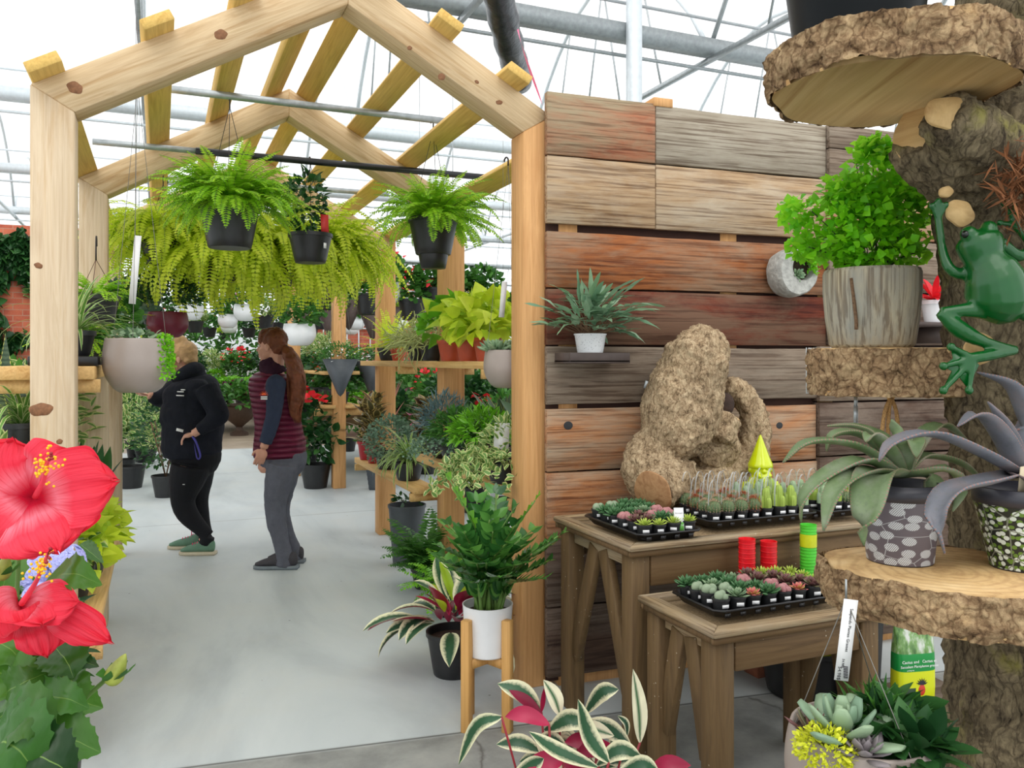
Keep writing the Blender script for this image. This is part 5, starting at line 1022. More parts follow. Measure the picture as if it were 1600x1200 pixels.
# ---------------------------------------------------------------- generic shelf plants
def potplant(name, label, cat, loc, r, h, pm, parts, rz=0, rb=None, group=None):
    t = thing(name, label, cat, loc, rz, group); pot(t, r, rb or r * .75, h, pm if not isinstance(pm, str) else M[pm])
    for (nm, fn, m) in parts: mb = MB(); fn(mb); mb.build(nm, m if not isinstance(m, str) else M[m], t, nm != 'fronds')
    return t
def straps(n, L, W, z, el=(20, 85), dr=(.8, 2.4), prof='strap', r=.01, cup=.2):
    def f(mb):
        for i in range(n): strap(mb, (rnd.uniform(-r, r), rnd.uniform(-r, r), z), rnd.uniform(0, 6.283), R(rnd.uniform(*el)), L * rnd.uniform(.55, 1.1), W * rnd.uniform(.8, 1.15), rnd.uniform(*dr), prof=prof, cup=cup)
    return f
def bushf(c, r, n, T, s, **k): return lambda mb: bush(mb, c, r, n, T, s, **k)
def fronds(n, L, z, w_=.05, el=(10, 85), dr=(.8, 2)): 
    def f(mb):
        for i in range(n): frond(mb, (rnd.uniform(-.02, .02), rnd.uniform(-.02, .02), z), rnd.uniform(0, 6.28), R(rnd.uniform(*el)), L * rnd.uniform(.6, 1.1), rnd.uniform(*dr), w_, 20)
    return f
def trails(n, r, z, L, T, s, a0=0, a1=6.28, k=12):
    def f(mb):
        for i in range(n):
            a = rnd.uniform(a0, a1); P = arc((r * math.cos(a), r * math.sin(a), z), a, .5, L * rnd.uniform(.5, 1), 2.2, k); scatter(mb, T, np.repeat(P, 2, 0) + rng.normal(0, s * .3, (2 * k, 3)), rng.normal(0, 1, (2 * k, 3)) + [0, 0, -.4], s, .4, .5)
    return f
def on(x, Y, z): p = atY(x, 600, Y); return (p.x, Y, z)
# left upper shelf (z 1.425)
potplant('spider_plant', 'striped spider plant in a black pot on the upper left shelf end', 'plant', (-.31, 3.72, 1.465), .07, .1, 'blackpot', [('leaves', straps(60, .30, .016, .09), 'spider')])
mb = MB(); mb.box((0, 0, .018), (.24, .3, .036)); o = mb.build('plant_tray', M['blackpl'], loc=(-.34, 3.74, 1.427), bevel=.004); tag(o, 'shallow black tray under the spider plant on the upper left shelf', 'tray')
potplant('potted_fern', 'soft green fern behind the spider plant on the upper left shelf', 'fern', (-.36, 4.35, 1.427), .08, .11, 'blackpot', [('fronds', fronds(60, .24, .1, .06), 'fern')])
potplant('leafy_plant', 'blue green ruffled leafy plant behind the left taupe bowl', 'plant', (-.34, 5.35, 1.427), .09, .12, 'blackpot', [('leaves', bushf((0, 0, .25), (.22, .2, .17), 260, T_RND, .07), 'green')])
potplant('leafy_plant', 'grey blue broad leaved plant near the lime fern, upper left shelf', 'plant', (-.3, 5.95, 1.427), .09, .12, 'blackpot', [('leaves', bushf((.05, 0, .33), (.22, .2, .2), 150, T_OV, .11), 'blueg')])
potplant('potted_fern', 'feathery green fern beside the left second pergola post', 'fern', (-.33, 4.8, 1.427), .08, .11, 'blackpot', [('fronds', fronds(70, .28, .1, .07), 'green')])
p = atY(262, 527, 5.75); t, rt = bowl('hanging_bowl', 'plum red hanging pot with dark fine foliage', 262, 527, 5.75, .125, .16, M['plum'], 2.62)
mb = MB(); bush(mb, (-.03, 0, .27), (.24, .2, .14), 900, T_OV4, .035, low=-.5); mb.build('leaves', M['dgreen'], t); mb = MB(); frond(mb, (.05, -.05, .15), -.3, .2, .22, .4, .05); frond(mb, (-.05, -.08, .13), 3.4, .2, .2, .4, .05); mb.build('fronds', M['fernlime'], t)
# left lower shelf
def pothos(n, R_, z, s): 
    def f(mb): bush(mb, (0, 0, z), R_, n, T_HEART, s, drop=.3, low=-.6)
    return f
potplant('golden_pothos', 'yellow green pothos in a black pot at the near end of the low left shelf', 'plant', (-.33, 3.72, .502), .085, .13, 'blackpot', [('leaves', pothos(80, (.16, .16, .13), .2, .085), 'lime'), ('inner_leaves', pothos(40, (.12, .12, .1), .18, .07), 'varieg')])
potplant('golden_pothos', 'yellow green pothos, second along the low left shelf', 'plant', (-.3, 4.12, .502), .085, .13, 'blackpot', [('leaves', pothos(80, (.16, .16, .13), .2, .085), 'lime')])
potplant('snake_plant', 'broad leaved snake plant in a sage green pot on the low left shelf', 'plant', (-.33, 4.72, .502), .12, .16, 'greenpot', [('leaves', straps(16, .42, .085, .14, (62, 88), (-.1, .35), 'lance', .06), 'dgreen')])
potplant('snake_plant', 'tall snake plant in a black pot behind the left front post', 'plant', (-.45, 4.4, .502), .09, .13, 'blackpot', [('leaves', straps(10, .5, .075, .12, (70, 88), (-.1, .25), 'lance', .03), 'dgreen')])
# floor plants left
def floorpot(px_, py_, name, label, r, h, pm, parts, cat='plant', group=None): p = atZ(px_, py_, 0); return potplant(name, label, cat, (p.x, p.y, 0), r, h, pm, parts, group=group)
floorpot(259, 776, 'weeping_fig', 'weeping fig in a black nursery pot left of the black hooded person', .14, .23, 'blackpot', [('leaves', bushf((0, 0, .68), (.34, .3, .46), 900, T_OV, .055, low=-.9), 'dgreen'), ('stems', lambda mb: [mb.tube([(0, 0, .2), (rnd.uniform(-.15, .15), rnd.uniform(-.1, .1), .8)], .006, 5) for _ in range(6)], 'stemb')])
floorpot(205, 762, 'variegated_shrub', 'yellow green variegated shrub on the floor behind the left shelves', .15, .25, 'blackpot', [('leaves', bushf((0, 0, .75), (.34, .3, .4), 500, T_OV, .085, low=-.8), 'varieg')])
floorpot(215, 720, 'leafy_shrub', 'tall leafy shrub with yellow orange tips behind the left shelves', .16, .28, 'blackpot', [('leaves', bushf((0, 0, 1.1), (.45, .3, .6), 600, T_OV, .09, low=-.9), 'green'), ('tips', bushf((.1, -.1, 1.35), (.35, .2, .4), 120, T_LAN, .12, low=-.9), 'lime')])
# beyond the left post (x < 50)
t = thing('display_bench', 'slatted wooden plant bench left of the pergola', 'bench', (-1.35, 3.2, 0)); mb = MB(); mb.box((.25, 1.6, .7), (.6, 3.2, .03)); mb.build('top', M['shelf'], t)
for x in (0, .5):
    for y in (.1, 3.1): mb = MB(); mb.box((x, y, .34), (.06, .06, .68)); mb.build('leg', M['cedar'], t)
M['snake'] = leafmat('mottled_snake_leaf', L_(78, 100, 74), L_(96, 118, 88), .4, .1, edge=(L_(206, 204, 110), .4, .44), stripe=(L_(50, 72, 54), 12.0, 3.0))
def onb(x, Y): p = atY(x, 600, Y); return (p.x, Y, .716)
potplant('snake_plant', 'mottled yellow edged snake plant at the left edge of the picture', 'plant', onb(2, 3.9), .1, .14, 'blackpot', [('leaves', straps(12, .72, .075, .12, (66, 88), (-.2, .5), 'lance', .03), M['snake'])])
potplant('spider_plant', 'curling striped spider plant on the bench left of the front post', 'plant', onb(34, 3.6)[:2] + (.716,), .09, .5, 'blackpot', [('leaves', straps(60, .3, .018, .48, (20, 85), (1.2, 3)), 'spider')])
potplant('variegated_plant', 'cream edged leafy plant low on the left bench beside the post', 'plant', onb(18, 3.45), .09, .12, 'blackpot', [('leaves', bushf((0, 0, .27), (.2, .2, .16), 260, T_OV, .07), 'varieg'), ('flowers', bushf((0, -.05, .35), (.2, .18, .12), 8, T_PET, .06), 'lime')])
for i, (x, Y, z, m) in enumerate(((-20, 4.6, .716, 'green'), (20, 5.3, .716, 'dgreen'), (48, 5.0, .716, 'varieg'), (40, 6.0, .716, 'green'))):
    potplant('leafy_plant', ['bushy green plant at the far left picture edge', 'dark bushy plant behind the snake plant at left', 'pale leafy plant just behind the left front post', 'tall green plant in front of the brick wall'][i], 'plant', onb(x, Y), .11, .15, 'blackpot', [('leaves', bushf((0, 0, .4), (.3, .3, .32), 380, T_OV, .08), m)])
# ivy on the brick wall
mb = MB(); 
for (x, y, w_, h_, n) in ((-20, 392, 50, 26, 340), (25, 388, 18, 22, 170), (2, 430, 8, 30, 50), (42, 420, 6, 24, 50), (-2, 520, 6, 60, 40), (30, 530, 14, 14, 60), (-40, 500, 20, 90, 200), (60, 400, 30, 30, 120), (110, 400, 40, 40, 160), (140, 430, 20, 40, 100)):
    for i in range(n):
        q = atY(x + rnd.gauss(0, w_ * .5), y + rnd.gauss(0, h_ * .5), 12.42); scatter(mb, T_HEART, [q], [(rnd.uniform(-1, 1), -.4, -.6)], .14, .3, .8)
o = mb.build('climbing_ivy', M['dgreen']); tag(o, 'dark green ivy creeping over the old red brick wall', 'ivy', kind='stuff')
# ---------------------------------------------------------------- right shelves
TPt = lambda nm: M[nm]
potplant('lime_fern', 'lime yellow fern in a black pot, far end of the upper right shelf', 'fern', on(601, 6.45, 1.442)[:0] + (1.66, 6.40, 1.442), .09, .10, 'blackpot', [('fronds', fronds(40, .36, .09, .07, (15, 85), (.3, 1.4)), 'fernlime')])
potplant('small_plant', 'small orange red pot beside the cell tray on the upper right shelf', 'plant', (1.61, 5.95, 1.442), .055, .09, 'terra', [('leaves', straps(20, .14, .01, .08), 'lime')])
def jungle(n, R_, z, seg=.09):
    def f(mb):
        for i in range(n):
            a = rnd.uniform(0, 6.28); q = np.array([R_ * .5 * math.cos(a) * rnd.random(), R_ * .5 * math.sin(a) * rnd.random(), z]); d = nrm(np.array([math.cos(a), math.sin(a), rnd.uniform(.3, 1.4)]))
            for k in range(4): q2 = q + d * seg * rnd.uniform(.5, 1); mb.tube([q, q2], .0035, 4, cap=False); q = q2; d = nrm(d + rng.normal(0, .5, 3) + [0, 0, -.25])
    return f
for i, (Y, m, s) in enumerate(((5.45, 'varieg', 1), (5.15, 'varieg', .9))): potplant('stick_cactus', ['pale twiggy coral cactus in a dark pot on the upper right shelf, left one', 'pale twiggy coral cactus in a dark pot on the upper right shelf, right one'][i], 'plant', (1.615, Y, 1.442), .075, .1, 'blackpot', [('stems', jungle(110, .1, .09), plain('pale_twig', sr(176, 184, 116), .5, 0, .15) if i == 0 else bpy.data.materials['pale_twig'])])
for i, (Y, x) in enumerate(((4.72, 1.6), (4.42, 1.61), (4.16, 1.62))):
    potplant('neon_pothos', ['neon pothos in a terracotta pot, leftmost of the three on the upper right shelf', 'neon pothos in a terracotta pot, middle of the three on the upper right shelf', 'neon pothos in a terracotta pot nearest the right taupe bowl'][i], 'plant', (x, Y, 1.442), .078, .125, 'terra', [('leaves', pothos(75, (.17, .16, .14), .21, .10), 'lime' if i else 'zzn'), ('young_leaves', pothos(30, (.15, .14, .12), .25, .08), 'lime')])
# middle shelf between second and third posts (z .63)
def ficusl(mb): 
    for i in range(5):
        a = rnd.uniform(0, 6.28); q = (rnd.uniform(-.04, .04), rnd.uniform(-.04, .04))
        for k in range(12): strap(mb, (q[0], q[1], .14 + k * .03), k * 2.4 + a, R(rnd.uniform(25, 70)), rnd.uniform(.12, .17), .065, .6, 6, 'ovate')
for i, (x, Y) in enumerate(((1.56, 6.75), (1.57, 6.5))): potplant('variegated_rubber_plant', ['cream edged rubber plant in the left red pot, lower right shelf', 'cream edged rubber plant in the right red pot, lower right shelf'][i], 'plant', (x, Y, .632), .07, .15, 'redpot', [('leaves', ficusl, 'ficus')])
potplant('variegated_rubber_plant', 'tall cream edged rubber plant behind the red pots', 'plant', (1.88, 6.1, .632), .1, .2, 'blackpot', [('leaves', lambda mb: [ficusl(mb), ficusl(mb)], 'ficus')])
potplant('blue_sedum', 'mound of small blue green leaves on the lower right shelf', 'plant', (1.58, 6.12, .632), .1, .13, 'blackpot', [('leaves', bushf((.02, 0, .2), (.2, .22, .2), 1300, T_RND, .024, low=-.7), 'blueg')])
potplant('spider_plant', 'striped spider plant in a black pot on the lower right shelf', 'plant', (1.56, 5.5, .632), .1, .12, 'blackpot', [('leaves', straps(110, .36, .016, .11, (15, 85), (1.2, 2.6)), 'spider')])
# waist high shelf between first and second posts (z .85)
potplant('chalk_sticks', 'blue chalk stick succulents in a low black bowl on the waist high shelf', 'plant', (1.60, 4.85, .852), .12, .12, 'blackpot', [('leaves', bushf((0, 0, .2), (.14, .14, .18), 700, T_NEED, .07, low=-.2), leafmat('blue_grey_needles', L_(84, 116, 122), L_(112, 142, 144), .5, .05))], rb=.06)
potplant('leafy_succulent', 'dense green trailing succulent in a black bowl, middle of the waist high shelf', 'plant', (1.57, 4.45, .852), .13, .13, 'blackpot', [('leaves', bushf((0, 0, .18), (.19, .2, .13), 800, T_LAN, .055, low=-.3), 'green'), ('trails', trails(40, .12, .14, .3, T_RND, .014, 2.2, 4.6), 'blueg')], rb=.08)
potplant('leafy_succulent', 'mid green spiky succulent in a black bowl nearer the front post', 'plant', (1.575, 4.12, .852), .12, .12, 'blackpot', [('leaves', bushf((0, 0, .2), (.17, .17, .13), 600, T_LAN, .06, low=-.3), 'zzn')], rb=.08)
t = potplant('trailing_plant', 'cream and green trailing plant hanging over the waist high shelf edge', 'plant', (1.56, 3.75, .852), .105, .12, 'blackpot', [('leaves', bushf((0, 0, .18), (.15, .13, .13), 170, T_OV, .05, low=-.5), 'varieg'), ('trails', trails(26, .09, .12, .42, T_OV, .045, 2.3, 4.4, 12), 'varieg')])
stake_tag(t, -.02, .03, .16, .14, .075, -.5, lean=-.5)
potplant('sansevieria', 'yellow edged snake plant at the back of the waist high shelf', 'plant', (1.88, 4.6, .852), .08, .11, 'blackpot', [('leaves', straps(10, .34, .05, .1, (55, 85), (0, .4), 'lance'), M['snake'])])
potplant('broad_leaf_plant', 'round leaved green plant at the back of the waist high shelf', 'plant', (1.88, 4.15, .852), .08, .11, 'blackpot', [('leaves', straps(9, .32, .13, .1, (50, 85), (.2, .9), 'round'), 'green')])
potplant('red_flower_plant', 'small plant with a red flower beside the second right post', 'plant', (1.885, 4.9, .852), .07, .1, 'blackpot', [('leaves', bushf((0, 0, .2), (.12, .12, .12), 120, T_OV, .06), 'dgreen'), ('flower', bushf((-.04, -.04, .36), (.03, .03, .025), 10, T_PET, .05), 'redfl')])
# under the lower shelf
p = atZ(672, 850, 0); potplant('square_planter', 'tall dark grey planter with a yellow sticker under the lower right shelf', 'planter', (1.62, 5.75, 0), .13, .42, 'greypot', [('leaves', bushf((0, 0, .44), (.1, .1, .05), 40, T_OV, .05), 'dgreen')], rb=.1)
# ---------------------------------------------------------------- ZZ plant on its stand, and neighbours
pz = atZ(752, 1125, 0); ps = 3.30
c = at(762, 0, 3.32); zb = EYE - (1020 - HZN) / FOC * 3.32
t = thing('plant_stand', 'light wooden four legged stand holding a white pot', 'stand', (c.x, c.y, 0), R(22))
hs = .112
for i in range(4):
    a = i * PI / 2; mb = MB(); mb.box((0, 0, 0), (.036, .036, zb + .155)); mb.build('leg', M['stand'], t, bevel=.002, loc=(hs * math.cos(a), hs * math.sin(a), (zb + .155) / 2), rot=(0, 0, R(20)))
for a in (0, PI / 2): mb = MB(); mb.box((0, 0, 0), (2 * hs - .03, .026, .036)); mb.build('crossbar', M['stand'], t, loc=(0, 0, zb - .020 - (.001 if a else 0)), rot=(0, 0, a))
t = thing('zz_plant', 'glossy dark green ZZ plant in a white pot on the wooden stand', 'plant', (c.x, c.y, zb)); pot(t, .1, .086, .198, M['whitepot'], rim=.001, rh=.004, n=40)
def zzstem(mb, ms, tip, base=(0, 0, .17), lift=.6, lw=.062, n=11):
    b = np.array([base[0], base[1], .17]); tip = np.array(tip, float); mid = b * .5 + tip * .5 + np.array([0, 0, .05 * lift]) - np.array([(tip - b)[0], (tip - b)[1], 0]) * .22
    P = curve([b, mid, tip], 18); ms.tube(P, np.linspace(.008, .003, 18), 6); T = nrm(np.gradient(P, axis=0)); out = np.array([tip[0] - b[0], tip[1] - b[1], 0]); out = nrm(out + np.array([.001, 0, 0])); side = nrm(np.cross(T[9], np.cross(out, T[9]) + 1e-6)) if 0 else nrm(np.cross(T[9], out + np.array([0, 0, 0.001])) + 1e-9)
    r_ = rnd.uniform(-.6, .6)
    for s in (-1, 1):
        idx = np.linspace(4, 17, n).astype(int); D = side * s * .85 + T[idx] * .6 + np.array([0, 0, .1]); Nn = np.cross(side, T[idx]) * 1.0 + side * r_ * .3
        mb.inst(T_OV, frames(D, Nn, lw * 1.3 * np.linspace(1.1, .75, n) * rng.uniform(.9, 1.1, n), 1.05), P[idx] + T[idx] * (.006 if s > 0 else 0))
    mb.inst(T_OV, frames(T[-1:], None, [lw * .8]), P[-1:])
mb, ms, mn = MB(), MB(), MB()
def zp(x, y, d=3.32): p = at(x, y, d); return (p.x - c.x, p.y - c.y, p.z - zb)
for (x, y, d) in ((745, 785, 3.35), (775, 772, 3.4), (800, 800, 3.35), (872, 838, 3.25), (690, 855, 3.2), (712, 892, 3.1), (840, 905, 3.15), (765, 812, 3.2), (850, 880, 3.3), (725, 830, 3.2), (735, 860, 3.05), (790, 850, 3.05), (820, 850, 3.2), (700, 820, 3.45), (815, 880, 3.05), (760, 880, 3.0), (780, 900, 3.0), (735, 910, 3.05), (752, 800, 3.3), (770, 830, 3.2), (805, 820, 3.2), (715, 850, 3.2), (800, 900, 3.1), (745, 880, 3.0), (725, 870, 3.25), (860, 850, 3.35), (700, 880, 3.15), (690, 870, 3.4), (830, 830, 3.5)): zzstem(mb, ms, zp(x, y, d), (rnd.uniform(-.04, .04), rnd.uniform(-.04, .04)))
for (x, y, d) in ((703, 750, 3.25), (836, 782, 3.3)): zzstem(mn, ms, zp(x, y, d), (rnd.uniform(-.03, .03), 0), lw=.05)
mb.build('leaves', M['zz'], t, True); mn.build('young_leaves', M['zzn'], t, True); ms.build('stems', M['stem'], t, True)
def tricol(n, L, W, z, r=.03, el=(20, 80), dr=(.6, 2.0)):
    def f(mb):
        for i in range(n): 
            a = rnd.uniform(0, 6.28); P = arc((rnd.uniform(-r, r), rnd.uniform(-r, r), z), a, R(rnd.uniform(*el)), L * rnd.uniform(.7, 1.1), rnd.uniform(*dr), 11, 1.2)
            ribbon(mb, P[4:], W, n=9, prof='lance', cup=.25, k=4, side=(math.sin(a), -math.cos(a), 0), twist=rnd.uniform(-.5, .5))
    return f
p = atZ(708, 1052, 0); t = potplant('tricolour_plant', 'green cream and pink tricolour plant in a black pot behind the stand', 'plant', (p.x, p.y, 0), .12, .2, 'blackpot', [('leaves', tricol(44, .40, .085, .19), 'trico'), ('pink_leaves', tricol(10, .24, .04, .2, el=(40, 85), dr=(.3, 1.4)), 'magenta'), ('yellow_leaf', tricol(4, .32, .05, .2, el=(50, 80), dr=(.3, 1)), 'lime')])
p = atZ(664, 918, 0); floorpot(664, 918, 'parlour_palm', 'small feathery palm in a black pot on the floor by the second post', .085, .13, 'blackpot', [('fronds', fronds(46, .42, .12, .16, (30, 88), (.5, 1.6)), 'green')]); 
floorpot(700, 960, 'leafy_plant', 'low bright leafy plant on the floor between the palm and tricolour plant', .09, .14, 'blackpot', [('fronds', fronds(36, .34, .12, .12, (30, 88), (.5, 1.6)), 'zzn')])
# dense foreground tricolour plant
p0 = at(880, 1290, 2.1); t = thing('tricolour_plant', 'large tricolour plant with magenta undersides at the bottom of the picture', 'plant', (p0.x, p0.y, 0)); pot(t, .13, .1, .2, M['blackpot'])
mb, mg, ms = MB(), MB(), MB(); up_ = (-sA * 1.0, -cA * 1.0, .9)
def sp(x, y, d=2.1): q = at(x, y, d); return (q.x - p0.x, q.y - p0.y, q.z)
LV = [([(784, 1120), (744, 1134), (716, 1196)], 20, 0, 2.0), ([(858, 1132), (820, 1116), (789, 1120)], 20, 1, 2.05), ([(846, 1113), (815, 1082), (777, 1068)], 25, 0, 2.12), ([(846, 1116), (822, 1095), (795, 1078)], 14, 1, 2.1), ([(875, 1117), (866, 1090), (849, 1062)], 23, 2, 2.1), ([(846, 1113), (850, 1075)], 8, 1, 2.11), ([(914, 1115), (939, 1082), (967, 1077)], 23, 0, 2.15),
      ([(1000, 1160), (998, 1110), (989, 1045)], 25, 2, 2.05), ([(951, 1191), (920, 1150), (903, 1092)], 27, 0, 1.98), ([(858, 1141), (890, 1124), (930, 1138)], 26, 0, 2.08), ([(917, 1127), (953, 1140), (988, 1168)], 24, 0, 2.12), ([(1000, 1181), (965, 1172), (930, 1198)], 24, 0, 2.0), ([(844, 1174), (811, 1160), (775, 1163)], 21, 0, 2.05), ([(934, 1199), (870, 1172), (826, 1143)], 20, 0, 1.97),
      ([(880, 1190), (850, 1190), (808, 1206)], 26, 1, 2.0), ([(900, 1180), (930, 1168), (975, 1180)], 22, 1, 2.05), ([(890, 1200), (860, 1180), (835, 1150)], 24, 2, 2.06), ([(1010, 1215), (1040, 1194), (1080, 1196)], 22, 1, 2.0), ([(905, 1150), (925, 1140), (960, 1150)], 22, 2, 2.1), ([(870, 1160), (880, 1130), (900, 1110)], 20, 0, 2.2), ([(980, 1150), (978, 1130), (965, 1118)], 10, 0, 2.15), ([(800, 1215), (830, 1195), (850, 1185)], 22, 0, 2.0), ([(960, 1215), (1000, 1195), (1030, 1205)], 24, 0, 1.98), ([(920, 1210), (890, 1190), (870, 1160)], 22, 1, 2.02), ([(945, 1120), (955, 1150), (963, 1135)], 8, 1, 2.15)]
for _ in range(26):
    x_, y_ = rnd.uniform(820, 960), rnd.uniform(1165, 1225); a_ = rnd.uniform(-.3, 3.4); LV.append(([(x_, y_), (x_ + 32 * math.cos(a_), y_ - 26 * math.sin(a_)), (x_ + 62 * math.cos(a_), y_ - 40 * math.sin(a_) + 10)], rnd.uniform(18, 25), rnd.choice((0, 0, 1)), rnd.uniform(2.08, 2.25)))
M['creaml'] = leafmat('cream_green_leaf', L_(226, 222, 182), L_(236, 232, 200), .35, .15, mid=(L_(58, 104, 66), .02, .2), back=L_(160, 40, 80))
mc = MB()
for (pts, w_, kd, d) in LV:
    P = [sp(x, y, d) for (x, y) in pts]; ribbon((mb, mg, mc)[kd], P, w_ * d / 1300 * 1.25, up=(0.2, -1.0, .35), n=12, prof='lance', cup=.2, k=4)
    ms.tube(curve([(rnd.uniform(-.06, .06), rnd.uniform(-.06, .06), .17), (P[0][0] * .6, P[0][1] * .6, P[0][2] * .6), P[0]], 8), .003, 5)
mb.build('leaves', M['trico'], t, True); mg.build('magenta_leaves', M['magenta'], t, True); mc.build('cream_leaves', M['creaml'], t, True); ms.build('stems', plain('red_stem', sr(150, 40, 50), .5), t, True)
# ================================================================ hibiscus and hydrangea, near left
hp = at(20, 1200, 1.08); t = thing('hibiscus_plant', 'red hibiscus with two large open blooms and a bud at the left edge', 'plant', (hp.x, hp.y, 0)); 
def hb_(x, y, d): q = at(x, y, d); return np.array([q.x - hp.x, q.y - hp.y, q.z])
mb = MB(); mb.lathe([(1e-4, .42), (.1, .42), (.14, .68), (.145, .69), (.135, .69), (.13, .62)], 32); mb.build('pot', M['blackpot'], t, True); mb = MB(); mb.lathe([(.13, .655), (1e-4, .66)], 24); mb.build('soil', M['soil'], t)
def petalmat():
    m = NT('crimson_hibiscus_petal'); uv = m.n('SeparateXYZ', Vector=m.coord('UV')); s_ = m.math('SUBTRACT', uv.outputs[0], .5); v = m.n('CombineXYZ', i0=m.math('MULTIPLY', s_, 26.0), i1=uv.outputs[1]).outputs[0]; n = m.noise(v, 1.6, 3, .6)
    col = m.ramp(uv.outputs[1], [(0, sr(170, 6, 44)), (.12, sr(214, 30, 70)), (.3, sr(250, 150, 168)), (.5, sr(242, 62, 88)), (1, sr(236, 34, 62))]); col = m.mix(m.ramp(n, [(.36, .6), (.5, 0.0)]), col, sr(214, 16, 50))
    b = m.prin(Base__Color=col, Roughness=.55); tl = m.n('BsdfTranslucent', Color=sr(250, 40, 60)); m.set(b, 'Normal', m.bump(n, .35, .004)); return m.done(m.n('MixShader', i0=.28, i1=b.outputs[0], i2=tl.outputs[0]))
PM = petalmat(); PR['petal'] = lambda t_: np.clip(.22 + 1.5 * t_ ** .9 - .0 * t_, 0, 1) * (1 - np.clip((t_ - .72) / .28, 0, 1) ** 2.6 * .93)
def petal(mb, c, m_, tip, W, d0, d1, cup=.0, wav=.07):
    P = [hb_(c[0], c[1], d0 + .012), hb_(m_[0], m_[1], (d0 + d1) / 2 - .012), hb_(tip[0], tip[1], d1)]
    P = curve(P, 22); T = nrm(np.gradient(P, axis=0)); view = nrm(hb_(c[0], c[1], .3) - hb_(c[0], c[1], 1.0)); X = nrm(np.cross(T, view)); N = np.cross(X, T); t_ = np.linspace(0, 1, 22); s = np.linspace(-1, 1, 25); w_ = PR['petal'](t_) * W / 2; ph = rnd.random() * 6
    ruf = (t_[:, None] ** 2.2) * (np.sin(s[None] * 9 + ph) * .35 + np.sin(s[None] * 17 + ph * 2) * .2) * wav * W + (abs(s[None]) ** 1.6) * cup * w_[:, None]
    edge = 1 + .035 * np.sin(s * 14 + ph) + .02 * np.sin(s * 31)
    V = P[0] + (P[:, None] - P[0]) * (1 - (.10 * s[None, :, None] ** 2) * t_[:, None, None]) * edge[None, :, None] + X[:, None] * (s[None] * w_[:, None])[..., None] + N[:, None] * ruf[..., None]
    UV = np.stack(np.broadcast_arrays((s[None] + 1) / 2, t_[:, None]), -1).reshape(-1, 2); k = 24; a = (np.arange(21)[:, None] * (k + 1) + np.arange(k)[None]).ravel(); mb.add(V.reshape(-1, 3), [np.stack([a, a + 1, a + k + 2, a + k + 1], 1)], UV)
def bloom(c, ps, d0):
    for (m_, tip, W, d1, cup) in ps: mb = MB(); petal(mb, c, m_, tip, W, d0, d1, cup); mb.build('petal', PM, t, True)
C = (52, 778)
bloom(C, [((15, 728), (22, 686), .098, .93, .1), ((88, 735), (118, 706), .085, .95, -.1), ((-10, 790), (-62, 772), .10, .94, .1), ((112, 762), (182, 752), .088, .915, .1), ((15, 815), (-18, 852), .095, .92, .1), ((72, 820), (92, 862), .105, .905, -.1)], .95)
C = (32, 945)
bloom(C, [((0, 962), (-30, 968), .06, .93, .3), ((60, 958), (66, 976), .08, .9, .2), ((85, 944), (122, 940), .045, .9, .2), ((105, 965), (172, 1004), .042, .92, -.2), ((62, 985), (72, 1026), .05, .93, .2), ((20, 955), (30, 982), .07, .92, .3)], .96)
M['pist'] = plain('rosy_pistil', sr(236, 70, 90), .4); M['anth'] = plain('golden_anthers', sr(250, 190, 20), .6, 0, .15, 200)
for (a, b, d0, d1, c1_) in (((55, 776), (76, 716), .945, .87, (78, 712)), ((34, 943), (74, 866), .93, .86, (80, 850))):
    mb = MB(); mb.tube(curve([hb_(*a, d0), hb_((a[0] + b[0]) / 2 + 3, (a[1] + b[1]) / 2 + 3, (d0 + d1) / 2), hb_(*b, d1)], 10), np.linspace(.0035, .0014, 10), 8); mb.build('pistil', M['pist'], t, True)
    mb = MB(); ax = hb_(*b, d1) - hb_(*a, d0)
    for i in range(58): u = rnd.uniform(.62, 1.0); q = hb_(*a, d0) + ax * u + rng.normal(0, 1, 3) * .0058; mb.ball(q, .00155, 6, 4)
    mb.build('anthers', M['anth'], t, True); mb = MB()
    for i in range(5): q = hb_(*b, d1) + nrm(ax) * .008 + rng.normal(0, 1, 3) * .004; mb.ball(q, .0018, 6, 4); mb.tube([hb_(*b, d1), q], .0006, 4)
    mb.build('stigma', M['pist'] if 0 else plain('dark_red_stigma', sr(150, 10, 30), .5), t, True)
HL = leafmat('hibiscus_leaf', L_(26, 62, 24), L_(80, 128, 42), .32, .25, L_(56, 106, 38), mid=(L_(130, 165, 80), .0, .015))
def sleaf(mb, pts, W, d, up=(0.1, -.8, .6)):      # serrated leaf
    P = curve([hb_(x, y, dd) for (x, y), dd in zip(pts, d)], 26); T = nrm(np.gradient(P, axis=0)); X = nrm(np.cross(T, up)); N = np.cross(X, T); t_ = np.linspace(0, 1, 26); w_ = np.sin(PI * t_ ** .62) ** .85 * W / 2 * (1 + .10 * np.where(np.arange(26) % 3 == 0, 1, -.4)); s = np.linspace(-1, 1, 9)
    V = P[:, None] + X[:, None] * (s[None] * w_[:, None])[..., None] + N[:, None] * ((abs(s[None]) * .22 + .05 * np.sin(s[None] * 3 * 3.1 + t_[:, None] * 22)) * w_[:, None])[..., None]
    UV = np.stack(np.broadcast_arrays((s[None] + 1) / 2, t_[:, None]), -1).reshape(-1, 2); k = 8; a = (np.arange(25)[:, None] * (k + 1) + np.arange(k)[None]).ravel(); mb.add(V.reshape(-1, 3), [np.stack([a, a + 1, a + k + 2, a + k + 1], 1)], UV)
mb = MB()
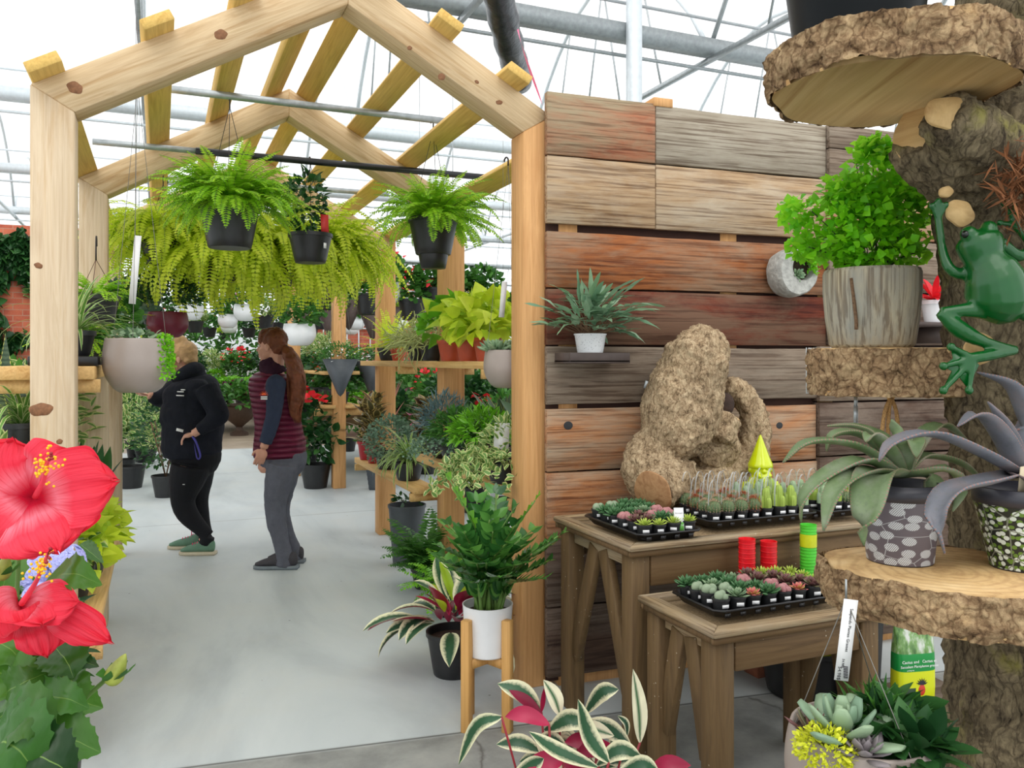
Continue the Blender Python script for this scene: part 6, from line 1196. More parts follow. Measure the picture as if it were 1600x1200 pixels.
for (pts, W, d) in (([(66, 915), (110, 896), (160, 914)], .05, (1.0, .95, .98)), ([(85, 1010), (105, 1035), (115, 1060)], .055, (1.0, .98, .98)), ([(82, 1018), (120, 1030), (155, 1042)], .03, (1.02, 1.0, 1.0)), ([(20, 1090), (95, 1090), (140, 1107)], .045, (.98, .95, .97)), ([(0, 1130), (50, 1115), (88, 1140)], .065, (.92, .9, .93)),
                    ([(60, 1150), (110, 1155), (158, 1176)], .062, (.95, .95, .97)), ([(-20, 1160), (20, 1165), (60, 1210)], .1, (.9, .88, .9)), ([(30, 1170), (80, 1190), (120, 1215)], .07, (.9, .9, .92)), ([(-30, 1040), (20, 1060), (60, 1080)], .07, (1.0, .98, .98)), ([(-10, 1095), (30, 1070), (75, 1050)], .05, (.98, .96, .98)),
                    ([(0, 880), (10, 895), (0, 930)], .05, (1.05, 1.04, 1.04)), ([(-30, 1000), (10, 1010), (40, 1040)], .06, (1.02, 1.0, 1.0)), ([(100, 1065), (120, 1070), (128, 1108)], .035, (1.02, 1.0, 1.02)), ([(85, 955), (115, 960), (130, 985)], .04, (1.1, 1.08, 1.1)), ([(40, 1115), (60, 1080), (50, 1040)], .05, (1.04, 1.04, 1.05)), ([(80, 1120), (105, 1140), (122, 1165)], .035, (.99, .97, .98)), ([(-30, 1200), (0, 1230), (60, 1230)], .09, (.9, .88, .9)), ([(125, 850), (140, 862), (162, 880)], .03, (1.35, 1.35, 1.35)), ([(0, 965), (30, 990), (60, 1010)], .06, (1.05, 1.03, 1.03))): sleaf(mb, pts, W, d)
for i in range(26):
    x, y = rnd.uniform(-40, 105), rnd.uniform(1040, 1210); a_ = rnd.uniform(-1, 1.4); sleaf(mb, [(x, y), (x + 35 * math.cos(a_), y + 30 * math.sin(a_)), (x + 70 * math.cos(a_), y + 66 * math.sin(a_))], .055, [rnd.uniform(1.0, 1.15)] * 3)
mb.build('leaves', HL, t, True)
mb = MB()
for pts in (((20, 1200), (22, 1000), (30, 935)), ((20, 1180), (30, 860), (50, 790)), ((60, 1180), (120, 1105), (165, 1062), (178, 1050)), ((40, 1150), (60, 1100), (100, 1060)), ((75, 1170), (92, 1110), (92, 1055))): mb.tube(curve([hb_(x, y, 1.02 if i < len(pts) - 1 else .97) for i, (x, y) in enumerate(pts)], 12), .0028, 7)
for q in ((-.02, 0), (.03, .02)): mb.tube([(q[0], q[1], .66), hb_(20, 1190, 1.03)], .005, 7)
mb.build('stems', M['stem'], t, True)
def bud(x, y, tipx, tipy, d, s=1.0):
    a, b = hb_(x, y, d), hb_(tipx, tipy, d - .01); mb = MB(); mb.tube(curve([a, a * .6 + b * .4, b], 9), np.array([.004, .0085, .0105, .0112, .0105, .009, .007, .0045, .001]) * s, 12); mb.build('bud', plain('green_pink_bud', sr(150, 160, 70), .5, 0, .25, 60), t, True)
    mb = MB(); D = b - a
    for k in range(6): th_ = k * 1.05; o_ = np.array([math.cos(th_), math.sin(th_), 0]); ribbon(mb, [a, a + D * .3 + o_ * .014 * s, a + D * .62 + o_ * .017 * s], .012 * s, n=6, prof='lance', cup=.2)
    mb.build('calyx', M['green'], t, True)
bud(172, 1068, 196, 1022, .96); bud(96, 1085, 112, 1064, 1.0, .7); bud(0, 905, 12, 866, .97, .9)
hy = at(8, 1300, 1.45); t = thing('hydrangea_plant', 'pale blue and lilac hydrangea behind the hibiscus', 'plant', (hy.x, hy.y, 0)); mb = MB(); mb.lathe([(1e-4, .42), (.10, .42), (.125, .84), (.13, .85), (.12, .85), (.115, .80)], 28); mb.build('pot', M['blackpot'], t, True)
hm = leafmat('hydrangea_petal', L_(176, 182, 236), L_(196, 200, 244), .55, .2, L_(168, 160, 222))
for (x, y, r, n, dd) in ((100, 880, 30, 60, 1.3), (52, 895, 24, 36, 1.28), (60, 935, 22, 36, 1.25), (100, 945, 18, 24, 1.3), (98, 990, 22, 50, 1.2), (82, 1035, 18, 36, 1.18), (30, 1040, 12, 12, 1.2)):
    q = at(x, y, dd); cc = np.array([q.x - hy.x, q.y - hy.y, q.z]); rr = r * dd / 1300; mb = MB()
    D = nrm(rng.normal(0, 1, (n, 3)) + [0, -.8, .5]); 
    for dv in D:
        f0 = cc + dv * rr; X = nrm(np.cross(dv, [.1, .2, 1])); Y_ = np.cross(dv, X); a4 = rnd.random() * 1.5
        dirs = np.array([X * math.cos(a4 + k * PI / 2) + Y_ * math.sin(a4 + k * PI / 2) + dv * .15 for k in range(4)]); mb.inst(T_RND, frames(dirs, np.tile(dv, (4, 1)), .0105), np.tile(f0, (4, 1)))
    mb.build('flower_head', hm, t)
mb = MB(); bush(mb, (0, 0, .95), (.12, .10, .12), 70, T_OV, .06, low=-.5); mb.build('leaves', M['dgreen'], t, True)
mb = MB(); [mb.tube([(0, 0, .80), (rnd.uniform(-.08, .1), rnd.uniform(-.05, .0), .98)], .004, 5) for _ in range(6)]; mb.build('stems', M['stem'], t, True)
# stand that carries hibiscus and hydrangea
e = at(124, 1150, 1.32); t = thing('plant_bench', 'dark plant bench under the hibiscus at the lower left corner', 'bench', (hp.x, hp.y, 0), -YAW); mb = MB(); mb.box((-.12, .2, .4), (.52, .8, .03)); mb.build('top', wood('bench_board', sr(150, 116, 74), sr(180, 144, 98), axis=0), t)
for x in (-.34, .1):
    for y in (-.12, .40): mb = MB(); mb.box((x, y, .19), (.04, .04, .385)); mb.build('leg', M['cedar'], t)
# ================================================================ people
M['skin'] = plain('fair_skin', sr(216, 164, 140), .5, 0, .05); M['skin2'] = plain('tanned_skin', sr(200, 146, 122), .5, 0, .05)
def cloth(name, c, rough=.85, var=.08, quilt=False):
    t = NT(name); n = t.noise(t.coord(), 22, 4); f = t.noise(t.coord(), 260, 2); col = t.mix(1, c, t.ramp(n, [(.3, 1 - var), (.7, 1 + var)]), 'MULTIPLY')
    h = t.math('ADD', n, t.math('MULTIPLY', f, .2)); p = t.prin(Base__Color=col, Roughness=rough); p.inputs['Specular IOR Level'].default_value = .25
    if quilt:
        w_ = t.n('TexWave', Vector=t.coord(), Scale=8.2, Distortion=.6, _bands_direction='Z', _wave_profile='SIN').outputs['Fac']; h = t.math('POWER', w_, .4); t.set(p, 'Normal', t.bump(h, .9, .02))
    else: t.set(p, 'Normal', t.bump(h, .35, .01))
    return t.done(p)
def head(mb, c, ang, tilt=0.0):
    Mx = Matrix.Translation(c) @ Matrix.Rotation(ang, 4, 'Z') @ Matrix.Rotation(tilt, 4, 'Y'); m3 = Mx.to_3x3(); g = lambda x, y, z: tuple(Mx @ Vector((x, y, z)))
    mb.ball(g(-.012, 0, .03), (.092, .073, .09), 20, 14, m3); mb.ball(g(.028, 0, -.035), (.062, .055, .078), 18, 12, m3); mb.ball(g(.062, 0, -.096), (.024, .028, .02), 12, 8, m3)
    mb.tube([g(.088, 0, .012), g(.103, 0, -.018), g(.108, 0, -.032)], [.008, .0105, .0125], 10); mb.ball(g(.076, 0, .03), (.02, .045, .012), 12, 8, m3)
    mb.ball(g(.088, 0, -.062), (.012, .021, .006), 10, 6, m3); mb.ball(g(.087, 0, -.073), (.011, .018, .007), 10, 6, m3)
    for s in (-1, 1): mb.ball(g(-.005, s * .073, -.012), (.017, .008, .028), 10, 8, m3); mb.ball(g(.055, s * .035, -.04), (.03, .024, .028), 10, 8, m3)
    return g, m3
def eyes(t, g, m3):
    for s in (-1, 1):
        mb = MB(); mb.ball(g(.079, s * .03, .006), (.009, .0125, .009), 12, 8, m3); mb.build('eye', M['tagw'], t, True); mb = MB(); mb.ball(g(.0845, s * .031, .006), (.0045, .0055, .0055), 10, 8, m3); mb.build('iris', plain('dark_iris', sr(50, 40, 34), .3), t, True)
        mb = MB(); mb.tube([g(.088, s * .012, .024), g(.087, s * .03, .029), g(.076, s * .048, .022)], [.002, .003, .002], 6); mb.build('eyebrow', plain('brown_brow', sr(110, 80, 56), .8), t, True)
def hand(mb, wrist, direc, palmn, s=1.0, curl=.5, spread=.12):
    d = nrm(direc); n = nrm(np.array(palmn) - d * np.dot(palmn, d)); x = np.cross(d, n); w_ = np.array(wrist, float)
    pc = w_ + d * .045 * s; mb.ball(pc, (.040 * s, .040 * s, .016 * s), 14, 10, np.stack([x, d, n], 1))
    for i, (o_, L) in enumerate(((-.029, .068), (-.010, .076), (.010, .071), (.028, .056))):
        b = w_ + (d * .07 + x * o_) * s; dd = nrm(d + x * o_ * spread * 20 * .3); P = [b]; c_ = curl * (1 + .12 * i)
        for k, f in enumerate((.45, .32, .23)): dd = nrm(dd * math.cos(c_ * .8) + n * math.sin(c_ * .8)); P.append(P[-1] + dd * L * f * s)
        mb.tube(curve(P, 8), np.linspace(.0085, .0065, 8) * s, 8); mb.ball(P[-1], .0066 * s, 8, 6)
    b = w_ + (d * .022 - x * .026) * s; t1 = nrm(d * .7 - x * .75 + n * .3); t2 = nrm(d * .9 - x * .15 + n * .5); P = [b, b + t1 * .034 * s, b + t1 * .034 * s + t2 * .03 * s]; mb.tube(curve(P, 7), np.linspace(.0125, .0078, 7) * s, 8); mb.ball(P[-1], .0078 * s, 8, 6)
def person(label, fx, fy):
    p = atZ(fx, fy, 0); d = dep(p); t = thing('person', label, 'person', (p.x, p.y, 0), -YAW); k = d / FOC
    def f(x, y, dy=0.0):  # picture spot -> person's own frame, dy metres further away
        s = (d + dy) / d; return np.array([((x - 800) * s - (fx - 800)) * k, dy, EYE - (y - HZN) * k * s])
    return t, f, k
def shoe(t, heel, toe, m, sole, laces=None):
    h = np.array(heel, float); e = np.array(toe, float); h[2] = e[2] = 0; d = nrm(e - h); L = np.linalg.norm(e - h); x = np.cross(d, [0, 0, 1]); mb = MB()
    prof = [(0, .034, .085), (.12, .038, .105), (.3, .04, .1), (.45, .04, .082), (.62, .045, .062), (.8, .046, .05), (.93, .034, .03), (1, .012, .024)]; n = 16; th = np.linspace(0, 2 * PI, n, endpoint=False); V = []
    for (u, w_, hh) in prof: c = h + d * (u * L); V.append(c + x * (w_ * np.cos(th))[:, None] + np.array([0, 0, 1.]) * (.018 + hh / 2 + hh / 2 * np.sin(th))[:, None])
    a = np.arange(n); b = (a + 1) % n; N = len(prof); mb.add(np.concatenate(V), [np.concatenate([np.stack([a + i * n, b + i * n, b + (i + 1) * n, a + (i + 1) * n], 1) for i in range(N - 1)]), np.array([list(range(n))[::-1]]), np.array([list(range(n))]) + (N - 1) * n])
    o = mb.build('shoe', m, t, True); s = o.modifiers.new('s', 'SUBSURF'); s.levels = s.render_levels = 1
    mb = MB(); out = []
    for (u, w_, hh) in prof: out.append(h + d * (u * (L + .012) - .006) + x * (w_ + .004))
    for (u, w_, hh) in prof[::-1]: out.append(h + d * (u * (L + .012) - .006) - x * (w_ + .004))
    m_ = len(out); V = [list(q[:2]) + [z] for z in (.001, .024) for q in out]; i = np.arange(m_); mb.add(V, [np.stack([i, (i + 1) % m_, (i + 1) % m_ + m_, i + m_], 1), np.array([list(range(m_))[::-1]]), np.array([list(range(m_, 2 * m_))])]); mb.build('sole', sole, o)
    if laces:
        mb = MB()
        for u in (.44, .51, .58, .65): c = h + d * (u * L) + np.array([0, 0, .125 - u * .072]); mb.tube([c - x * .024 - d * .008, c + np.array([0, 0, .006]), c + x * .024 + d * .008], .0035, 5)
        c = h + d * L * .42 + np.array([0, 0, .10]); mb.tube(curve([c, c + x * .04 + [0, 0, .005], c + x * .02 - d * .02 - [0, 0, .01]], 8), .003, 5); mb.tube([c, c + np.array([0, 0, .05])], .004, 5); mb.build('laces', laces, o)
# ---- person in maroon vest
t, f, k = person('person in maroon quilted vest and grey trousers, long brown ponytail, facing left', 436, 884)
body = MB(); hc = f(424, 541); g, m3 = head(body, hc, PI - .22, .04)
body.tube([f(432, 552), f(431, 590)], [.052, .06], 14)
body.tube(curve([f(432, 585), f(430, 620), f(434, 665), f(438, 715), f(440, 735)], 10), [.06, .10, .125, .125, .118, .112, .118, .13, .135, .12], 20, sq=(.85, 1.2))
AR = [f(431, 600, -.17), f(427, 650, -.20), f(412, 700, -.20)]; AF = [f(431, 600, .17), f(424, 655, .19), f(420, 672, .08)]
body.tube(curve(AR, 9), np.linspace(.045, .028, 9), 12); body.tube(curve(AF, 9), np.linspace(.045, .028, 9), 12)
hand(body, AR[-1] + np.array([0, 0, 0]), f(404, 722, -.20) - f(411, 700, -.20), (-.3, .9, 0), 1.0, .38); hand(body, AF[-1], [.1, -.8, -.5], (0, 0, -1), .95, .5)
LN = [f(442, 725, -.085), f(430, 795, -.09), f(445, 872, -.08)]; LF = [f(446, 725, .085), f(437, 800, .09), f(461, 868, .10)]
for LL in (LN, LF): body.tube(curve(LL, 10), [.085, .085, .078, .07, .058, .052, .055, .048, .04, .036], 14); body.tube([LL[-1], LL[-1] + np.array([-.05, 0, -.03])], [.035, .03], 10)
o = body.build('body', M['skin2'], t, True); remesh(o, .0055, 2); eyes(t, g, m3)
vm = cloth('maroon_quilted_nylon', sr(102, 30, 56), .42, .06, True); nv = cloth('navy_fleece', sr(46, 54, 74)); gp_ = cloth('grey_denim', sr(92, 94, 104), .9, .1)
mb = MB(); mb.tube(curve([f(430, 582), f(428, 600), f(432, 640), f(436, 680), f(437, 715)], 12), np.array([.078, .12, .15, .155, .15, .146, .142, .142, .148, .156, .16, .158]), 28, sq=(.88, 1.15)); 
for dy in (-.15, .15): mb.ball(f(430, 605, dy), (.075, .06, .06), 14, 10)
mb.ball(f(458, 692), (.09, .13, .08), 14, 10)
o = mb.build('vest', vm, t, True); remesh(o, .009, 3)
mb = MB(); mb.tube(curve([f(430, 588), f(424, 575), f(418, 562)], 6), [.086, .088, .085, .082, .076, .07], 20); o = mb.build('collar', cloth('dark_maroon_scarf', sr(52, 24, 40)), t, True); remesh(o, .008, 2, [('CLOUDS', .03, .02)])
for A_, nm in ((AR, 1), (AF, 2)):
    mb = MB(); C_ = curve(A_, 14); mb.tube(C_[:13], np.array([.066, .066, .064, .06, .057, .054, .052, .051, .05, .049, .047, .045, .044]), 16); mb.ball(C_[0], .068, 14, 10); o = mb.build('sleeve', nv, t, True); remesh(o, .007, 3, [('CLOUDS', .07, .012)])
    if nm == 1: SL_ = o
mb = MB(); q = f(416, 617, -.2) + np.array([.0, -.052, .0]); mb2 = MB(); th = np.linspace(0, PI, 9)
mb.add(np.concatenate([[q], q + np.stack([.017 * np.cos(th), 0 * th, .017 * np.sin(th)], 1)]), np.array([[0, i, i + 1] for i in range(1, 9)]))
for a in np.linspace(.1, PI - .1, 7): mb.add([q + np.array([math.cos(a - .12) * .02, 0, math.sin(a - .12) * .02]), q + np.array([math.cos(a) * .032, 0, math.sin(a) * .032]), q + np.array([math.cos(a + .12) * .02, 0, math.sin(a + .12) * .02])], np.array([[0, 1, 2]]))
mb.build('sun_emblem', plain('orange_thread', sr(232, 92, 40), .7), t)
for i in range(2): mb = MB(); mb.box(q + np.array([0, .001, -.012 - i * .013]), (.044, .002, .009)); mb.build('white_lettering', M['tagw'], t)
mb = MB(); mb.tube(curve([f(440, 708), f(442, 722), f(442, 738)], 6), [.150, .155, .152, .148, .135, .11], 24, sq=(.85, 1.12)); mb.ball(f(455, 728), (.085, .13, .08), 14, 10)
for LL in (LN, LF): mb.tube(curve(LL, 14)[:14], [.105, .106, .102, .096, .088, .08, .074, .07, .068, .064, .058, .056, .056, .056], 18); mb.tube([LL[-1], LL[-1] - np.array([.01, 0, .055])], [.057, .057], 14)
o = mb.build('trousers', gp_, t, True); remesh(o, .008, 3, [('CLOUDS', .06, .012)])
gs = cloth('dark_grey_mesh', sr(70, 68, 72)); so_ = plain('grey_sole', sr(112, 122, 128), .6)
shoe(t, f(465, 886, -.08), f(398, 889, -.08), gs, so_); shoe(t, f(475, 878, .10), f(418, 879, .10), gs, so_)
hm_ = cloth('auburn_hair', sr(110, 62, 40), .5, .3); hair = MB(); 
def hg(x, y, z): return g(x, y, z)
hair.ball(hg(-.028, 0, .045), (.094, .083, .092), 20, 14, m3); hair.ball(hg(.03, 0, .085), (.055, .066, .045), 14, 10, m3); hair.ball(hg(-.06, 0, -.01), (.055, .068, .06), 14, 10, m3); hair.ball(hg(.045, -.04, .055), (.035, .03, .04), 10, 8, m3); hair.ball(hg(.045, .04, .055), (.035, .03, .04), 10, 8, m3)
hair.tube(curve([f(441, 541, -.02), f(449, 548, -.04), f(461, 575, -.08), f(466, 610, -.10), f(461, 645, -.10), f(468, 660, -.1)], 16), [.03, .028, .035, .05, .06, .066, .07, .07, .068, .064, .06, .055, .045, .035, .022, .01], 14, sq=(1, .7))
o = hair.build('hair', hm_, t, True); remesh(o, .006, 2, [('CLOUDS', .025, .014)])
mb = MB(); 
for i in range(60):
    a = rnd.uniform(0, 6.28); r_ = rnd.uniform(.03, .062); off = np.array([math.cos(a) * r_, math.sin(a) * r_ * .6, 0]); wv_ = rnd.uniform(-.02, .02)
    mb.tube(curve([f(445, 545, -.03), f(458, 572, -.08) + off * .8, f(465, 605, -.10) + off + [wv_, 0, 0], f(462, 635 + rnd.uniform(-6, 10), -.10) + off * .8, f(466, 650 + rnd.uniform(-8, 12), -.1) + off * .4], 12), np.linspace(.0055, .002, 12), 5)
mb.build('hair_strands', hm_, t, True); mb = MB(); th = np.linspace(0, 2 * PI, 14); c_ = f(447, 546, -.03); mb.tube(np.stack([c_[0] + .006 * np.cos(th), c_[1] + .028 * np.sin(th), c_[2] + .028 * np.cos(th)], 1), .006, 6); mb.build('hair_tie', M['ink'], t, True)
# ---- person in black hoodie
t, f, k = person('person in black hooded sweatshirt and leggings holding a tag, reaching towards the left bowl', 305, 862)
body = MB(); hc = f(285, 560); g, m3 = head(body, hc, PI - .12, .18)
body.tube([f(290, 572), f(298, 600)], [.055, .065], 14)
body.tube(curve([f(300, 595), f(304, 630), f(302, 670), f(302, 720)], 10), [.07, .12, .145, .15, .15, .15, .155, .16, .165, .14], 20, sq=(.9, 1.1))
AR = [f(322, 606, -.16), f(340, 642, -.20), f(336, 656, -.22), f(302, 678, -.24)]; AF = [f(285, 600, .14), f(256, 622, .16), f(232, 617, .10)]
body.tube(curve(AR, 9), np.linspace(.05, .03, 9), 12); body.tube(curve(AF, 9), np.linspace(.05, .03, 9), 12)
hand(body, AR[-1] + np.array([.012, 0, 0]), [-1, -.1, -.2], (0, .2, -1), 1.0, .75); hand(body, AF[-1], [-1, -.2, .15], (0, 0, 1), 1.0, .6)
LN = [f(298, 728, -.09), f(287, 790, -.10), f(325, 838, -.09)]; LF = [f(305, 728, .09), f(308, 790, .09), f(322, 835, .10)]
for LL in (LN, LF): body.tube(curve(LL, 10), [.1, .1, .09, .08, .066, .06, .06, .052, .044, .038], 14); body.tube([LL[-1], LL[-1] + np.array([-.05, 0, -.04])], [.035, .03], 10)
o = body.build('body', M['skin'], t, True); remesh(o, .0055, 2); eyes(t, g, m3)
bk = cloth('black_fleece', sr(26, 29, 38), .9, .12); lg = cloth('black_leggings', sr(20, 21, 26), .75, .1)
mb = MB(); mb.tube(curve([f(294, 590), f(298, 605), f(303, 640), f(300, 684), f(300, 714)], 12), [.09, .145, .175, .19, .196, .2, .204, .208, .208, .204, .2, .185], 28, sq=(.95, 1.08)); mb.ball(f(286, 650), (.17, .18, .17), 18, 12); mb.ball(f(286, 698), (.16, .17, .09), 16, 10)
for dy in (-.14, .14): mb.ball(f(308 if dy < 0 else 290, 607, dy), (.09, .08, .075), 14, 10)
for A_ in (AR, AF): C_ = curve(A_, 14)[:13]; mb.tube(C_, [.088, .086, .083, .08, .077, .075, .073, .07, .067, .062, .056, .05, .047], 16); mb.ball(C_[6], .076, 12, 8)
o = mb.build('hoodie', bk, t, True); remesh(o, .009, 3, [('CLOUDS', .09, .018)])
mb = MB(); mb.tube(curve([f(272, 592, -.02), f(285, 586, -.09), f(303, 578, -.05), f(308, 580, .05), f(288, 588, .1)], 14), [.03, .036, .042, .05, .056, .06, .062, .062, .06, .056, .05, .042, .036, .03], 14); mb.ball(f(307, 590), (.085, .1, .06), 14, 10); o = mb.build('hood', bk, t, True); remesh(o, .008, 3)
mb = MB(); mb.tube(curve([f(303, 700), f(305, 715), f(303, 735)], 6), [.16, .178, .185, .18, .16, .13], 24, sq=(.92, 1.05)); mb.ball(f(318, 722), (.11, .15, .11), 14, 10)
for LL in (LN, LF): mb.tube(curve(LL, 14), [.14, .14, .13, .12, .105, .093, .086, .082, .078, .072, .064, .057, .052, .05], 18); mb.tube([LL[-1], LL[-1] - np.array([0.02, 0, .06])], [.052, .05], 14)
o = mb.build('leggings', lg, t, True); remesh(o, .008, 3)
for (x, y, w_) in ((283, 612, 14), (287, 609, 9), (282, 618, 18)): mb = MB(); q = f(x, y, -.185); mb.box(q + np.array([0, -.012, 0]), (w_ * k, .004, .008), Matrix.Rotation(-.5, 3, 'Z')); mb.build('chest_print', M['tagw'], t)
mb = MB(); q = f(287, 757, -.245); mb.box(q, (.016, .003, .004)); mb.build('small_logo', M['tagw'], t)
gsh = cloth('sage_green_mesh', sr(104, 138, 116)); ws = plain('cream_sole', sr(196, 186, 160), .6); pl_ = plain('pink_laces', sr(222, 62, 110), .7)
shoe(t, f(336, 862, -.09), f(282, 866, -.09), gsh, ws, pl_); shoe(t, f(325, 852, .10), f(264, 860, .10), gsh, ws, pl_)
hm2 = cloth('blonde_hair', sr(186, 150, 108), .55, .25); hair = MB(); hair.ball(g(-.03, 0, .04), (.094, .084, .092), 20, 14, m3); hair.ball(g(.03, 0, .08), (.055, .068, .045), 14, 10, m3); hair.ball(g(-.06, 0, -.01), (.055, .07, .06), 14, 10, m3); hair.ball(f(281, 533), (.06, .055, .045), 14, 10)
for s in (-1, 1): hair.ball(g(.03, s * .062, .03), (.04, .022, .05), 10, 8, m3); hair.tube(curve([g(.04, s * .066, .03), g(.03, s * .078, -.05), g(.03, s * .07, -.13), g(.05, s * .07, -.17)], 8), [.014, .014, .012, .01, .009, .007, .005, .003], 8)
o = hair.build('hair', hm2, t, True); remesh(o, .006, 2, [('CLOUDS', .025, .014)])
mb = MB(); q = f(290, 676, -.25); mb.box(q + np.array([-.03, -.03, .02]), (.05, .004, .02), Matrix.Rotation(.25, 3, 'Y')); o = mb.build('held_tag', M['tagw']); o.location = t.location; o.rotation_euler = (0, 0, -YAW); tag(o, 'small white tag held in the hand of the person in black', 'tag')
mb = MB(); ribbon(mb, [f(300, 682, -.29), f(306, 690, -.29), f(313, 712, -.28), f(308, 716, -.29), f(303, 692, -.30)], .016, up=(0, -1, .1), n=16, cup=0); o = mb.build('lanyard', plain('blue_lanyard', sr(66, 62, 150), .6)); o.location = t.location; o.rotation_euler = (0, 0, -YAW); s = o.modifiers.new('th', 'SOLIDIFY'); s.thickness = .001; tag(o, 'blue lanyard dangling from the hand of the person in black', 'lanyard')
# ================================================================ background: fourth post, benches, hanging baskets, far plants
p4 = atZ(529, 762, 0)
t = thing('display_rack', 'cedar posts and low shelf of the next plant rack beyond the pergola', 'rack', (p4.x, p4.y, 0)); mb = MB(); mb.box((0, 0, 1.3), (.14, .14, 2.6)); mb.build('post', M['cedar_o'], t, bevel=.004); mb = MB(); mb.box((-.32, 1.2, 1.3), (.14, .14, 2.6)); mb.build('post', M['cedar_o'], t, bevel=.004)
for (z, x0) in ((.92, -.1), (1.3, -.1)): mb = MB(); mb.box((x0 - .02, 1.2, z), (.14, 2.6, .04)); mb.build('shelf_board', M['shelf'], t); mb = MB(); mb.box((x0 + .24, 1.2, z), (.16, 2.6, .04)); mb.build('shelf_board', M['shelf'], t)
mb = MB(); mb.box((.0, -.02, .86), (.55, .04, .08)); mb.build('bearer', M['shelf'], t)
def protoplant(name, r, h, pm, parts): t = potplant(name, '', 'plant', (0, -20, 0), r, h, pm, parts); return t
PP = {}
PP['green'] = protoplant('leafy_plant', .1, .14, 'blackpot', [('leaves', bushf((0, 0, .3), (.22, .22, .2), 260, T_OV, .075), 'green')])
PP['dark'] = protoplant('leafy_plant', .1, .14, 'blackpot', [('leaves', bushf((0, 0, .34), (.24, .24, .26), 300, T_OV, .08), 'dgreen')])
PP['lettuce'] = protoplant('lime_plant', .07, .09, 'blackpot', [('leaves', bushf((0, 0, .15), (.14, .14, .09), 130, T_RND, .06), 'zzn')])
PP['purple'] = protoplant('purple_plant', .07, .09, 'blackpot', [('leaves', bushf((0, 0, .14), (.12, .12, .08), 110, T_RND, .06), 'purple')])
PP['red'] = protoplant('red_flowering_plant', .1, .15, 'blackpot', [('leaves', bushf((0, 0, .3), (.22, .22, .18), 260, T_RND, .06), 'green'), ('flowers', bushf((0, 0, .38), (.22, .22, .16), 60, T_PET, .045), 'redfl')])
PP['pink'] = protoplant('pink_flowering_plant', .13, .22, 'blackpot', [('leaves', bushf((0, 0, .55), (.33, .33, .38), 500, T_OV, .085, low=-.8), 'dgreen'), ('flowers', bushf((0, -.1, .6), (.32, .3, .35), 14, T_PET, .10, inner=.9), 'pinkfl')])
PP['white'] = protoplant('white_flowering_plant', .09, .12, 'blackpot', [('leaves', bushf((0, 0, .22), (.2, .2, .13), 260, T_OV, .045), 'green'), ('flowers', bushf((0, 0, .26), (.2, .2, .14), 40, T_PET, .03), 'whitefl')])
PP['varieg'] = protoplant('pale_leafy_plant', .1, .14, 'blackpot', [('leaves', bushf((0, 0, .3), (.22, .22, .2), 260, T_OV, .075), 'varieg')])
PP['hibis'] = protoplant('red_hibiscus', .16, .26, 'blackpot', [('leaves', bushf((0, 0, .62), (.28, .28, .36), 420, T_OV, .12, low=-.9), 'dgreen'), ('flower', bushf((-.05, -.25, .95), (.07, .05, .06), 14, T_PET, .09), 'redfl')])
PP['droop'] = protoplant('tall_leafy_plant', .15, .25, 'blackpot', [('leaves', bushf((0, 0, .95), (.4, .4, .65), 520, T_OV, .12, low=-.9), 'green')])
for q in PP.values(): q['used'] = 0
NAMES = {'green': 'mid green leafy plant', 'dark': 'dark green leafy plant', 'lettuce': 'lime green bedding plant', 'purple': 'purple leaved bedding plant', 'red': 'red flowering plant', 'pink': 'bushy plant with pink flowers', 'white': 'white flowering plant', 'varieg': 'pale variegated plant', 'hibis': 'red hibiscus', 'droop': 'tall leafy green plant'}
def put(kind, loc, label, group=None, sc=1.0, rz=None):
    q = PP[kind]; rz = rnd.uniform(0, 6.28) if rz is None else rz
    if q['used'] == 0: q.location = loc; q.rotation_euler = (0, 0, rz); q.scale = (sc,) * 3; q['label'] = label; q['used'] = 1; 
    else: q = dup(q, loc, rz, label, None, sc)
    if group: q['group'] = group
    return q
benchp = None
def bench(x0, x1, y0, y1, z, label):
    t = thing('plant_bench', label, 'bench', ((x0 + x1) / 2, (y0 + y1) / 2, 0)); a, b = (x1 - x0), (y1 - y0); mb = MB(); mb.box((0, 0, z - .02), (a, b, .04)); mb.build('top', M['table_h'], t); mb = MB(); mb.box((0, -b / 2 + .01, z - .09), (a, .03, .1)); mb.build('apron', M['table_h'], t)
    for sx in (-1, 1):
        for sy in (-1, 1): mb = MB(); mb.box((sx * (a / 2 - .08), sy * (b / 2 - .08), (z - .04) / 2), (.07, .07, z - .04)); mb.build('leg', M['table'], t)
def row(kinds, x0, x1, y0, y1, z, nx, ny, where, group, sc=1.0):
    for i in range(nx):
        for j in range(ny):
            kd = kinds[(i * 3 + j * 5 + rnd.randrange(2)) % len(kinds)] if not callable(kinds) else kinds(i, j)
            x = x0 + (x1 - x0) * (i + .5) / nx; y = y0 + (y1 - y0) * (j + .5) / ny
            put(kd, (x + rnd.uniform(-.03, .03), y + rnd.uniform(-.03, .03), z), NAMES[kd] + ' ' + where, group + ', ' + NAMES[kd], sc * rnd.uniform(.85, 1.15))
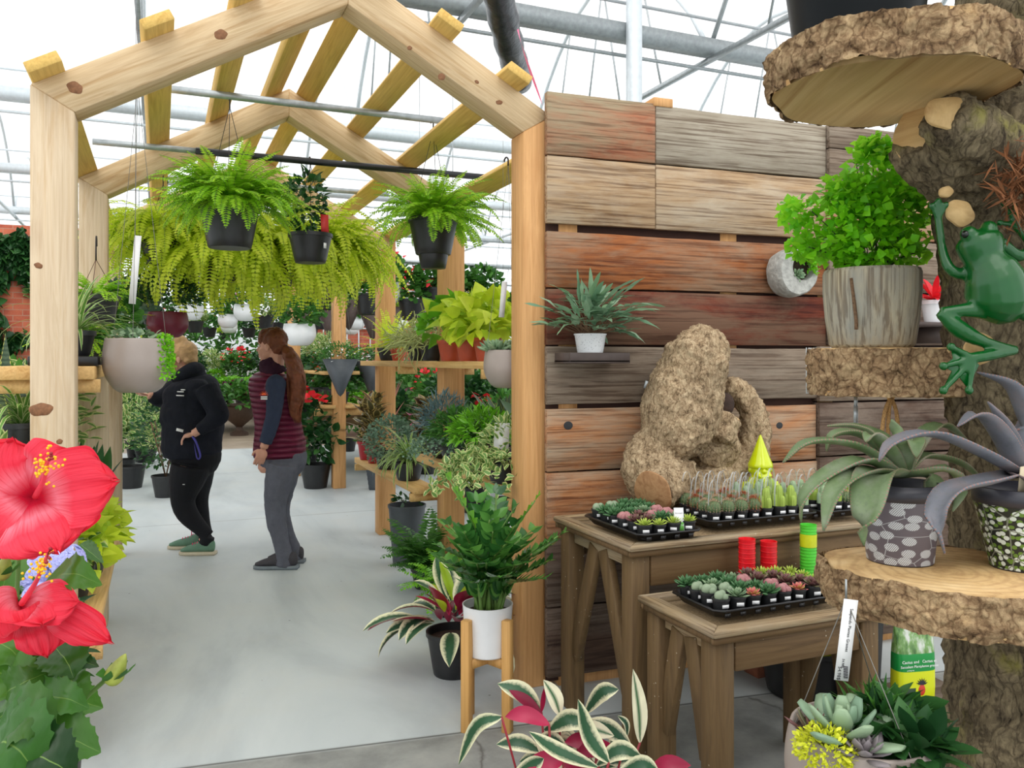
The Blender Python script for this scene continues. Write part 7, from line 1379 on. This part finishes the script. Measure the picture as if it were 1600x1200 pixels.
# centre far: lettuce bench
def X_at(x, Y): return atY(x, 600, Y).x
xa, xb = X_at(322, 14.0), X_at(408, 14.0)
bench(-.5, 2.4, 17.2, 19.4, .8, 'wooden bench of purple and lime bedding plants at the far end of the aisle')
row(lambda i, j: 'purple' if j == 0 else 'lettuce', -.45, 2.35, 17.25, 19.3, .8, 11, 6, 'on the bench at the end of the aisle', 'bedding plants at the end of the aisle')
p = atZ(374, 680, 0); t = thing('garden_urn', 'dark pedestal urn with a leafy green plant at the end of the aisle', 'urn', (p.x, p.y, 0)); mb = MB(); mb.lathe([(1e-4, 0), (.17, 0), (.17, .05), (.08, .1), (.06, .16), (.1, .2), (.24, .32), (.28, .45), (.27, .55), (.31, .58), (.29, .6), (.26, .55)], 28); o = mb.build('urn', plain('dark_bronze', sr(84, 66, 54), .6, .2), t, True); sharp(o); mb = MB(); bush(mb, (0, 0, .68), (.5, .5, .34), 420, T_OV, .14, low=-.4); mb.build('leaves', M['green'], t)
# hibiscus row and rack plants right of the maroon vest
for (x, y, lab) in ((493, 762, 'red hibiscus bush in a black nursery pot right of the maroon vest'), (478, 730, 'dark hibiscus bush behind the nearest black nursery pot'), (468, 712, 'hibiscus bush standing furthest along the rack')): q = atZ(x, y, 0); put('hibis', (q.x, q.y, 0), lab, None, 1.05, 0.0)
for i in range(5):
    y = p4.y + .2 + i * .42; put('red' if i % 2 else 'dark', (p4.x + .06, y, .94), '%s in a black pot, %s along the low rack shelf' % (NAMES['red' if i % 2 else 'dark'], ORD[i]), None, 1.0)
    put('varieg' if i % 2 else 'white', (p4.x + .06, y + .1, 1.32), '%s in a black pot, %s along the upper rack shelf' % (NAMES['varieg' if i % 2 else 'white'], ORD[i]), None, .9)
p = atZ(592, 764, 0); t = thing('dracaena', 'red leaved dracaena in a tall ribbed grey planter', 'plant', (p.x, p.y, 0)); mb = MB(); prof = []
for i in range(9): z_ = .05 * i; r0 = .13 + .0085 * i; prof += [(r0, z_), (r0 + .008, z_ + .025)]
mb.lathe([(1e-4, 0)] + prof + [(.215, .45), (.2, .45), (.19, .4)], 4, M=Matrix.Rotation(PI / 4 - YAW, 4, 'Z')); mb.build('pot', M['greypot'], t); mb = MB(); mb.lathe([(.17, .4), (1e-4, .42)], 20); mb.build('soil', M['soil'], t)
mb = MB(); straps(26, .85, .035, .4, (55, 88), (.0, .5), 'lance', .03)(mb); mb.build('leaves', leafmat('dusky_red_strap', L_(150, 92, 88), L_(178, 120, 106), .4, .15), t, True); mb = MB(); bush(mb, (-.1, -.05, .47), (.12, .1, .07), 70, T_RND, .05); mb.build('leaves', M['green'], t)
# cone planters on the rack post
def cone(loc, s, label, flowers):
    t = thing('cone_planter', label, 'planter', loc); mb = MB(); mb.lathe([(1e-4, -.36 * s), (.03 * s, -.33 * s), (.17 * s, 0), (.15 * s, 0), (.14 * s, -.04 * s)], 28); mb.build('pot', M['greypot'] if flowers else plain('brown_cone', sr(78, 62, 58), .6), t, True); mb = MB(); bush(mb, (0, 0, .04), (.24 * s, .22 * s, .12 * s), 560, T_OV, .03); mb.build('leaves', M['green'], t)
    if flowers: mb = MB(); bush(mb, (.06, -.1, .0), (.22 * s, .1, .1), 26, T_PET, .028, inner=.8); mb.build('flowers', M['whitefl'], t)
    wires(t, .15 * s, 0, 2.6 - loc[2] if flowers else 2.95 - loc[2], 0, m=M['wire']); return t
q = atZ(531, 762, 0); a = atY(531, 561, q.y - .25); cone((a.x, q.y - .28, a.z), 1.15, 'dark grey cone planter of white flowers hanging in front of the rack post', True)
a = atY(580, 564, q.y + .1); cone((a.x, q.y + .1, a.z), 1.1, 'second dark cone planter of white flowers right of the rack post', True)
for i, (x, y, Y) in enumerate(((470, 470, 14.5), (517, 486, 13.5), (545, 470, 15), (582, 486, 13), (612, 480, 14), (505, 452, 16), (456, 465, 15))): Y = 12.6; a = atY(x, y, Y); cone((a.x, Y, a.z), 1.25, 'brown cone planter, %s from left, hanging far beyond the rack' % ORD[i], False)
# hanging baskets
def hbasket(x, y, Y, r, h, pm, kind, label, ztop=None, fl=None, group=None, wn_=3):
    a = atY(x, y, Y); t = thing('hanging_basket', label, 'hanging basket', (a.x, Y, a.z), 0, group)
    if pm == 'whitepot': basket(t, r, h, M[pm])
    else: pot(t, r, r * .72, h, M[pm])
    wires(t, r * .95, h, (ztop or GZ) - a.z - .05, .05, n=wn_, m=M['wireb'], rad=.002 if Y > 7 else .0015); mb = MB(); bush(mb, (0, 0, h + .1), (r * 1.35, r * 1.35, .2), 280, T_RND, .075, low=-.55); mb.build('leaves', M[kind], t)
    if fl: mb = MB(); bush(mb, (0, -.05, h + .15), (r * 1.4, r * 1.3, .22), 22, T_PET, .06, inner=.85); mb.build('flowers', M[fl], t)
    return t
for i, (x, y, r, lab) in enumerate(((755, 487, .17, 'wide black geranium basket hanging left of the front right post'), (672, 482, .15, 'black geranium basket hanging just left of the second right post'), (645, 500, .17, 'black geranium basket hanging right of the third post'), (573, 492, .14, 'black geranium basket hanging left of the third post'), (738, 505, .15, 'black geranium basket half hidden behind the second post'), (705, 480, .15, 'black geranium basket behind the second right post'))):
    hbasket(x, y, 9.4, r, .24, 'blackpot', 'green', lab, atY(700, 412, 9.4).z + .02, 'redfl' if i in (2, 3) else None)
hbasket(468, 540, 9.4, .18, .24, 'whitepot', 'green', 'round white hanging pot with trailing leaves right of the maroon vest', atY(700, 412, 9.4).z + .02); hbasket(606, 474, 9.4, .17, .24, 'whitepot', 'green', 'white hanging pot beside the third post among the geranium baskets', atY(700, 412, 9.4).z + .02, 'redfl')
hb0 = None; cnt = 0
HK = [('blackpot', 'green', None), ('blackpot', 'dgreen', 'redfl'), ('whitepot', 'green', 'pinkfl'), ('blackpot', 'varieg', 'whitefl'), ('whitepot', 'green', 'redfl'), ('blackpot', 'lime', None)]
protoH = {}
rowsH = [(12.6, 2.05, -2.6, 8.5, 16), (15.5, 2.1, -3, 9, 16), (18.5, 1.95, -3, 10, 16), (22, 2.05, -3, 11, 15), (26, 2.0, -4, 12, 15)]
for ri, (Y, z, x0, x1, n) in enumerate(rowsH):
    mb = MB(); mb.tube([(-8.9, Y, 2.95), (15.9, Y, 2.95)], .02, 6); o = mb.build('basket_rail', M['galv']); tag(o, 'galvanised basket rail, %s of the far rails behind the pergola' % ORD[ri], 'pipe')
    for X in (-8.5, 15.5): mb = MB(); mb.box((X, Y, 1.5), (.05, .05, 3.0)); o = mb.build('rail_post', M['galv']); tag(o, 'thin steel post at the %s end of the %s far basket rail' % ('left' if X < 0 else 'right', ORD[ri]), 'post')
    for i in range(n):
        k = (i * 2 + ri * 3 + rnd.randrange(2)) % 6; X = x0 + (x1 - x0) * (i + .5) / n + rnd.uniform(-.15, .15); Z = z + rnd.uniform(-.12, .1)
        lab = '%s hanging pot with %s leaves%s, %s far basket row' % ('white' if HK[k][0] == 'whitepot' else 'black', {'green': 'green', 'dgreen': 'dark', 'varieg': 'pale', 'lime': 'lime'}[HK[k][1]], {None: '', 'redfl': ' and red flowers', 'pinkfl': ' and pink flowers', 'whitefl': ' and white flowers'}[HK[k][2]], ORD[ri]); grp = lab
        if k not in protoH:
            protoH[k] = hbasket(400, 500, Y, .17, .24, HK[k][0], HK[k][1], lab, 0, HK[k][2], grp)
            for c_ in list(protoH[k].children):
                if c_.name.startswith('hanger') or c_.name.startswith('hook'): bpy.data.objects.remove(c_)
            mb = MB(); 
            for w3 in range(3): mb.tube([(.16 * math.cos(w3 * 2.1), .16 * math.sin(w3 * 2.1), .24), (0, 0, .95)], .0025, 4)
            mb.build('hanger_wires', M['wireb'], protoH[k]); protoH[k].location = (X, Y, 2.97 - .96)
        else: dup(protoH[k], (X, Y, 2.97 - .96 + 0 * Z), rnd.uniform(0, 6), lab, grp, 1.0)
# mid and far benches, left and right of the aisle
G_ = 'plants on the far benches'
bench(2.4, 4.45, 7.4, 8.6, .75, 'plant bench behind the right pergola shelves'); row(['dark', 'green', 'red', 'white'], 2.45, 4.4, 7.45, 8.55, .75, 6, 3, 'on the bench behind the right shelves', 'behind right shelves')
for (x, y, k, s, lab) in ((632, 745, 'pink', 1.15, 'pink flowering bush left of the second right post, between the shelves'), (668, 740, 'droop', .9, 'tall green bush left of the second right post'), (742, 800, 'pink', 1.1, 'pink flowering bush right of the second right post'), (790, 810, 'droop', .75, 'dark bush below the right taupe bowl'), (602, 735, 'green', 1.5, 'leafy plant on the floor near the third post')):
    q = atZ(x, y, 0); put(k, (q.x, q.y, 0), lab, None, s)
bench(1.6, 4.6, 10.6, 12.4, .75, 'bench of fresh green seedlings beyond the rack posts'); row(['lettuce', 'lettuce', 'green'], 1.65, 4.55, 10.65, 12.35, .75, 9, 5, 'on the seedling bench beyond the rack', 'seedling bench')
bench(5.0, 9.0, 10.5, 12.5, .75, 'long bench far right behind the barnwood partition'); row(['red', 'green', 'white', 'dark'], 5.0, 7.4, 10.6, 12.0, .75, 5, 3, 'on the long bench far right', 'long bench far right')
bench(-4.2, -1.6, 9.2, 11.2, .75, 'bench against the brick wall on the left'); row(['dark', 'droop', 'green', 'varieg'], -4.1, -1.7, 9.3, 11.1, .75, 6, 3, 'on the bench by the brick wall', 'bench by the brick wall', .75)
bench(-4.6, -1.5, 15.5, 18.5, .75, 'bench far left beyond the aisle'); row(['green', 'varieg', 'dark', 'red'], -4.5, -1.6, 15.6, 18.4, .75, 7, 4, 'on the bench far left', 'bench far left', 1.3)
bench(2.6, 6.6, 15.0, 17.0, .75, 'bench far right of the aisle'); row(['red', 'white', 'green', 'pink'], 2.7, 6.5, 15.1, 16.9, .75, 8, 3, 'on the bench far right of the aisle', 'bench far right', .85)
bench(-4.0, 8.0, 20.5, 22.5, .8, 'longest bench across the back of the greenhouse'); row(['green', 'red', 'lettuce', 'varieg', 'dark'], -3.9, 7.9, 20.6, 22.0, .8, 22, 2, 'on the back bench', 'back bench', 1.5)
for i, x in enumerate((-4.2, -2.9, -1.7, -.4, .9, 2.2, 3.5, 4.8, 6.2, 7.6, 9.0)):
    put('droop', (x, 24.5 + rnd.uniform(-.5, .5), 0), 'tall leafy green plant, %s from left in the back row' % (ORD + ['tenth', 'eleventh'])[i], None, 1.7)
for i, (x, y, k, s) in enumerate(((196, 742, 'droop', .8), (172, 730, 'droop', .8), (228, 722, 'dark', 1.5), (300, 690, 'green', 1.6), (320, 672, 'dark', 1.8), (150, 745, 'varieg', 2.0))):
    q = atZ(x, y, 0); put(k, (q.x, q.y, 0), '%s on the floor, %s counted from the left behind the left shelves' % (NAMES[k], ORD[i]), None, s)
for i, (x, y, k, s) in enumerate(((455, 690, 'dark', 2.0), (440, 668, 'green', 2.0), (425, 660, 'red', 2.0), (545, 705, 'droop', .8))):
    q = atZ(x, y, 0); put(k, (q.x, q.y, 0), '%s on the floor, %s to the right of the urn' % (NAMES[k], ORD[i]), None, s)
# end wall: white panels with a low solid kick wall and a stretch of brick with white trellis
mb = MB(); mb.box((3.5, 29.0, 1.4), (25, .2, 2.8)); struct(mb.build('wall_far', plain('white_insulated_panel', sr(206, 212, 214), .7, 0, .08, 1.5)))
a = atY(560, 480, 19.8); b = atY(668, 415, 19.8); mb = MB(); mb.box(((a.x + b.x) / 2, 20.0, 1.7), (b.x - a.x + 2.4, .2, 3.4)); o = mb.build('brick_partition', BR); tag(o, 'brick wall section with white trellis behind the third gable', 'wall panel')
t = thing('white_trellis', 'white lattice trellis in front of the far brick section', 'trellis', ((a.x + b.x) / 2, 19.85, 0)); 
for i in range(14): mb = MB(); mb.box((0, 0, 2.2 + i * .085), (b.x - a.x + 2.2, .02, .028)); mb.build('rail', M['galvw'], t)
for i in range(15): mb = MB(); mb.box((-(b.x - a.x + 2.2) / 2 + i * (b.x - a.x + 2.2) / 14, .015, 1.7), (.03, .02, 3.3)); mb.build('stile', M['galvw'], t)
# black poly duct with pink tape, above and behind the front gable
a = at(768, -60, 4.6); b = at(812, 128, 6.2); t = thing('air_duct', 'black plastic air duct sloping down behind the front gable', 'duct', b); mb = MB(); o1_ = np.array(b); mb.tube(curve([np.array(a) + (np.array(a) - o1_) * .6 - o1_, np.array(a) - o1_, (np.array(a) + o1_) / 2 - o1_ + [0, 0, -.05], (0, 0, 0)], 26), .095 + .006 * np.sin(np.arange(26) * 1.9), 20); mb.build('duct', plain('wrinkled_black_film', sr(34, 36, 42), .3, 0, .5, 14, .8), t, True)
a = at(798, -10, 5.2); b = at(848, 165, 5.2); t = thing('flagging_tape', 'pink printed flagging tape hanging beside the black duct', 'tape', b); mb = MB(); ribbon(mb, [np.array(a) - np.array(b), np.array(at(815, 70, 5.2)) - np.array(b), (0, 0, 0)], .03, up=(-sA, -cA, 0), n=20, cup=0, twist=3); mb.build('tape', plain('pink_tape', sr(236, 110, 150), .5), t)
